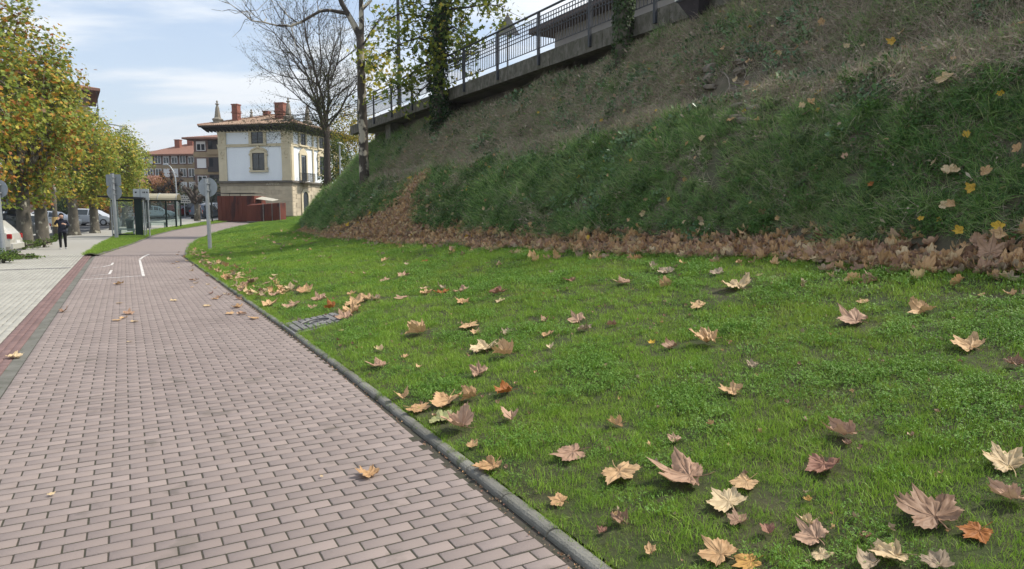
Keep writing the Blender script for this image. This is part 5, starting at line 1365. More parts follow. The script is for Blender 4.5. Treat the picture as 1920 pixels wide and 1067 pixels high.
MB().add([(4.16, 0.2, 2.35), (6.0, 0.2, 2.12), (6.0, 1.6, 2.3), (4.16, 1.6, 2.62), (4.16, 0.2, 2.40), (6.0, 0.2, 2.17), (6.0, 1.6, 2.35), (4.16, 1.6, 2.67)], [(3, 2, 1, 0), (4, 5, 6, 7), (0, 1, 5, 4), (1, 2, 6, 5), (2, 3, 7, 6), (3, 0, 4, 7)]).build('awning', m_awn, kio)
kp = AT(463, 410, 70.0)
ki2 = thing('kiosk', 'small rust-red steel booth with grey corner posts beside the larger kiosk', 'kiosk', (kp.x, 70.0, gf(70)), R(-8))
MB().add([(0, 0, .15), (3.6, 0, .15), (3.6, 1.3, .15), (0, 1.3, .15), (0, 0, 1.75), (3.6, 0, 2.0), (3.6, 1.3, 2.05), (0, 1.3, 1.95)], [(3, 2, 1, 0), (4, 5, 6, 7), (0, 1, 5, 4), (1, 2, 6, 5), (2, 3, 7, 6), (3, 0, 4, 7)]).build('body', m_corten, ki2)
for x in (1.90, 2.35, 2.85, 3.25): MB().box(x, x + 0.36, -0.035, 0.001, 0.18, 1.85).build('wall_panel', m_corten, ki2)
MB().box(0.05, 1.82, -0.03, 0.001, 0.18, 1.70).build('wall_panel', m_corten, ki2)
for x in (1.83, 2.78, 3.62): MB().box(x - 0.03, x + 0.03, -0.07, -0.036, 0.0, 2.02).build('corner_post', m_steel, ki2)
MB().box(-0.02, 3.66, -0.06, 1.32, 0.08, 0.14).build('floor_frame', m_steel, ki2)
for x in (0.1, 1.2, 2.4, 3.5): MB().box(x - 0.05, x + 0.05, 0.0, 1.2, -0.15, 0.08).build('foot', m_steel, ki2)

# ---- blue notice board by the villa door
bp = AT(590, 392, 78.0)
bs = thing('notice_board', 'blue notice board with white letters beside the villa arch', 'sign', (bp.x, 78.0, ground_z(bp.x, 78.0) - 0.05), R(-10))
m_blue = M('sign_blue', (0.02, 0.06, 0.33), (0.015, 0.05, 0.28), 0.4)
m_wpaint = M('white_paint', (0.8, 0.8, 0.8), (0.72, 0.72, 0.72), 0.5)
zz = bp.z - bs.location.z
MB().box(-0.1, 1.1, -0.03, 0.03, zz - 0.9, zz + 0.55).build('panel', m_blue, bs)
for x in (0.0, 0.95): MB().box(x, x + 0.06, 0.03, 0.08, 0, zz + 0.5).build('post', m_steel, bs)
obj('lettering', text_mesh('BO', 0.55, 0.004, m_wpaint, 'lettering'), bs, (0.42, -0.036, zz - 0.05), (math.pi / 2, 0, 0))

# ---- houses above the walkway
m_houseA = M('grey_render', (0.40, 0.37, 0.35), (0.33, 0.31, 0.30), 0.9, 0.8)
m_houseB = M('cream_render', (0.62, 0.56, 0.42), (0.54, 0.48, 0.36), 0.9, 0.8)
m_roofd = M('slate_brown', (0.13, 0.10, 0.09), (0.09, 0.07, 0.065), 0.9, 3, 0.3)
def hillhouse(label, s0, s1, t0, dep, z0, H, wallm, wins, roof_h, ov, extra=None):
    x, y = st(s1, t0)
    t = thing('hillside_house', label, 'house', (x, y, z0), TH - math.pi / 2)     # local x runs towards the viewer along the walkway, y away to the right
    W = s1 - s0
    MB().box(0, W, 0, dep, -1.0, H).build('wall', wallm, t)
    e = H
    V = [(-ov, -ov, e), (W + ov, -ov, e), (W + ov, dep + ov, e), (-ov, dep + ov, e), (dep * 0.35, dep / 2, e + roof_h), (W - dep * 0.35, dep / 2, e + roof_h)]
    MB().add(V + [(x_, y_, z_ - 0.22) for x_, y_, z_ in V[:4]], [(0, 1, 5, 4), (1, 2, 5), (2, 3, 4, 5), (3, 0, 4), (6, 7, 1, 0), (7, 8, 2, 1), (8, 9, 3, 2), (9, 6, 0, 3), (9, 8, 7, 6)]).build('roof', m_roofd, t)
    for a, z, w, h in wins:
        wo = MB().box(a - w / 2, a + w / 2, -0.04, 0, z, z + h).build('window', m_pane, t)
        fr = MB()
        for q in ((a - w / 2 - .08, a - w / 2, z - .08, z + h + .08), (a + w / 2, a + w / 2 + .08, z - .08, z + h + .08), (a - w / 2, a + w / 2, z - .08, z), (a - w / 2, a + w / 2, z + h, z + h + .08), (a - .03, a + .03, z, z + h)): fr.box(q[0], q[1], -0.09, -0.02, q[2], q[3])
        fr.build('window_frame', m_wframe, wo)
        MB().box(a - w / 2 - .15, a + w / 2 + .15, -0.16, -0.02, z - .16, z - .08).build('window_sill', m_houseA, wo)
    return t
hA = hillhouse('grey single-storey house with dark eaves behind the walkway railing', 18.2, 26.2, 17.0, 8, 5.9, 3.9, m_houseA, [(0.9, 0.9, 0.9, 1.5), (3.3, 1.4, 1.4, 1.1), (5.4, 1.3, 1.3, 1.3), (7.2, 1.2, 0.8, 1.3)], 1.9, 0.85)
MB().box(3.2, 8.6, 2.0, 8.0, 3.9, 8.6).build('upper_storey', m_houseA, hA)
MB().box(2.6, 9.2, 1.3, 8.6, 8.6, 8.85).build('upper_eaves', m_wframe, hA)
MB().box(7.75, 7.9, -0.14, -0.01, 0, 3.8).build('drainpipe', m_wframe, hA)
hB = hillhouse('cream house with brick corner and red-framed windows at the top of the bank', 2.0, 16.6, 18.0, 9, 5.9, 5.6, m_houseB, [(2.4, 1.0, 1.0, 1.5), (5.2, 1.0, 1.1, 1.6), (8.6, 1.0, 1.1, 1.6), (11.4, 1.0, 1.1, 1.6)], 2.0, 0.9)
for i in range(12): MB().box(-0.03, 0.45 if i % 2 else 0.62, -0.05, 0.0, -0.2 + i * 0.45, 0.22 + i * 0.45).build('corner_brick', m_chim, hB)
for a in (5.2, 8.6):
    MB().box(a - 1.0, a - 0.64, -0.06, 0, 0.9, 2.75).build('shutter', M('shutter_red', (0.16, 0.055, 0.05), (0.12, 0.04, 0.04), 0.6), hB)

# ---- concrete walkway and its railing
m_deck = M('walkway_concrete', (0.165, 0.152, 0.13), (0.085, 0.08, 0.062), 0.9, 3.4, 0.5, lo=0.35, hi=0.62, stretch=(1, 1.6, 1.0), spots=((0.085, 0.082, 0.06), 6.0, 0.55))
m_under = M('walkway_soffit', (0.20, 0.185, 0.165), (0.15, 0.14, 0.125), 0.9, 1.2, 0.2)
T_R = 10.5
WZ = 6.14
wy = thing('walkway', 'concrete walkway slab cantilevered along the top of the bank', 'walkway', (0, 0, 0))
wy.location = (*st(0, T_R), 0); wy.rotation_euler = (0, 0, TH)      # local x = across, y = along
MB().box(0.0, 3.2, 2.0, 35.5, WZ - 0.32, WZ - 0.10).build('slab', m_under, wy)
for i in range(14):
    MB().box(-0.03, 0.32, 2.0 + i * 2.4, 2.0 + i * 2.4 + 2.385, WZ - 0.42, WZ).build('kerb_beam', m_deck, wy)
MB().box(1.1, 1.5, 10, 35.0, 3.2, WZ - 0.33).build('retaining_wall', m_under, wy)
for yy_ in (24.0, 30.5): MB().box(0.35, 1.0, yy_, yy_ + 0.7, 3.2, WZ - 0.33).build('pier', m_deck, wy)
m_rail = M('railing_paint', (0.055, 0.06, 0.07), (0.045, 0.048, 0.055), 0.5, 6, metal=0.2)
rl = thing('railing', 'dark steel railing with square lattice top along the walkway', 'railing', wy.location, TH)
SP = 2.445
ps = [9.58 + SP * k for k in range(-1, 11)]
pm = MB().box(-0.035, 0.035, -0.035, 0.035, -0.32, 1.12).mesh('post', m_rail)
bm_ = MB().box(-0.008, 0.008, -0.008, 0.008, 0.14, 1.0).mesh('baluster', m_rail)
hm = MB().box(-0.009, 0.009, 0.04, SP - 0.04, -0.011, 0.011).mesh('lattice_bar', m_rail)
for q in ps: obj('post', pm, rl, (-0.07, q, WZ))
MB().tube([(-0.07, ps[0] - 1, WZ + 1.13), (-0.07, ps[-1] + 0.5, WZ + 1.13)], 0.032, 8).build('handrail', m_rail, rl)
for q in ps[:-1]:
    for h in (0.14, 0.56, 0.67, 0.78, 0.89, 1.0): obj('lattice_bar', hm, rl, (-0.055 if h > 0.2 else -0.07, q, WZ + h))
    for k in range(1, 19): obj('baluster', bm_, rl, (-0.07, q + SP * k / 19, WZ))
# dark wedge-shaped planter hung on the railing
pp = AT(1305, 20, 14.3)
pl = thing('hanging_planter', 'dark wedge-shaped planter hanging from the railing at the top of the bank', 'planter', (pp.x, pp.y, pp.z - 0.22), TH)
MB().add([(-.22, -.3, .42), (.12, -.3, .42), (.12, .3, .42), (-.22, .3, .42), (-.02, -.07, 0), (.1, -.07, 0), (.1, .07, 0), (-.02, .07, 0)], [(0, 1, 2, 3), (7, 6, 5, 4), (0, 4, 5, 1), (1, 5, 6, 2), (2, 6, 7, 3), (3, 7, 4, 0)]).build('box', M('planter_dark', (0.05, 0.04, 0.05), (0.035, 0.03, 0.035), 0.6), pl)
MB().box(-.24, .14, -.32, .32, .42, .46).build('rim', m_iron, pl)
# thin dark pole rising from the walkway, and a triangular sign seen from behind
q = st(30.2, 11.2)
pole = thing('pole', 'slender dark pole rising from the walkway behind the plane tree', 'pole', (q[0], q[1], WZ - 0.1))
MB().tube([(0, 0, 0), (0, 0, 4), (0, 0, 11)], [0.09, 0.075, 0.06], 8).build('shaft', m_rail, pole); MB().cyl(0, 0, 0.16, 0, 0.25, 10).build('base', m_rail, pole)
q = st(22.6, 12.6)
ts = thing('warning_sign', 'triangular road sign seen from behind through the ivy tree leaves', 'sign', (q[0], q[1], WZ - 0.1))
MB().cyl(0, 0, 0.035, 0, 2.9, 8).build('post', m_steel, ts)
MB().prism([(-0.45, 2.1), (0.45, 2.1), (0, 2.88)], lambda a, b, d: (a, d, b), -0.06, -0.04).build('plate', m_steel, ts)

# ================================================================== TREES
m_bark = M('plane_bark', (0.14, 0.125, 0.10), (0.075, 0.068, 0.055), 0.9, 3.0, 0.5, spots=((0.33, 0.315, 0.25), 4.5, 0.6), stretch=(1, 1, 0.6))
m_barkd = M('mottled_bark', (0.075, 0.062, 0.05), (0.045, 0.038, 0.032), 0.9, 3.0, 0.5, spots=((0.40, 0.36, 0.285), 2.8, 0.505), stretch=(1, 1, 0.8))
m_twig = M('dark_twig', (0.075, 0.06, 0.05), (0.05, 0.04, 0.035), 0.9, 6)
m_leafc = foliage_mat('crown_leaf', None, 0.38, 0.55, attr=True)
def leaf_cloud(name, P, N_, size, cols, shape='plane', mat=None, seed=0, droop=0.0):
    """many separate leaf faces at P with normals N_, one colour each"""
    r = np.random.default_rng(seed); n = len(P)
    if shape == 'plane':
        a = np.radians([-90, -40, -15, 8, 38, 62, 90, 118, 142, 172, 195, 220]); q = np.array([0.12, 0.42, 0.62, 0.42, 0.85, 0.5, 1.0, 0.5, 0.85, 0.42, 0.62, 0.42])
        T = np.stack([q * np.cos(a), q * np.sin(a), 0.18 * q * q * np.cos(2 * a)], 1) * 0.55
    elif shape == 'ivy':
        a = np.radians([-90, -30, 20, 90, 160, 210]); q = np.array([0.35, 0.75, 0.6, 1.0, 0.6, 0.75])
        T = np.stack([q * np.cos(a), q * np.sin(a), 0.1 * q * np.cos(2 * a)], 1) * 0.55
    else:
        T = np.array([[0, -0.5, 0], [0.2, 0.0, 0.04], [0, 0.5, -0.03], [-0.2, 0.0, 0.04]])
    k = len(T)
    Nn = N_ / (np.linalg.norm(N_, axis=1, keepdims=True) + 1e-9)
    ref = r.normal(0, 1, (n, 3)); ref[:, 2] -= droop
    Yv = ref - Nn * np.sum(ref * Nn, 1, keepdims=True); Yv /= np.linalg.norm(Yv, axis=1, keepdims=True) + 1e-9
    Xv = np.cross(Yv, Nn)
    sz = size * r.uniform(0.65, 1.25, n)
    V = P[:, None, :] + sz[:, None, None] * (T[None, :, 0:1] * Xv[:, None, :] + T[None, :, 1:2] * Yv[:, None, :] + T[None, :, 2:3] * Nn[:, None, :])
    idx = np.arange(n)[:, None] * k
    F = np.concatenate([idx + [[0, i, i + 1]] for i in range(1, k - 1)] if False else [np.concatenate([idx, idx + i, idx + i + 1], 1) for i in range(1, k - 1)])
    C = np.ones((n, k, 4), np.float32); C[:, :, :3] = cols[:, None, :]
    return np_mesh(name, V.reshape(-1, 3), F, mat or m_leafc, False, {'col': ('FLOAT_COLOR', C.reshape(-1, 4))})
def pal(cols, w, n, r, jit=0.15):
    c = np.array(cols)[r.choice(len(cols), n, p=np.array(w) / sum(w))]
    return np.clip(c * (1 + r.normal(0, jit, (n, 1))), 0.005, 1).astype(np.float32)
def wob(p0, p1, n, amp, r, up=0.0):
    p0, p1 = np.array(p0, float), np.array(p1, float); L_ = np.linalg.norm(p1 - p0)
    out = []
    for i in range(n + 1):
        u = i / n
        p = p0 + (p1 - p0) * u + r.normal(0, amp * L_, 3) * (0 < i < n) + np.array([0, 0, up * L_ * math.sin(u * math.pi)])
        out.append(tuple(p))
    return out
GREENS = [(0.14, 0.20, 0.035), (0.20, 0.26, 0.04), (0.30, 0.32, 0.05), (0.46, 0.38, 0.055), (0.50, 0.28, 0.04), (0.38, 0.14, 0.035), (0.2, 0.11, 0.05)]
def plane_crown(seed, w, nclu, per, leaf=0.2):
    r = np.random.default_rng(seed)
    q = r.normal(0, 1, (nclu, 3)); q /= np.linalg.norm(q, axis=1, keepdims=True)
    rad = r.uniform(0.25, 1, nclu) ** 0.45
    c = q * rad[:, None] * (0.86 + 0.3 * r.uniform(0, 1, (nclu, 1)))
    c[:, 2] = np.maximum(c[:, 2], -0.9)
    hue = r.uniform(0, 1, nclu)
    P = []; Nn = []; C = []
    for i in range(nclu):
        m = int(per * r.uniform(0.5, 1.5))
        sg = np.array([0.13, 0.13, 0.085]) * r.uniform(0.7, 1.3)
        p = c[i] + r.normal(0, 1, (m, 3)) * sg
        P.append(p); Nn.append(q[i] * 0.6 + np.array([0, 0, 0.7]) + r.normal(0, 0.55, (m, 3)))
        ww = np.array(w) * (1 + 3.0 * (np.array([1, 1, 1, 0, 0, 0, 0]) if hue[i] < 0.6 else np.array([0, 0, 0.4, 1, 1, 0.8, 0.6])))
        C.append(pal(GREENS, ww, m, r))
    return c, np.concatenate(P), np.concatenate(Nn), np.concatenate(C)
crown_cache = {}
def plane_tree(label, x, y, H, rx, rz_, zc, tr, variant, rot, lean=(0, 0), trunk_top=None, group=None):
    """street plane: thick mottled trunk, limbs, one crown of separate leaves"""
    z0 = gf(y) - 0.03
    t = thing('plane_tree', label, 'tree', (x, y, z0), 0, group)
    w = {'near0': (2.5, 3, 3, 2.0, 2.4, 1.6, 0.8), 'near': (3, 4, 4, 1.5, 1.3, 0.7, 0.4), 'mid': (2, 3, 4, 2.0, 0.7, 0.3, 0.2), 'far': (1.5, 3, 5, 2.0, 0.3, 0.1, 0.05)}['near0' if variant in (('near', 1), ('near', 2)) else variant[0]]
    key = variant
    seed = {'near': 1, 'mid': 2, 'far': 3}[variant[0]] * 10 + variant[1]
    r = np.random.default_rng(seed + 500)
    if key not in crown_cache: crown_cache[key] = plane_crown(seed, w, 125 if variant[0] == 'near' else 110, 58)
    c, P, Nn, C = crown_cache[key]
    ca, sa = math.cos(rot), math.sin(rot); RM = np.array([[ca, -sa, 0], [sa, ca, 0], [0, 0, 1]])
    sc_ = np.array([rx, rx, rz_]); off = np.array([lean[0], lean[1], zc])
    P2 = (P @ RM.T) * sc_ + off; N2 = Nn @ RM.T
    keep = P2[:, 2] > 1.9
    obj('crown', leaf_cloud('crown', P2[keep], N2[keep], 0.27 if variant[0] == 'near' else 0.25, C[keep], 'plane', None, seed, 0.8), t)
    th = trunk_top or 3.0
    mb = MB()
    pts = [(0, 0, -0.1), (0.0, 0.0, 0.12), (0.0, 0.02, 0.5), (lean[0] * 0.2, lean[1] * 0.2, th * 0.55), (lean[0] * 0.5, lean[1] * 0.5, th)]
    mb.tube(pts, [tr * 1.7, tr * 1.35, tr * 1.08, tr * 0.95, tr * 0.85], 14)
    o = mb.build('trunk', m_bark, t, True)
    for vtx in o.data.vertices:
        a = math.atan2(vtx.co.y, vtx.co.x); k = 1 + 0.10 * math.sin(3 * a + rot * 7 + vtx.co.z * 1.3) + 0.05 * math.sin(7 * a + vtx.co.z * 3)
        vtx.co.x *= k; vtx.co.y *= k
    c2 = (c @ RM.T) * sc_ + off
    top = np.array([lean[0] * 0.5, lean[1] * 0.5, th - 0.15])
    lm = MB()
    nl = 6
    heads = []
    for i in range(nl):
        a = 2 * math.pi * i / nl + rot
        e = top + np.array([math.cos(a) * rx * 0.42, math.sin(a) * rx * 0.42, (zc - th) * (0.75 + 0.5 * r.uniform())])
        lm.tube(wob(top, e, 4, 0.04, r, 0.05), list(np.linspace(tr * 0.5, tr * 0.17, 5)), 6); heads.append(e)
    for q in c2:
        h = min(heads, key=lambda e: np.linalg.norm(e - q))
        s0 = top + (h - top) * r.uniform(0.5, 1.0)
        lm.tube(wob(s0, q, 3, 0.05, r, 0.04), [0.035, 0.025, 0.016, 0.008], 4, False)
    lm.build('branches', m_bark, t)
    return t
row = [  # px, base y, height scale ...
    (-75, 476, 12.4, 2.9, 5.0, 6.9, 0.33, ('near', 1), 'plane tree with orange-tinged crown cut by the left picture edge'),
    (48, 463, 12.6, 2.85, 5.3, 7.2, 0.31, ('near', 2), 'nearest plane tree with thick pale trunk and weeds at its foot'),
    (80, 459, 11.6, 2.35, 4.3, 6.3, 0.28, ('near', 3), 'second plane tree, dark mottled trunk just right of the nearest one'),
    (140, 441, 10.8, 2.9, 3.7, 5.6, 0.31, ('mid', 1), 'plane tree standing behind the walking person'),
    (178, 437, 9.9, 2.5, 3.5, 5.4, 0.27, ('mid', 2), 'plane tree with straight pale trunk left of the double traffic sign'),
    (214, 431, 9.2, 2.3, 3.4, 5.5, 0.27, ('far', 1), 'plane tree rising directly behind the double traffic sign'),
    (236, 425, 8.8, 2.2, 3.0, 5.1, 0.25, ('far', 2), 'farthest leafy plane tree, seen through the first bus shelter'),
]
for i, (px, py, H, rx, rz_, zc, tr, var, lab) in enumerate(row):
    p = GP(px, py) if px > 0 else GP(5, py) + Vector((-1.6, 0, 0))
    plane_tree(lab, p.x, p.y, H, rx, rz_, zc, tr, var, i * 1.3, (0.1 * (i % 3 - 1), 0), 3.2 if i < 3 else 3.4, group='plane trees along the street')

# young thin tree with a yellow wrap among the planes
p = GP(106, 447)
yt = thing('young_tree', 'thin young tree with a pale wrapped trunk behind the walking person', 'tree', (p.x, p.y, p.z))
MB().tube([(0, 0, -0.05), (0, 0, 1.5), (0.05, 0, 3.4)], [0.17, 0.14, 0.10], 9).build('trunk', m_bark, yt, True)
MB().tube([(0, 0, 0.75), (0, 0, 1.35)], [0.19, 0.185], 10).build('wrap', M('yellow_wrap', (0.55, 0.40, 0.17), (0.45, 0.31, 0.12), 0.8), yt)
r = np.random.default_rng(77)
P = r.normal(0, 1, (700, 3)) * [0.9, 0.9, 0.7] + [0, 0, 3.9]
obj('crown', leaf_cloud('crown', P, r.normal(0, 0.6, (700, 3)) + [0, 0, 0.6], 0.18, pal(GREENS, (1, 2, 4, 3, 1, 0.5, 0.2), 700, r), 'plane', None, 78), yt)

def on_bank(px, d):
    us = np.arange(0, 45, 0.02); P = bank_pos(us, np.full_like(us, d))
    q = 960 + 1280 * P[:, 0] / (P[:, 1] * math.cos(PITCH) - (P[:, 2] - CAM_Z) * math.sin(PITCH)); i = int(np.argmin(np.abs(q - px)))
    return Vector(P[i])
# ---- slender plane with mottled bark on the bank
YB = 27.0
base, _n = LP(684, 352)
YB = base.y
stree = thing('slender_plane_tree', 'slender plane tree with blotched trunk leaning up from the grassy bank', 'tree', (base.x, base.y, base.z - 0.15))
def loc_(px, py, dy=0.0, o=stree): return tuple(AT(px, py, o.location.y + dy) - o.location)
mb = MB()
mb.tube([loc_(686, 356), loc_(684, 345), loc_(682, 300), loc_(681, 240), loc_(678, 170), loc_(677, 110), loc_(675, 66)], [0.26, 0.215, 0.205, 0.19, 0.18, 0.165, 0.16], 10)
mb.build('trunk', m_barkd, stree, True)
limbs = [([(675, 70), (665, 49), (656, 33), (641, 7), (630, -25), (622, -60)], [0.14, 0.13, 0.115, 0.10, 0.08, 0.05], 0.0),
         ([(676, 80), (678, 50), (677, 0), (679, -40), (683, -80)], [0.13, 0.11, 0.09, 0.07, 0.04], 0.0),
         ([(650, 24), (636, 23), (618, 19), (600, 21), (583, 31), (566, 41), (545, 49), (520, 48), (495, 42), (472, 39), (452, 22), (432, 8), (415, 2)], [0.075, 0.07, 0.065, 0.06, 0.055, 0.05, 0.045, 0.035, 0.03, 0.025, 0.02, 0.014, 0.008], -1.5),
         ([(495, 42), (478, 30), (462, 12), (450, -8)], [0.02, 0.017, 0.013, 0.008], -1.5), ([(560, 44), (540, 30), (522, 10), (510, -15)], [0.03, 0.024, 0.018, 0.01], -1.2),
         ([(677, 20), (692, 5), (710, -20)], [0.07, 0.05, 0.03], 0.3), ([(677, 110), (700, 120), (720, 140), (735, 165)], [0.04, 0.03, 0.02, 0.01], -0.6), ([(678, 90), (695, 60), (712, 35), (735, 10)], [0.045, 0.035, 0.025, 0.012], -0.5)]
mb = MB(); r = np.random.default_rng(31)
for pp, rr, dy in limbs:
    n = len(pp); mb.tube([loc_(a, b, dy * i / (n - 1)) for i, (a, b) in enumerate(pp)], rr, 7)
    for i in range(1, n):
        for _ in range(2):
            s0 = np.array(loc_(*pp[i], dy * i / (n - 1)))
            e = s0 + r.normal(0, 1, 3) * 0.55 + [0, 0, 0.25]
            mb.tube(wob(s0, e, 3, 0.06, r), [min(0.02, rr[i] * 0.5), 0.012, 0.009, 0.005], 4, False)
mb.build('branches', m_barkd, stree)
P = []; 
for _ in range(30):
    c = np.array(loc_(r.uniform(668, 752), r.uniform(95, 185), r.uniform(-1.2, 0.6))); P.append(c + r.normal(0, 0.22, (int(r.uniform(4, 15)), 3)))
for _ in range(14):
    c = np.array(loc_(r.uniform(690, 760), r.uniform(-30, 60), r.uniform(-1, 1))); P.append(c + r.normal(0, 0.25, (int(r.uniform(4, 12)), 3)))
P = np.concatenate(P); n = len(P)
YG_ = [(0.14, 0.18, 0.025), (0.24, 0.27, 0.03), (0.40, 0.36, 0.04), (0.5, 0.36, 0.04)]
obj('crown', leaf_cloud('crown', P, r.normal(0, 0.6, (n, 3)) + [-0.2, -0.5, 0.5], 0.26, pal(YG_, (2, 3, 3, 1.2), n, r), 'plane', None, 33, 1.0), stree)

# ---- ivy-clad tree on the bank by the walkway
base = on_bank(824, 3.25)
itree = thing('ivy_tree', 'plane tree with its trunk sheathed in dark ivy at the walkway edge', 'tree', (base.x, base.y, base.z - 0.15))
def loc_i(px, py, dy=0.0): return loc_(px, py, dy, itree)
axis = [(0, 0, -0.1), loc_i(823, 190), loc_i(822, 120), loc_i(825, 50), loc_i(828, 0), loc_i(830, -60), loc_i(833, -130)]
MB().tube(axis, [0.24, 0.22, 0.21, 0.20, 0.19, 0.17, 0.12], 9).build('trunk', m_barkd, itree, True)
r = np.random.default_rng(51); n = 5200
u = r.uniform(0, len(axis) - 1.001, n); i0 = u.astype(int); f_ = (u - i0)[:, None]
A = np.array(axis); c = A[i0] * (1 - f_) + A[i0 + 1] * f_
q = r.uniform(0, 6.283, n); out = np.stack([np.cos(q), np.sin(q), 0 * q], 1)
thick = (0.25 + 0.13 * fbm(c[:, 2] * 1.7, q * 0.9, 8) + 0.05 * np.sin(c[:, 2] * 2.1 + q)) * r.uniform(0.85, 1.25, n)
P = c + out * thick[:, None]
obj('ivy', leaf_cloud('ivy', P, out + r.normal(0, 0.45, (n, 3)) + [0, 0, 0.35], 0.105, pal([(0.02, 0.05, 0.015), (0.03, 0.07, 0.02), (0.05, 0.10, 0.03), (0.07, 0.07, 0.03)], (3, 3, 2, 0.6), n, r), 'ivy', None, 52, 1.0), itree)
mb = MB(); P = []
limbs = [([(823, 60), (800, 20), (770, -10)], 0), ([(826, 30), (850, 5), (885, -15)], -0.5), ([(822, 110), (790, 120), (760, 150), (735, 175)], -0.8), ([(822, 85), (785, 70), (745, 85), (715, 110)], -0.6), ([(824, 40), (790, 30), (750, 25), (720, 40)], 0.5),
         ([(826, 20), (870, 15), (910, 8), (945, 12)], -1.0), ([(826, 60), (850, 50), (872, 65), (885, 90)], -0.6), ([(822, 140), (800, 160), (775, 185)], -0.7), ([(828, -10), (880, -25), (940, -20)], -0.8), ([(823, 95), (845, 105), (862, 120)], -0.5)]
for pp, dy in limbs:
    n = len(pp); pts = [loc_i(a, b, dy * i / (n - 1)) for i, (a, b) in enumerate(pp)]
    mb.tube(pts, list(np.linspace(0.045, 0.012, n)), 6)
    for i in range(n - 1):
        for k in range(9):
            t_ = r.uniform(0.15, 1); c = np.array(pts[i]) * (1 - t_) + np.array(pts[i + 1]) * t_
            e = c + r.normal(0, 0.5, 3) * [1, 1, 0.8]
            mb.tube(wob(c, e, 2, 0.05, r), [0.012, 0.008, 0.004], 4, False)
            P.append(e + r.normal(0, 0.17, (int(r.uniform(6, 17)), 3)))
mb.build('branches', m_twig, itree)
P = np.concatenate(P); n = len(P)
obj('crown', leaf_cloud('crown', P, r.normal(0, 0.6, (n, 3)) + [-0.2, -0.4, 0.6], 0.24, pal([(0.10, 0.15, 0.025), (0.16, 0.20, 0.03), (0.27, 0.28, 0.035), (0.42, 0.34, 0.05)], (3, 4, 2, 0.6), n, r), 'plane', None, 53, 1.0), itree)

# ---- ivy-covered stump pole at the railing
base = on_bank(1167, 3.45)
ip = thing('ivy_post', 'stout ivy-covered trunk standing against the walkway railing', 'tree', (base.x, base.y, base.z - 0.1))
ax = [(0, 0, -0.1), loc_(1168, 50, 0, ip), loc_(1170, 0, 0, ip), loc_(1172, -60, 0, ip)]
MB().tube(ax, [0.20, 0.17, 0.16, 0.14], 9).build('trunk', m_bark, ip, True)
n = 1500; u = r.uniform(0.25, 2.999, n); i0 = u.astype(int); f_ = (u - i0)[:, None]; A = np.array(ax); c = A[i0] * (1 - f_) + A[i0 + 1] * f_
q = r.uniform(0, 6.283, n); out = np.stack([np.cos(q), np.sin(q), 0 * q], 1)
obj('ivy', leaf_cloud('ivy', c + out * r.uniform(0.16, 0.27, (n, 1)), out + r.normal(0, 0.45, (n, 3)) + [0, 0, .3], 0.085, pal([(0.04, 0.07, 0.025), (0.06, 0.10, 0.035), (0.085, 0.13, 0.05)], (2, 3, 2), n, r), 'ivy', None, 54, 1.0), ip)

# ---- far bare tree with a fan of fine branches beside the villa
YF = 46.0
fb = AT(614, 352, YF)
gzf = ground_z(fb.x, YF)
ft = thing('bare_tree', 'tall nearly leafless tree spreading a fan of fine branches beside the villa', 'tree', (fb.x, YF, gzf - 0.1))
def loc_f(px, py, dy=0.0): return np.array(loc_(px, py, dy, ft))
mb = MB(); tw = MB(); r = np.random.default_rng(9)
mb.tube([(0, 0, 0), tuple(loc_f(614, 330)), tuple(loc_f(613, 280)), tuple(loc_f(613, 235))], [0.30, 0.24, 0.205, 0.19], 10)
twp = []
def grow(p, d, L_, r0, lev):
    n = 5; pts = [p]; dd = d.copy()
    for i in range(n):
        dd = dd + r.normal(0, 0.12, 3) + np.array([0, 0, 0.035]); dd /= np.linalg.norm(dd)
        pts.append(pts[-1] + dd * L_ / n)
    rr = list(np.linspace(r0, r0 * 0.42, n + 1))
    (mb if lev < 2 else tw).tube([tuple(q) for q in pts], rr, 6 if lev < 2 else (4 if lev == 2 else 3), False)
    if lev >= 2: twp.extend(pts[2:])
    if lev == 3: return
    kids = (7, 7, 6)[lev]
    for k in range(kids):
        i = 1 + (k * (n - 1)) // kids + (1 if r.uniform() < 0.5 else 0); i = min(i, n)
        a = r.normal(0, 1, 3); a -= dd * a.dot(dd); a /= np.linalg.norm(a)
        ang = r.uniform(0.35, 0.8)
        nd = dd * math.cos(ang) + a * math.sin(ang)
        grow(pts[i], nd, L_ * r.uniform(0.42, 0.68), max(r0 * 0.38, 0.0055), lev + 1)
    grow(pts[-1], dd, L_ * 0.6, r0 * 0.42, lev + 1)
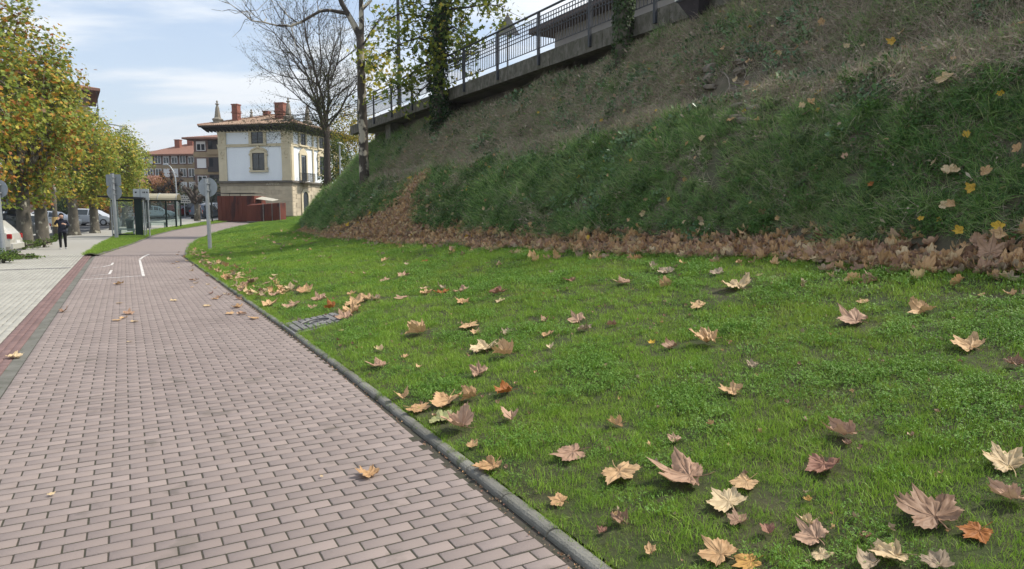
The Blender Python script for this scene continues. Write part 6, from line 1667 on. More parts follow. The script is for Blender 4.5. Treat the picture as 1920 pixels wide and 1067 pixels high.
for (a, b), (e, f2), r0, dy in (((613, 240), (575, 120), 0.12, -0.6), ((613, 240), (598, 100), 0.12, 0.8), ((612, 262), (586, 175), 0.13, -1.0), ((613, 238), (632, 95), 0.12, 0.4), ((613, 245), (655, 150), 0.085, 0.6),
                                ((598, 210), (500, 150), 0.055, -0.6), ((590, 190), (500, 75), 0.055, 0.7), ((604, 230), (520, 215), 0.04, -0.8), ((616, 225), (672, 185), 0.05, -0.8), ((585, 150), (545, 20), 0.05, 0.2), ((620, 150), (650, 15), 0.05, -0.3), ((600, 140), (602, 0), 0.05, 0.3), ((575, 130), (490, 40), 0.045, 0.3), ((596, 215), (490, 195), 0.035, -0.5), ((578, 150), (480, 110), 0.04, 0.9), ((630, 120), (690, 70), 0.045, 0.6), ((590, 120), (530, -10), 0.045, -0.7), ((560, 90), (500, -10), 0.035, 0.2), ((600, 232), (505, 245), 0.03, 0.6), ((640, 170), (690, 130), 0.035, -0.4)):
    p0, p1 = loc_f(a, b), loc_f(e, f2, dy); d = p1 - p0; L_ = np.linalg.norm(d)
    grow(p0, d / L_, L_ * 0.85, r0, 0 if r0 > 0.1 else 1)
mb.build('trunk', m_twig, ft, True); tw.build('branches', m_twig, ft, fix=False)
twp = np.array(twp); n = 9500
P = twp[r.integers(0, len(twp), n)] + r.normal(0, 0.12, (n, 3))
P2 = loc_f(640, 200) + r.normal(0, 1, (1800, 3)) * [1.1, 1.0, 1.5]; P3 = loc_f(560, 240) + r.normal(0, 1, (2200, 3)) * [1.5, 1.0, 0.4]
P4 = loc_f(598, 240, -0.5) + r.normal(0, 1, (800, 3)) * [0.9, 0.8, 0.6]
P = np.concatenate([P, P2, P3, P4]); n = len(P)
cc = pal([(0.045, 0.06, 0.025), (0.08, 0.10, 0.03), (0.13, 0.14, 0.035), (0.06, 0.05, 0.03)], (3, 3, 1.5, 1.5), n, r)
obj('crown', leaf_cloud('crown', P, r.normal(0, 1, (n, 3)), 0.11, cc, 'slim', None, 91), ft)

# ---- bushy yellow tree beyond the bank end, and pollards, shrubs down the street
def bush(name, label, cat, x, y, z, rx, ry, rz_, cols, w, n, size, seed, trunk=None, shape='plane', group=None, ncl=40):
    r = np.random.default_rng(seed)
    t = thing(name, label, cat, (x, y, z), 0, group)
    q = r.normal(0, 1, (ncl, 3)); q /= np.linalg.norm(q, axis=1, keepdims=True); q *= r.uniform(0.3, 1, (ncl, 1)) ** 0.5
    P = q[r.integers(0, ncl, n)] + r.normal(0, 0.17, (n, 3))
    P = P * [rx, ry, rz_] + [0, 0, rz_ + (trunk or 0)]
    P = P[P[:, 2] > 0.03]; n = len(P)
    obj('crown', leaf_cloud('crown', P, r.normal(0, 0.6, (n, 3)) + [0, 0, 0.5], size, pal(cols, w, n, r), shape, None, seed), t)
    mb = MB(); mb.tube([(0, 0, -0.1), (0.03, 0, (trunk or 0.1) + rz_)], [max(0.06, rx * 0.07), 0.03], 7)
    for k in range(7):
        e = q[k] * [rx, ry, rz_] + [0, 0, rz_ + (trunk or 0)]
        mb.tube(wob((0, 0, (trunk or 0.1) + rz_ * 0.3), e, 3, 0.05, r), [0.05, 0.04, 0.025, 0.01], 5, False)
    mb.build('trunk', m_twig, t)
    return t
pt = AT(668, 330, 64.0)
bush('yellow_tree', 'bushy yellow-green tree behind the far end of the bank', 'tree', pt.x, 64, 2.0, 2.6, 2.4, 4.3, [(0.10, 0.14, 0.02), (0.22, 0.22, 0.03), (0.42, 0.33, 0.03), (0.50, 0.33, 0.03)], (2, 3, 3, 1.5), 6000, 0.22, 61, 1.0)
pt = AT(640, 330, 58.0)
bush('green_tree', 'dark green tree behind the small lamp post at the bank end', 'tree', pt.x - 0.3, 58, 2.0, 1.3, 1.4, 2.6, [(0.05, 0.085, 0.02), (0.09, 0.13, 0.025), (0.16, 0.17, 0.03)], (3, 3, 1), 3000, 0.2, 62, 0.5)
for k, (px, py, Y, hh, lab) in enumerate(((300, 412, 82, 4.2, 'pollarded plane with reddish leaves behind the second bus shelter'), (326, 412, 86, 5.0, 'pollarded bare tree with two raised knuckled limbs'), (370, 413, 74, 3.6, 'pollarded bare tree beside the parked dark van'))):
    p = AT(px, py, Y); t = thing('pollard_tree', lab, 'tree', (p.x, Y, gf(Y)), 0, 'pollarded trees down the street')
    r = np.random.default_rng(200 + k); mb = MB()
    mb.tube([(0, 0, -0.1), (0.05, 0, hh * 0.3), (0, 0, hh * 0.6)], [0.36, 0.28, 0.27], 9); mb.build('trunk', m_bark, t, True)
    lm = MB()
    for i in range(6):
        a = i * 1.05 + k; e = np.array([math.cos(a) * 1.3, math.sin(a) * 1.3, hh * (0.75 + 0.3 * r.uniform())])
        lm.tube(wob((0, 0, hh * 0.52), e, 4, 0.07, r, 0.08), [0.22, 0.19, 0.17, 0.15, 0.14], 7)
        lm.sphere(tuple(e), 0.24, 7, 5)
        for _ in range(10):
            lm.tube(wob(e, e + r.normal(0, 0.3, 3) + [0, 0, 0.35], 2, 0.05, r), [0.02, 0.014, 0.006], 4, False)
    lm.build('limbs', m_twig, t, True)
    if k == 0:
        P = r.normal(0, 1, (900, 3)) * [1.2, 1.0, 0.6] + [0, 0, hh * 0.95]
        obj('crown', leaf_cloud('crown', P, r.normal(0, 1, (900, 3)), 0.2, pal([(0.3, 0.13, 0.05), (0.22, 0.10, 0.05), (0.35, 0.2, 0.05)], (2, 2, 1), 900, r), 'plane', None, 203), t)
for k, (px, py, Y, rx, rz_, col, lab) in enumerate((
        (345, 402, 95, 2.0, 1.9, 0, 'dark round shrub left of the pollard by the van'), (392, 400, 92, 2.6, 2.3, 0, 'dark round shrub behind the parked vans'), (318, 405, 96, 2.2, 2.2, 0, 'dark green shrub behind the second bus shelter'),
        (190, 412, 76, 2.0, 1.7, 1, 'orange autumn bush between the plane trunks'), (232, 412, 78, 2.4, 2.3, 1, 'rust-coloured bush behind the first bus shelter'), (112, 408, 74, 1.7, 1.1, 0, 'dark hedge bush above the silver cars'), (280, 408, 82, 2.4, 2.0, 2, 'olive bush seen through the shelter glass'), (165, 408, 84, 2.2, 1.7, 0, 'dark bush behind the silver people carrier'))):
    p = AT(px, py, Y)
    cs = [[(0.025, 0.045, 0.018), (0.04, 0.065, 0.02)], [(0.32, 0.14, 0.04), (0.24, 0.13, 0.04), (0.36, 0.22, 0.04)], [(0.12, 0.12, 0.04), (0.17, 0.14, 0.05), (0.1, 0.08, 0.04)]][col]
    bush('shrub', lab, 'shrub', p.x, Y, gf(Y), rx, rx, rz_, cs, [1] * len(cs), 2400, 0.22, 300 + k, 0.0, 'plane', 'shrubs behind the parking')
# weeds at the feet of the nearest trunks
for k, (px, py, rx, rz_, lab) in enumerate(((46, 468, 0.62, 0.22, 'green weeds round the foot of the nearest plane tree'), (82, 464, 0.6, 0.25, 'yellow-green weeds round the foot of the second plane tree'), (105, 452, 0.4, 0.2, 'small weeds at the foot of the thin young tree'), (35, 486, 0.75, 0.09, 'low flat weeds on the pavement edge near the left post'), (6, 493, 0.5, 0.22, 'leafy weeds at the foot of the left edge post'))):
    p = GP(px, py); bush('weed_patch', lab, 'weeds', p.x, p.y, p.z, rx, rx * 0.7, rz_, [(0.10, 0.17, 0.03), (0.15, 0.21, 0.04), (0.07, 0.12, 0.02)], (1, 1, 1), 700, 0.07, 400 + k, 0.0, 'ivy', 'weeds along the pavement edge', 18)

# ================================================================== VEHICLES
m_tyre = M('tyre_rubber', (0.02, 0.02, 0.02), (0.015, 0.015, 0.015), 0.8)
m_rim = M('alloy_rim', (0.45, 0.46, 0.47), (0.35, 0.36, 0.37), 0.35, metal=0.6)
m_redlight = M('tail_light', (0.35, 0.015, 0.015), (0.25, 0.01, 0.01), 0.25)
m_headl = M('head_light', (0.7, 0.72, 0.74), (0.6, 0.62, 0.64), 0.15)
m_plate = M('number_plate', (0.7, 0.7, 0.68), (0.6, 0.6, 0.58), 0.4)
m_trim = M('black_trim', (0.025, 0.025, 0.027), (0.02, 0.02, 0.02), 0.6)
m_cglass = glass_mat('car_glass', (0.035, 0.045, 0.05), 0.05)
STN = {
    'hatch': [(0.0, .36, .62, .68, .70, .60), (.05, .25, .82, .90, .80, .66), (.22, .22, .95, 1.12, .84, .66), (.50, .20, .96, 1.42, .86, .60), (.95, .20, .96, 1.49, .87, .60), (1.9, .20, .94, 1.50, .87, .60), (2.45, .20, .93, 1.40, .86, .58), (3.05, .20, .92, .99, .85, .72), (3.6, .22, .84, .90, .82, .66), (3.95, .28, .66, .74, .74, .55), (4.05, .34, .56, .62, .66, .50)],
    'mpv': [(0.0, .36, .66, .72, .72, .62), (.05, .25, .9, 1.0, .82, .68), (.14, .22, 1.0, 1.25, .85, .66), (.35, .20, 1.0, 1.56, .86, .62), (.95, .20, 1.0, 1.62, .87, .62), (2.0, .20, .98, 1.60, .87, .62), (2.6, .20, .97, 1.42, .86, .60), (3.25, .20, .95, 1.03, .85, .72), (3.7, .22, .86, .93, .82, .66), (4.05, .28, .68, .76, .74, .55), (4.15, .34, .58, .64, .66, .50)],
    'suv': [(0.0, .40, .72, .80, .76, .66), (.06, .28, .98, 1.06, .88, .72), (.20, .26, 1.06, 1.3, .91, .70), (.45, .24, 1.06, 1.62, .92, .66), (1.0, .24, 1.06, 1.72, .93, .66), (2.3, .24, 1.04, 1.72, .93, .66), (2.9, .24, 1.03, 1.58, .92, .64), (3.45, .24, 1.02, 1.12, .91, .78), (4.0, .26, .96, 1.04, .88, .72), (4.4, .32, .78, .88, .80, .62), (4.5, .40, .66, .72, .72, .55)],
}
def make_car(label, kind, paint, loc, rz, roofbox=False, group='parked cars'):
    t = thing('parked_car', label, 'car', loc, rz, group)
    S = STN[kind]; n = 9
    L_ = S[-1][0]
    vs = []; fs = []
    for (x, zb, zt, zr, w, wr) in S:
        half = [(w * 0.86, zb), (w, zb + 0.14), (w, zt), (wr + 0.03, zr - 0.07), (wr * 0.8, zr)]
        rr = [(x, -a, z) for a, z in half] + [(x, a, z) for a, z in half[::-1]]
        vs += rr
    m_ = 10
    for i in range(len(S) - 1):
        for k in range(m_ - 1):
            fs.append((i * m_ + k, (i + 1) * m_ + k, (i + 1) * m_ + k + 1, i * m_ + k + 1))
        fs.append((i * m_ + m_ - 1, (i + 1) * m_ + m_ - 1, (i + 1) * m_, i * m_))
    fs.append(tuple(range(m_ - 1, -1, -1))); e = (len(S) - 1) * m_; fs.append(tuple(range(e, e + m_)))
    body = MB().add(vs, fs).build('body', paint, t)
    def pt(i, k): return Vector(vs[i * m_ + k])
    def pane(name, quad, out, parent=None, inset=0.1):
        c = sum(quad, Vector()) / 4; q = [p + (c - p) * inset + out * 0.008 for p in quad]
        nrm_ = out * 0.006
        MB().add(q + [p - nrm_ for p in q], [(0, 1, 2, 3), (7, 6, 5, 4), (0, 4, 5, 1), (1, 5, 6, 2), (2, 6, 7, 3), (3, 7, 4, 0)]).build(name, m_cglass, parent or t)
    for sd, (kb, kt) in ((-1, (2, 3)), (1, (7, 6))):
        o_ = Vector((0, sd, 0.35)).normalized()
        for i0, i1 in ((3, 4), (4, 5), (5, 6), (6, 7)):
            if i0 == 6: quad = [pt(6, kb), pt(7, kb), pt(7, kt), pt(6, kt)]
            else: quad = [pt(i0, kb), pt(i1, kb), pt(i1, kt), pt(i0, kt)]
            pane('side_window', quad, o_, None, 0.11)
        # door with handle
        y = sd * (S[4][4] + 0.006)
        for a, b in ((S[4][0] + 0.05, S[5][0] - 0.02), (S[5][0] + 0.02, S[7][0] - 0.25)):
            d = MB().box(a, b, min(y, y - sd * 0.008), max(y, y - sd * 0.008), S[4][1] + 0.2, S[4][2] - 0.02).build('door', paint, t)
            MB().box(a + 0.1, a + 0.28, min(y, y + sd * 0.025), max(y, y + sd * 0.025), S[4][2] - 0.14, S[4][2] - 0.10).build('handle', m_trim, d)
        MB().cbox(S[7][0] - 0.42, S[7][0] - 0.25, min(y, y + sd * 0.2), max(y, y + sd * 0.2), S[7][2] + 0.02, S[7][2] + 0.16, 0.02).build('mirror', paint, t)
    pane('rear_window', [pt(2, 3), pt(2, 6), pt(3, 6), pt(3, 3)], Vector((-0.8, 0, 0.5)), None, 0.08)
    pane('windscreen', [pt(6, 3), pt(6, 6), pt(7, 6), pt(7, 3)], Vector((0.6, 0, 0.7)), None, 0.06)
    for sd in (-1, 1):
        MB().cbox(0.005, 0.19, min(sd * .66, sd * .825), max(sd * .66, sd * .825), S[1][2] - 0.12, S[1][2] + 0.07, 0.02).build('tail_light', m_redlight, t)
        MB().box(L_ - 0.42, L_ - 0.06, min(sd * .46, sd * .72), max(sd * .46, sd * .72), S[-2][2] - 0.06, S[-2][2] + 0.10).build('headlight', m_headl, t)
    MB().box(-0.03, 0.02, -0.26, 0.26, 0.50, 0.62).build('number_plate', m_plate, t)
    MB().box(L_ - 0.01, L_ + 0.03, -0.26, 0.26, 0.42, 0.54).build('number_plate', m_plate, t)
    MB().cbox(-0.05, 0.12, -S[1][4] + .02, S[1][4] - .02, S[0][1] - 0.06, S[0][1] + 0.16, 0.03).build('bumper', m_trim if kind == 'suv' else paint, t)
    for x in (0.75, L_ - 0.80):
        for sd in (-1, 1):
            w = MB().tube([(x, sd * (S[4][4] - 0.20), 0.31), (x, sd * (S[4][4] + 0.012), 0.31)], 0.315, 18).build('wheel', m_tyre, t, False)
            MB().tube([(x, sd * (S[4][4] + 0.0), 0.31), (x, sd * (S[4][4] + 0.022), 0.31)], 0.205, 14).build('rim', m_rim, w)
    if roofbox:
        MB().add([(0.6, -.42, S[4][3] + .10), (2.7, -.38, S[4][3] + .10), (2.7, .38, S[4][3] + .10), (0.6, .42, S[4][3] + .10), (0.75, -.36, S[4][3] + .42), (2.3, -.3, S[4][3] + .36), (2.3, .3, S[4][3] + .36), (0.75, .36, S[4][3] + .42)], [(3, 2, 1, 0), (4, 5, 6, 7), (0, 1, 5, 4), (1, 2, 6, 5), (2, 3, 7, 6), (3, 0, 4, 7)]).build('roof_box', m_trim, t)
        MB().box(0.9, 0.96, -.6, .6, S[4][3] - .02, S[4][3] + .1).box(2.1, 2.16, -.6, .6, S[4][3] - .02, S[4][3] + .1).build('roof_bar', m_trim, t)
    return t
def paintm(name, c, metal=0.3, rough=0.3): return M('paint_' + name, c, tuple(x * 0.93 for x in c), rough, 1.5, metal=metal, spec=0.5)
m_silver = paintm('silver', (0.52, 0.54, 0.56)); m_wht = paintm('white', (0.74, 0.74, 0.72), 0.0); m_blk = paintm('black', (0.03, 0.032, 0.036)); m_dkb = paintm('slate_blue', (0.07, 0.09, 0.12)); m_redc = paintm('red', (0.24, 0.02, 0.02)); m_champ = paintm('champagne', (0.55, 0.53, 0.47)); m_lblue = paintm('pale_blue', (0.45, 0.52, 0.56))
def on_road(px, py): p = GP(px, py); return (p.x, p.y, p.z - 0.068)
# rear of the car faces local -x ; heading angle turns +x
p = GP(31, 475)
make_car('champagne hatchback cut by the left picture edge, its rear towards the pavement', 'hatch', m_champ, (p.x + 0.12, p.y - 0.05, p.z - 0.068), R(180 + 22))
p = GP(55, 461)
make_car('dark car with a black roof box parked behind the nearest plane trunk', 'suv', m_blk, (p.x - 0.9, p.y + 1.7, p.z - 0.068), R(180 + 20), True)
p = GP(62, 446)
make_car('white car just showing between the two nearest plane trunks', 'mpv', m_wht, (p.x - 0.4, p.y + 2.0, p.z - 0.068), R(180 + 18))
p = AT(72, 424, 62.0); make_car('silver hatchback across the street between the plane trunks', 'hatch', m_silver, (p.x - 0.7, 62.0, gf(62) - 0.06), R(8))
p = AT(143, 421, 66.0); make_car('silver people carrier across the street, left of the double sign', 'mpv', m_silver, (p.x - 0.5, 66.0, gf(66) - 0.06), R(6))
p = AT(318, 411, 84.0); make_car('red car seen behind the second bus shelter', 'hatch', m_redc, (p.x - 0.4, 84.0, gf(84) - 0.06), R(78))
p = AT(297, 412, 82.0); make_car('pale car seen through the glass of the second bus shelter', 'hatch', m_lblue, (p.x - 1.5, 80.0, gf(80) - 0.06), R(20))
p = AT(368, 411, 78.0); make_car('dark blue off-road car parked beside the bare pollard', 'suv', m_dkb, (p.x, 78.0, gf(78) - 0.06), R(84))
p = AT(383, 409, 84.0); make_car('white off-road car behind the dark blue one', 'suv', m_wht, (p.x + 0.2, 84.0, gf(84) - 0.06), R(88))
p = AT(404, 409, 88.0); make_car('black car half hidden by the rusty kiosk', 'hatch', m_blk, (p.x - 0.6, 88.0, gf(88) - 0.06), R(200))
p = AT(25, 420, 66.0); make_car('white hatchback across the street behind the roof-box car', 'hatch', m_wht, (p.x - 1.5, 66.0, gf(66) - 0.06), R(10))

# ================================================================== STREET FURNITURE
m_galv = M('galvanised', (0.40, 0.42, 0.43), (0.33, 0.35, 0.36), 0.45, 6, metal=0.5)
m_signback = M('sign_back', (0.36, 0.39, 0.41), (0.31, 0.335, 0.355), 0.55, 5, metal=0.2)
m_green = M('shelter_green', (0.006, 0.022, 0.019), (0.005, 0.018, 0.016), 0.4, 4)
m_sglass = glass_mat('shelter_glass', (0.5, 0.56, 0.55), 0.05, True, 0.10)
def disc_poly(r_, n=28, cx=0, cz=0): return [(cx + r_ * math.cos(2 * math.pi * i / n), cz + r_ * math.sin(2 * math.pi * i / n)) for i in range(n)]
def rsq(w, h, k, cx=0, cz=0):
    out = []
    for sx, sz, a0 in ((1, 1, 0), (-1, 1, 90), (-1, -1, 180), (1, -1, 270)):
        for a in (0, 30, 60, 90): out.append((cx + sx * (w / 2 - k) + k * math.cos(R(a0 + a)), cz + sz * (h / 2 - k) + k * math.sin(R(a0 + a))))
    return out
def signpost(label, loc, H, r_, plates, rz=0.0, tilt=0.0):
    t = thing('traffic_sign', label, 'traffic sign', loc, rz, 'traffic signs seen from behind')
    t.rotation_euler = (0, tilt, rz)
    MB().cyl(0, 0, r_, -0.1, H, 12).build('post', m_galv, t, False); MB().cyl(0, 0, r_ * 1.02, H, H + 0.03, 12).build('post_cap', m_trim, t)
    for kind, z, s in plates:
        poly = disc_poly(s, 28, 0, z) if kind == 'disc' else rsq(s * 2, s * 1.5, 0.07, 0, z)
        pl_ = MB().prism(poly, lambda a, b, d: (a, d, b), r_ + 0.012, r_ + 0.016).build('plate', m_signback, t)
        for zz in (-0.15, 0.15): MB().box(-r_ - 0.03, r_ + 0.03, -r_ - 0.006, r_ + 0.011, z + zz - 0.02, z + zz + 0.02).build('clamp', m_galv, pl_)
    return t
b, _ = LP(394, 467)
k = b.y / 1280.0
signpost('round grey sign back on a post at the lawn edge', (b.x, b.y, b.z), 131 * k, 3.5 * k, [('disc', 115 * k, 18 * k)], 0.0, R(-0.6))
b = GP(219, 448)
k = b.y / 1280.0
signpost('square and round grey sign backs on one post left of the bus shelter', (b.x, b.y, b.z), 121 * k, 3.2 * k, [('sq', 109 * k, 14 * k), ('disc', 87 * k, 14.2 * k)], 0.0, R(-0.9))
b = GP(7, 483)
k = b.y / 1280.0
signpost('thick grey post with a round sign back cut by the left picture edge', (b.x, b.y, b.z), 150 * k, 4.6 * k, [('disc', 128 * k, 17 * k)], 0.0, R(-1.5))
# street lamps
def lamp(label, loc, pts, r0, lum=True):
    t = thing('street_lamp', label, 'street lamp', loc, 0, 'street lamps')
    MB().tube(pts, list(np.linspace(r0, r0 * 0.45, len(pts))), 8).build('post', m_galv, t, True)
    e = Vector(pts[-1]); MB().cbox(e.x - 0.5, e.x + 0.05, e.y - 0.1, e.y + 0.1, e.z - 0.09, e.z + 0.05, 0.03).build('lantern', m_galv, t)
    MB().cyl(0, 0, r0 * 1.6, 0, 0.4, 10).build('base', m_galv, t)
    return t
p = AT(263, 408, 68.0)
def rel(px, py, Y, o): return tuple(AT(px, py, Y) - Vector(o))
o_ = (p.x, 68.0, gf(68))
lamp('tall street lamp with an arm arching over the plane trees', o_, [(0, 0, 0), rel(262, 330, 68, o_), rel(260, 285, 68, o_), rel(256, 262, 68, o_), rel(246, 247, 68, o_), rel(232, 238, 68, o_), rel(215, 234, 68, o_), rel(204, 233, 68, o_)], 0.11)
p = AT(332, 405, 76.0); o_ = (p.x, 76.0, gf(76))
lamp('lower street lamp with a curved arm beside the second bus shelter', o_, [(0, 0, 0), rel(331, 360, 76, o_), rel(329, 335, 76, o_), rel(325, 321, 76, o_), rel(319, 312, 76, o_), rel(314, 308, 76, o_)], 0.09)
p = AT(638, 325, 54.0); gz_ = ground_z(p.x, 54); o_ = (p.x, 54.0, gz_)
t = thing('path_lamp', 'small straight lamp post at the end of the bank', 'street lamp', o_)
MB().cyl(0, 0, 0.06, 0, AT(638, 272, 54).z - gz_, 8).build('post', m_galv, t); hh = AT(638, 270, 54).z - gz_; MB().lathe(0, 0, [(0.06, hh), (0.2, hh + 0.05), (0.16, hh + 0.12), (0.05, hh + 0.15)], 10).build('lantern', m_galv, t)

# ---- first bus shelter: flat roof and a dark green end panel
b = GP(262, 444)
s1 = thing('bus_shelter', 'flat-roofed bus shelter with a broad dark green end panel', 'bus shelter', (b.x, b.y, b.z), R(14))
MB().cbox(-0.22, 0.24, -0.08, 0.08, 0, 2.62, 0.02).build('end_panel', m_green, s1)
MB().box(0.30, 0.36, -0.05, 0.03, 0, 2.60).build('post', m_galv, s1); 
for x in (-1.62,): MB().box(x - 0.03, x + 0.03, -0.03, 0.03, 0, 2.55).build('post', m_galv, s1)
MB().box(-1.55, -0.30, -0.012, 0.012, 0.28, 2.35).build('glass_pane', m_sglass, s1)
MB().box(-1.60, -0.28, -0.03, 0.03, 2.36, 2.46).build('top_rail', m_green, s1); MB().box(-1.60, -0.28, -0.03, 0.03, 0.12, 0.22).build('bottom_rail', m_green, s1)
MB().add([(-2.3, -.35, 2.62), (.4, -.35, 2.50), (.4, 1.5, 2.50), (-2.3, 1.5, 2.62), (-2.3, -.35, 2.74), (.4, -.35, 2.62), (.4, 1.5, 2.62), (-2.3, 1.5, 2.74)], [(3, 2, 1, 0), (4, 5, 6, 7), (0, 1, 5, 4), (1, 2, 6, 5), (2, 3, 7, 6), (3, 0, 4, 7)]).build('roof', m_trim, s1)
MB().box(-1.5, -0.35, 0.45, 0.85, 0.46, 0.52).build('bench_seat', m_galv, s1)
for x in (-1.35, -0.5): MB().box(x - .03, x + .03, 0.5, 0.8, 0, 0.46).build('bench_leg', m_galv, s1)
MB().box(-1.65, -0.2, 0.25, 0.31, 0.03, 0.10).build('floor_rail', m_trim, s1)
for x in (-1.62, 0.1): MB().box(x - .03, x + .03, 1.3, 1.36, 0, 2.52).build('front_post', m_galv, s1)
bs_ = thing('bus_stop_sign', 'pale bus stop board with small dark lettering above the first shelter', 'sign', (b.x + 0.42, b.y + 0.5, b.z))
MB().cyl(0, 0, 0.045, 0, 3.15, 10).build('post', m_galv, bs_)
MB().box(-0.95, 0.12, -0.06, -0.03, 2.45, 3.2).build('board', M('board_pale', (0.60, 0.62, 0.60), (0.52, 0.54, 0.53), 0.5), bs_)
MB().box(-0.50, -0.44, -0.075, -0.06, 2.45, 3.25).build('brace', m_galv, bs_)
for i, (x, w) in enumerate(((-0.82, .12), (-0.30, .06), (-0.2, .07), (-0.05, .08))): MB().box(x, x + w, -0.066, -0.061, 2.92, 3.02).build('mark', m_trim, bs_)
# ---- second bus shelter: vaulted pale roof
b = GP(331, 428)
s2 = thing('bus_shelter', 'bus shelter with a pale vaulted roof and dark green posts', 'bus shelter', (b.x, b.y, b.z), R(10))
for x, y in ((0, 0), (-0.78, 0), (-2.75, 0), (0, 1.3), (-2.75, 1.3)): MB().box(x - .06, x + .06, y - .06, y + .06, 0, 2.36).build('post', m_green, s2)
MB().box(-2.69, -0.84, -0.01, 0.01, 0.25, 2.22).build('glass_pane', m_sglass, s2); MB().box(-0.72, -0.06, -0.01, 0.01, 0.25, 2.22).build('glass_pane', m_sglass, s2); MB().box(-0.01, 0.01, 0.06, 1.24, 0.25, 2.22).build('glass_pane', m_sglass, s2)
MB().box(-2.8, 0.08, -0.06, 0.06, 2.36, 2.46).box(-2.8, 0.08, 1.24, 1.36, 2.36, 2.46).build('top_rail', m_green, s2)
nseg = 10; vs = []
for x in (-2.85, 0.12):
    for i in range(nseg + 1):
        a = math.pi * i / nseg; vs.append((x, 0.65 - 0.80 * math.cos(a), 2.46 + 0.55 * math.sin(a)))
    for i in range(nseg + 1):
        a = math.pi * i / nseg; vs.append((x, 0.65 - 0.77 * math.cos(a), 2.44 + 0.52 * math.sin(a)))
q = nseg + 1; fs = []
for i in range(nseg): fs += [(i, i + 1, 2 * q + i + 1, 2 * q + i), (q + i, 3 * q + i, 3 * q + i + 1, q + i + 1), (i, q + i, q + i + 1, i + 1), (2 * q + i, 2 * q + i + 1, 3 * q + i + 1, 3 * q + i)]
MB().add(vs, fs).build('vault_roof', foliage_mat('vault_sheet', [(0.62, 0.58, 0.46), (0.62, 0.58, 0.46)], 0.45, 0.3), s2)
for x in (-2.85, -1.4, 0.12): MB().tube([(x, 0.65 - 0.81 * math.cos(math.pi * i / 10), 2.46 + 0.56 * math.sin(math.pi * i / 10)) for i in range(11)], 0.03, 6).build('roof_rib', m_galv, s2)
MB().box(-2.5, -0.9, 0.35, 0.75, 0.46, 0.52).build('bench_seat', m_galv, s2)
for x in (-2.3, -1.1): MB().box(x - .03, x + .03, 0.4, 0.7, 0, 0.46).build('bench_leg', m_galv, s2)
MB().box(-2.7, -2.0, 0.03, 0.06, 1.7, 2.3).build('timetable', M('panel_navy', (0.03, 0.03, 0.07), (0.02, 0.02, 0.05), 0.5), s2)

# ---- litter bin and post
b = GP(227, 440); tb_ = thing('litter_bin', 'dark green litter bin beside the first bus shelter', 'bin', (b.x, b.y + 1.2, b.z))
MB().lathe(0, 0, [(0.2, 0.25), (0.3, 1.0), (0.33, 1.02), (0.33, 1.08), (0.2, 1.12)], 14).build('body', m_green, tb_, True); MB().cyl(0.28, 0, 0.04, 0, 1.2, 8).build('post', m_galv, tb_); MB().lathe(0, 0, [(0.26, 1.09), (0.26, 1.13), (0.1, 1.2)], 14).build('lid', m_trim, tb_)
b = GP(229, 443); bo = thing('bollard', 'grey bollard with a pale cap in front of the first shelter glass', 'bollard', (b.x + 0.25, b.y + 1.6, b.z))
MB().cyl(0, 0, 0.07, 0, 1.25, 10).build('shaft', m_steel, bo); MB().sphere((0, 0, 1.3), 0.09, 10, 6).build('cap', m_wpaint, bo)
# ---- direction sign
p = AT(347, 407, 82.0); ds = thing('direction_sign', 'pale two-board direction sign left of the pollard', 'sign', (p.x, 82.0, gf(82)))
MB().cyl(0, 0, 0.06, 0, 2.75, 8).build('post', m_galv, ds)
for z, w in ((2.15, 1.05), (1.65, 0.9)):
    o_ = MB().prism([(-w, z), (w * 0.8, z), (w, z + .19), (w * 0.8, z + .38), (-w, z + .38)], lambda a, b_, d: (a, d, b_), -0.09, -0.065).build('board', M('board_cream', (0.55, 0.52, 0.44), (0.48, 0.45, 0.38), 0.6), ds)
    for i in range(6): MB().box(-w * .8 + i * w * .27, -w * .8 + i * w * .27 + .17, -0.096, -0.091, z + .13, z + .26).build('mark', m_trim, o_)
# ---- dark post by the kiosk
p = AT(398, 414, 70.0); dp = thing('post', 'dark slim post left of the rusty kiosk', 'post', (p.x, 70.0, gf(70))); MB().box(-.06, .06, -.06, .06, 0, 2.6).build('shaft', m_iron, dp); MB().box(-.1, .1, -.1, .1, 0, .12).build('base', m_iron, dp)
# ---- drain across the pavement
dc = st(24.6, -2.72)
dr = thing('drain_grate', 'long slotted steel drain crossing the pale pavement', 'drain', (dc[0], dc[1], 0.002), TH)
MB().box(-1.24, 1.24, -0.085, 0.085, -0.02, 0.0).build('channel', m_trim, dr)
bar = MB().box(-0.012, 0.012, -0.075, 0.075, 0.0005, 0.008).mesh('grate_bar', m_steel)
for i in range(50): obj('grate_bar', bar, dr, (-1.21 + i * 0.0494, 0, 0))
MB().box(-1.24, 1.24, -0.095, -0.077, -0.01, 0.009).build('frame', m_steel, dr); MB().box(-1.24, 1.24, 0.077, 0.095, -0.01, 0.009).build('frame', m_steel, dr)
# ---- parking lines
for i in range(9):
    a = Vector((-36.5 - 0.6 * i, 40 + i * 3.2)); ribbon([(a.x - 5.0, a.y + 1.6), (a.x, a.y)], 0.12, -0.064).build('parking_line', m_line, bpy.data.objects['road'])

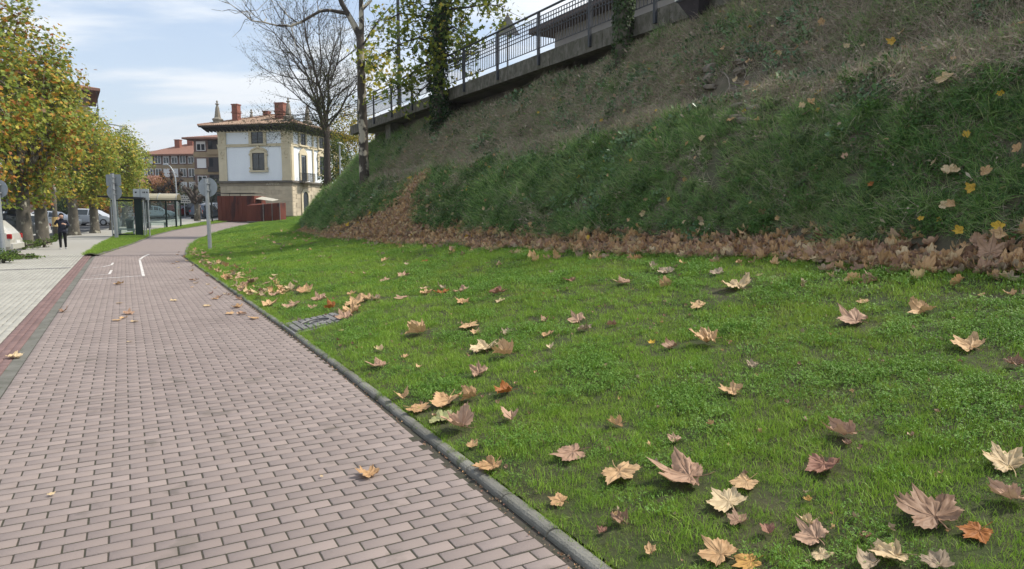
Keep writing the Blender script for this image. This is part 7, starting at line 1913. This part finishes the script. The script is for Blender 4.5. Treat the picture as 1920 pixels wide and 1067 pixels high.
# ================================================================== PEOPLE
m_skin = M('skin', (0.50, 0.31, 0.23), (0.44, 0.27, 0.2), 0.6)
m_navy = M('navy_jacket', (0.012, 0.014, 0.03), (0.008, 0.009, 0.02), 0.75, 6, 0.3)
m_trou = M('black_trousers', (0.008, 0.008, 0.010), (0.006, 0.006, 0.007), 0.85)
m_shoe = M('pale_shoe', (0.45, 0.45, 0.45), (0.3, 0.3, 0.3), 0.7)
m_hair = M('dark_hair', (0.02, 0.014, 0.012), (0.012, 0.009, 0.008), 0.6)
def person(label, loc, rz, H, jm, tm, pose):
    t = thing('person', label, 'person', loc, rz); k = H / 1.68
    V = []; E = []; Rd = []
    def v(p, r_, par=None):
        V.append(tuple(c * k for c in p)); Rd.append((r_[0] * k, r_[1] * k) if isinstance(r_, tuple) else (r_ * k, r_ * k)); i = len(V) - 1
        if par is not None: E.append((par, i))
        return i
    pel = v((0, 0, .90), (.155, .115)); wa = v((0, 0, 1.05), (.145, .105), pel); ch = v((0, -.01, 1.25), (.175, .115), wa); nk0 = v((0, 0, 1.38), (.075, .07), ch); nk = v((0, -.015, 1.45), .052, nk0)
    hd = v((0, -.03, 1.54), (.075, .088), nk); hd2 = v((0, -.03, 1.62), (.07, .082), hd)
    nose = v((0, -.125, 1.545), .012, hd)
    for sx in (-1, 1): v((sx * .082, -.02, 1.55), .014, hd)
    for sx, st_ in ((-1, pose[0]), (1, pose[1])):
        hip = v((sx * .09, 0, .86), (.10, .10), pel); kn = v((sx * .095, -.03 + st_ * .5, .48), .072, hip); an_ = v((sx * .095, st_, .09), .05, kn); hl = v((sx * .10, st_ - .03, .045), .045, an_); v((sx * .115, st_ - .17, .035), .036, hl)
    for sx, arm in ((-1, pose[2]), (1, pose[3])):
        sh = v((sx * .19, 0, 1.335), .068, ch); el = v(arm[0], .052, sh); wr = v(arm[1], .036, el)
        pm_ = v(arm[2], (.035, .02), wr)
        dv = (Vector(arm[2]) - Vector(arm[1])).normalized(); side = dv.cross(Vector((0, -1, 0.2))).normalized()
        for j in range(4):
            f0 = Vector(arm[2]) + dv * .04 + side * (j - 1.5) * .019
            a = v(tuple(f0), .009, pm_); b_ = v(tuple(f0 + dv * (.03 + .006 * (1.5 - abs(j - 1.5))) + Vector((0, -.008, 0))), .008, a); v(tuple(f0 + dv * (.05 + .006 * (1.5 - abs(j - 1.5))) + Vector((0, -.025, 0))), .007, b_)
        th_ = v(tuple(Vector(arm[2]) + side * .035), .010, pm_); v(tuple(Vector(arm[2]) + side * .05 + dv * .03), .009, th_)
    me = bpy.data.meshes.new('body'); me.from_pydata(V, E, [])
    o = bpy.data.objects.new('body', me); COL.objects.link(o)
    md = o.modifiers.new('skin', 'SKIN'); 
    for i, sv in enumerate(me.skin_vertices[0].data): sv.radius = Rd[i]; sv.use_root = (i == 0)
    o.modifiers.new('sub', 'SUBSURF').levels = 2
    dg = bpy.context.evaluated_depsgraph_get()
    m2 = bpy.data.meshes.new_from_object(o.evaluated_get(dg)); bpy.data.objects.remove(o)
    m2.name = 'body'; m2.materials.clear()
    for m in (jm, tm, m_skin, m_shoe): m2.materials.append(m)
    hands = [Vector(pose[2][2]) * k, Vector(pose[3][2]) * k]
    for p_ in m2.polygons:
        c = p_.center; p_.use_smooth = True; z = c.z / k
        if z < .075: p_.material_index = 3
        elif any((c - h).length < .10 * k for h in hands) or z > 1.43: p_.material_index = 2
        elif z < .80 and abs(c.x) < .2 * k: p_.material_index = 1
        else: p_.material_index = 0
    obj('body', m2, t)
    hm_ = MB(); hm_.sphere((0, 0.012 * k, 1.605 * k), .108 * k, 14, 10, (0.92, 1.0, 1.0)); 
    hm_.v = [(x, y if y > -0.05 * k or z > 1.655 * k else -0.02 * k, z if (z > 1.6 * k or y < 0.02 * k) else z - 0.07 * k) for x, y, z in hm_.v]
    hm_.build('hair', m_hair, t, True)
    # open jacket skirt and collar
    MB().lathe(0, 0, [(.178 * k, .76 * k), (.182 * k, .84 * k), (.165 * k, .98 * k)], 16).build('jacket_hem', jm, t, True)
    MB().lathe(0, 0, [(.085 * k, 1.38 * k), (.082 * k, 1.43 * k), (.075 * k, 1.45 * k)], 14).build('collar', jm, t, True)
    return t
p = GP(119, 467)
per = person('person in navy jacket and black trousers walking on the pavement, hand raised to face', (p.x, p.y, p.z), R(30), 1.64, m_navy, m_trou,
             (-0.10, 0.12, ((-.27, -.08, 1.16), (-.16, -.22, 1.36), (-.10, -.20, 1.46)), ((.29, -.06, 1.10), (.17, -.24, 1.16), (.09, -.27, 1.19))))
p = AT(383, 410, 77.0)
person('distant figure in grey clothes standing beside the parked white car', (p.x, 76.0, gf(76) - 0.06), R(160), 1.72, M('grey_jacket', (0.12, 0.13, 0.16), (0.09, 0.1, 0.12), 0.8), M('jeans', (0.06, 0.075, 0.11), (0.05, 0.06, 0.09), 0.8),
       (0.03, -0.05, ((-.26, .02, 1.08), (-.25, -.06, .86), (-.25, -.08, .80)), ((.26, .02, 1.08), (.25, -.06, .86), (.25, -.08, .80))))

# ================================================================== SMALL THINGS
# ---- cast cover sunk in the lawn
gh, gn = LP(592, 606)
cov = thing('drain_cover', 'ribbed cast-iron cover sunk in the lawn beside the kerb', 'drain cover', (gh.x, gh.y, gh.z + 0.012))
cov.rotation_euler = (gn.to_track_quat('Z', 'Y').to_matrix() @ Matrix.Rotation(0, 3, 'Z')).to_euler()
_yaw = Matrix.Rotation(TH, 4, 'Z'); _tl = Vector((0, 0, 1)).rotation_difference(gn).to_matrix().to_4x4()
cov.rotation_euler = (_tl @ _yaw).to_euler()
m_cast = M('cast_iron', (0.24, 0.235, 0.23), (0.16, 0.155, 0.15), 0.7, 9, 0.3, metal=0.2)
MB().cbox(-0.40, 0.40, -0.42, 0.42, -0.05, 0.0, 0.006).build('frame', m_cast, cov)
MB().box(-0.37, 0.37, -0.39, 0.39, 0.0, 0.004).build('plate', M('cast_dark', (0.05, 0.05, 0.05), (0.035, 0.035, 0.035), 0.8), cov)
for row_ in range(11):
    for col_ in range(8):
        x, y = -0.315 + col_ * 0.09, -0.345 + row_ * 0.069
        if (x / 0.2) ** 2 + (y / 0.2) ** 2 < 1: continue
        MB().cbox(x - 0.036, x + 0.036, y - 0.019, y + 0.019, 0.004, 0.022, 0.005).build('rib', m_cast, cov)
MB().tube([(0.2 * math.cos(a), 0.2 * math.sin(a), 0.012) for a in np.linspace(0, 2 * math.pi, 29)], 0.012, 6).build('ring', m_cast, cov)
MB().tube([(0.12 * math.cos(a) * (0.4 + a / 9), 0.12 * math.sin(a) * (0.4 + a / 9), 0.01) for a in np.linspace(0, 5.5, 24)], 0.012, 6).build('emblem', m_cast, cov)

# ---- stones laid bare in the bank
m_rock = M('bank_stone', (0.21, 0.18, 0.14), (0.14, 0.12, 0.095), 0.9, 5, 0.5)
def rock_mesh(seed, sx, sy, sz):
    r = np.random.default_rng(seed); bm = bmesh.new(); bmesh.ops.create_icosphere(bm, subdivisions=2, radius=0.5)
    for v in bm.verts:
        n = v.co.normalized(); k = 1 + 0.35 * (float(fbm(n.x * 2.2 + seed, n.y * 2.2 + n.z * 3, seed)) - 0.5) * 2
        v.co = Vector((np.sign(n.x) * abs(n.x) ** 0.5 * sx, np.sign(n.y) * abs(n.y) ** 0.5 * sy, np.sign(n.z) * abs(n.z) ** 0.5 * sz)) * 0.5 * k
    me = bpy.data.meshes.new('stone'); bm.to_mesh(me); bm.free(); me.materials.append(m_rock)
    return me
rocks = [(1338, 130, 34, 22, 'pale angular stone at the upper left of the bare bank patch'), (1335, 150, 30, 22, 'brownish stone just below the pale angular one'), (1392, 118, 32, 12, 'flat stone topping the bare patch of the bank'), (1390, 135, 26, 14, 'small squared stone below the flat topping one'), (1435, 182, 26, 8, 'thin pale slab stone, left of a pair on the bare bank'), (1452, 187, 28, 10, 'thin grey slab stone, right of a pair on the bare bank'),
         (1392, 198, 44, 14, 'tilted long stone in the lower middle of the bare patch'), (1420, 205, 40, 20, 'broad brown stone right of the tilted long one'), (1308, 195, 26, 14, 'rounded stone at the left of the bare bank patch'), (1283, 227, 26, 8, 'flat tan stone lying at the left edge of the bench'), (1384, 222, 30, 20, 'blocky stone sitting at the foot of the bare patch'), (1408, 224, 46, 14, 'long slab stone right of the blocky one at the foot'), (1306, 227, 18, 8, 'small flat stone beside the tan one'), (1425, 214, 30, 10, 'dark slab under the broad brown stone'), (1337, 164, 32, 12, 'flat stone in the middle left of the bare patch'), (1375, 170, 20, 14, 'small knobbly stone in the middle of the bare patch')]
for i, (px, py, w, h, lab) in enumerate(rocks):
    hp, hn = LP(px, py); kk = (hp - Vector((0, 0, CAM_Z))).length / 1280
    o = obj('stone', rock_mesh(i + 3, w * kk, w * kk * 0.8, h * kk * 0.8), None, hp - hn * 0.01, (random.uniform(-.15, .15), random.uniform(-.2, .2), TH + random.uniform(-.4, .4)))
    tag(o, lab, 'stone', 'stones laid bare in the bank')
# bare roots trailing over the stones
rt = thing('bare_root', 'bare pale root winding down over the exposed bank stones', 'root', LP(1365, 140)[0])
mb = MB()
for pp in ([(1350, 136), (1360, 140), (1368, 150), (1370, 165), (1362, 176), (1368, 190), (1378, 192)], [(1378, 120), (1382, 140), (1380, 160), (1384, 180)], [(1395, 120), (1402, 138), (1398, 150)], [(1530, 175), (1545, 185), (1555, 205)], [(1378, 100), (1380, 112), (1378, 118)]):
    mb.tube([tuple(LP(*q)[0] + LP(*q)[1] * 0.035 - rt.location) for q in pp], 0.011, 5)
mb.build('root_strand', M('root_pale', (0.30, 0.26, 0.21), (0.22, 0.19, 0.15), 0.9, 8), rt)

# ---- fallen plane leaves, one object each
SHAPES = {}
def shape(kind, key):
    """kinds: flat, cup, curl, fold, crumple"""
    k = (kind, key)
    lst = SHAPES.setdefault(k, [])
    if len(lst) < 6:
        sd = abs(hash((kind, key))) % 1 + len(SHAPES) * 7 + len(lst) * 131
        prm = {'flat': (0.18, 0.5, 0.0, 0.11), 'cup': (0.45, 1.3, 0.08, 0.16), 'curl': (0.6, 3.6, 0.1, 0.14), 'fold': (0.3, 1.1, 0.75, 0.14), 'crumple': (0.75, 1.9, 0.12, 0.3)}[kind]
        lst.append(leaf_mesh('fallen_leaf', LM[key], sd, prm[0], prm[1], prm[2], crumple=prm[3]))
    return lst[random.randrange(len(lst))]
cam_dir = Vector((0, 0, CAM_Z))
def put_leaf(px, py, w, key, kind, tilt, label, yaw=None, group='fallen plane leaves', on_path=False, lift=None):
    if on_path: hp, hn = GP(px, py) + Vector((0, 0, 0.004)), Vector((0, 0, 1))
    else: hp, hn = LP(px, py)
    dist = (hp - cam_dir).length; k = dist / 1280.0
    size = w * k / 1.06
    size = min(size, 0.42)
    to_cam = (cam_dir - hp); to_cam.z = 0; to_cam.normalize()
    tilt *= 0.26
    n = (hn + to_cam * math.tan(R(tilt)) + Vector((random.gauss(0, .06), random.gauss(0, .06), 0))).normalized()
    yaw = random.uniform(0, 6.28) if yaw is None else R(yaw)
    q = Vector((0, 0, 1)).rotation_difference(n).to_matrix().to_4x4() @ Matrix.Rotation(yaw, 4, 'Z')
    lift = (0.008 + 0.3 * size * math.sin(R(tilt)) if on_path else 0.016 + 0.36 * size * math.sin(R(tilt))) if lift is None else lift
    o = obj('fallen_leaf', shape(kind, key), None, hp + Vector((0, 0, lift)), q.to_euler(), size)
    return tag(o, label, 'leaf', group)
for h in HERO:
    if h[2] < 5: continue
    put_leaf(*h[:7], yaw=h[7])
PATHL = [(692, 895, 52, 'tan', 'cup', 'tan leaf alone on the near bricks of the path'), (240, 590, 22, 'pink', 'cup', 'pinkish leaf, upper one of a loose group on the path'), (218, 602, 18, 'tan', 'flat', 'tan leaf at the left of the loose group on the path'), (233, 598, 16, 'tan', 'cup', 'tan leaf in the middle of the loose group on the path'), (252, 604, 16, 'pale', 'flat', 'pale leaf at the right of the loose group on the path'), (243, 642, 11, 'pale', 'flat', 'tiny pale leaf below the loose group on the path'), (118, 586, 22, 'brown', 'curl', 'dark thin leaf on the edging strip left of the path'), (24, 672, 30, 'pale', 'cup', 'pale leaf on the red brick band at the left'), (221, 534, 20, 'tan', 'cup', 'tan leaf below the painted white corner'), (222, 570, 14, 'grey', 'flat', 'small grey leaf above the loose group on the path'), (325, 565, 16, 'pale', 'flat', 'pale small leaf right of the loose group on the path'), (362, 527, 16, 'brown', 'cup', 'dark leaf on the bricks near the far kerb'), (395, 552, 14, 'purple', 'curl', 'dark sliver on the bricks near the kerb heap'), (390, 575, 18, 'pale', 'flat', 'pale leaf on the bricks left of the kerb heap'), (95, 930, 14, 'pale', 'flat', 'tiny pale leaf scrap on the near left bricks'), (604, 896, 9, 'pale', 'flat', 'tiny pale scrap left of the near path leaf'), (430, 590, 20, 'tan', 'flat', 'tan leaf at the foot of the kerb heap'), (448, 577, 26, 'tan', 'cup', 'tan leaf leaning on the kerb heap'), (478, 598, 24, 'tan', 'flat', 'tan leaf lying along the kerb below the heap'), (455, 590, 22, 'pink', 'cup', 'pink leaf on the bricks by the kerb heap')]
for i, (px, py, w, key, kind, lab) in enumerate(PATHL): put_leaf(px, py, w, key, kind, 4, lab, on_path=True, group='leaves lying on the path')
# many alike: the drift beside the far kerb, and the small leaves over the far lawn
keys = ['tan', 'pale', 'pink', 'tan', 'grey', 'pink', 'tan', 'brown', 'pale']
rr = random.Random(17)
for i in range(120):                                    # drift lying along the kerb
    Yk = rr.choice([rr.uniform(12.5, 17), rr.uniform(13, 22), rr.uniform(17, 30)])
    x = float(K(Yk)) + abs(rr.gauss(0, 0.42)) + 0.02; z = ground_z(x, Yk)
    hp = Vector((x, Yk, z + rr.uniform(0.02, 0.06)))
    o = obj('fallen_leaf', shape(rr.choice(['cup', 'flat', 'crumple', 'curl']), rr.choice(keys)), None, hp, (rr.gauss(0, .35), rr.gauss(0, .35), rr.uniform(0, 6.28)), rr.uniform(0.13, 0.24))
    tag(o, 'one of the dry leaves heaped beside the kerb before the round sign', 'leaf', 'leaf heap by the far kerb')
for i in range(26):                                    # strays on the bricks by the kerb
    Yk = rr.uniform(13, 30); x = float(K(Yk)) - 0.12 - abs(rr.gauss(0, 0.35))
    o = obj('fallen_leaf', shape(rr.choice(['cup', 'flat', 'curl']), rr.choice(keys)), None, Vector((x, Yk, 0.012)), (rr.gauss(0, .12), rr.gauss(0, .12), rr.uniform(0, 6.28)), rr.uniform(0.09, 0.19))
    tag(o, 'small stray leaf on the bricks along the far kerb', 'leaf', 'stray leaves on the bricks by the far kerb')
n_ = 0
while n_ < 90:                                        # far lawn
    u = rr.uniform(13, 42); v = rr.uniform(0.04, 0.97)
    if rr.random() > 0.35 + 0.65 * min(1, (u - 13) / 10): continue
    P = lawn_pos(u, v)
    o = obj('fallen_leaf', shape(rr.choice(['cup', 'flat', 'cup', 'curl']), rr.choice(['pale', 'tan', 'pale', 'grey', 'tan', 'pink'])), None, Vector(P) + Vector((0, 0, 0.045)), (rr.gauss(0, .3), rr.gauss(0, .3), rr.uniform(0, 6.28)), rr.uniform(0.10, 0.2))
    tag(o, 'small pale leaf among many strewn over the far lawn', 'leaf', 'small leaves on the far lawn'); n_ += 1
# crumbs of leaf and clover flowers in the near lawn
crumb = [leaf_mesh('leaf_crumb', LM[k], 900 + i, 1.2, 2.5, 0.2, n=14, rings=(0.5, 1.0), stem=False, crumple=0.3) for i, k in enumerate(['brown', 'pink', 'purple', 'grey', 'tan', 'brown'])]
CC = proto_collection('leaf_crumb', crumb)
n = 900; u = RNG.uniform(-1, 20, n); v = RNG.uniform(0.01, 0.98, n); P = lawn_pos(u, v); P[:, 2] += 0.02
scatter('leaf_crumbs', CC, P, np.stack([RNG.normal(0, .5, n), RNG.normal(0, .5, n), RNG.uniform(0, 6.28, n)], 1), RNG.uniform(0.015, 0.05, n) * (1 + 0.6 * (RNG.uniform(0, 1, n) > 0.9)), 'crumbled brown leaf bits sunk in the lawn grass', 'leaf litter')
# debris along the kerb foot and in the brick joints
n = 700; Yk = RNG.uniform(2.5, 20, n); x = K(Yk) - 0.11 - np.abs(RNG.normal(0, 0.03, n)); P = np.stack([x, Yk, np.full(n, 0.004)], 1)
scatter('kerb_debris', CC, P, np.stack([RNG.normal(0, .3, n), RNG.normal(0, .3, n), RNG.uniform(0, 6.28, n)], 1), RNG.uniform(0.006, 0.02, n), 'crumbs and leaf bits gathered along the kerb', 'leaf litter')
# grass leaning over the kerb
n = 1500; Yk = RNG.uniform(2.2, 26, n); x = K(Yk) + RNG.uniform(-0.005, 0.05, n); P = np.stack([x, Yk, g(Yk) + 0.03], 1)
scatter('kerb_grass', COLL_GRASS, P, np.stack([RNG.normal(0, .3, n), RNG.normal(-.25, .3, n), RNG.uniform(0, 6.28, n)], 1), RNG.uniform(0.5, 1.0, n) * np.clip((Yk / 5) ** .3, .9, 1.6), 'grass leaning over the kerb', 'grass')
# single yellow and pale leaves that stand out on the bank
BANKL = [(1838, 370, 20, 'yellow', 'bright yellow leaf high on the right bank'), (1888, 440, 22, 'yellow', 'yellow leaf above the litter at the right edge'), (1815, 450, 20, 'yellow', 'yellow leaf just above the litter near the right edge'), (1890, 455, 26, 'tan', 'tan leaf beside the yellow one at the right edge'), (1784, 164, 28, 'pale', 'pale leaf high on the right bank'), (1598, 308, 14, 'pink', 'pink leaf in the middle of the green bank'), (1800, 335, 18, 'pale', 'pale leaf, left of a pair on the right bank'), (1860, 340, 22, 'tan', 'tan leaf, right of a pair on the right bank'), (1782, 400, 20, 'pale', 'whitish leaf low on the right bank'), (1800, 398, 18, 'tan', 'tan leaf next to the whitish one low on the bank'), (1650, 360, 12, 'orange', 'small orange leaf in the green bank'), (1740, 425, 12, 'yellow', 'small yellow leaf low on the bank'), (1512, 215, 14, 'pale', 'pale leaf at the upper edge of the green bank'), (1845, 470, 30, 'pink', 'pink leaf on top of the litter at the right'), (1870, 492, 44, 'pink', 'broad pink-brown leaf at the litter edge, far right'), (1695, 15, 1, 'pale', ''), (1690, 90, 18, 'yellow', 'pale yellow leaf on the upper right bank'), (1115, 455, 12, 'yellow', 'small yellow leaf lying in the litter strip'), (700, 405, 10, 'yellow', 'yellow leaf on the far left bank'), (660, 425, 12, 'yellow', 'lower yellow leaf on the far left bank'), (775, 340, 14, 'yellow', 'yellow leaf on the trail below the ivy tree'), (835, 372, 10, 'yellow', 'yellow leaf right of the leaf trail')]
for px, py, w, key, lab in BANKL:
    if w < 5: continue
    hp, hn = LP(px, py); kk = (hp - cam_dir).length / 1280
    q = Vector((0, 0, 1)).rotation_difference((hn + Vector((-.3, -.6, .2))).normalized()).to_matrix().to_4x4() @ Matrix.Rotation(random.uniform(0, 6.28), 4, 'Z')
    o = obj('fallen_leaf', shape('cup', key), None, hp + hn * 0.16, q.to_euler(), w * kk)
    tag(o, lab, 'leaf', 'single leaves on the bank')

# ================================================================== AIR
hm_, hnt, hN, hL, hout = newmat('haze_air')
hv_ = hN.new('ShaderNodeVolumePrincipled')
hv_.inputs['Color'].default_value = (0.80, 0.87, 0.95, 1)
hv_.inputs['Density'].default_value = 0.00030
hv_.inputs['Anisotropy'].default_value = 0.2
hL.new(hv_.outputs[0], hout.inputs['Volume'])
hb = MB().box(-3600, 3600, -450, 3400, -1.2, 430).build('haze', hm_)
stuff(hb, 'thin pale haze in the air over the town', 'haze')
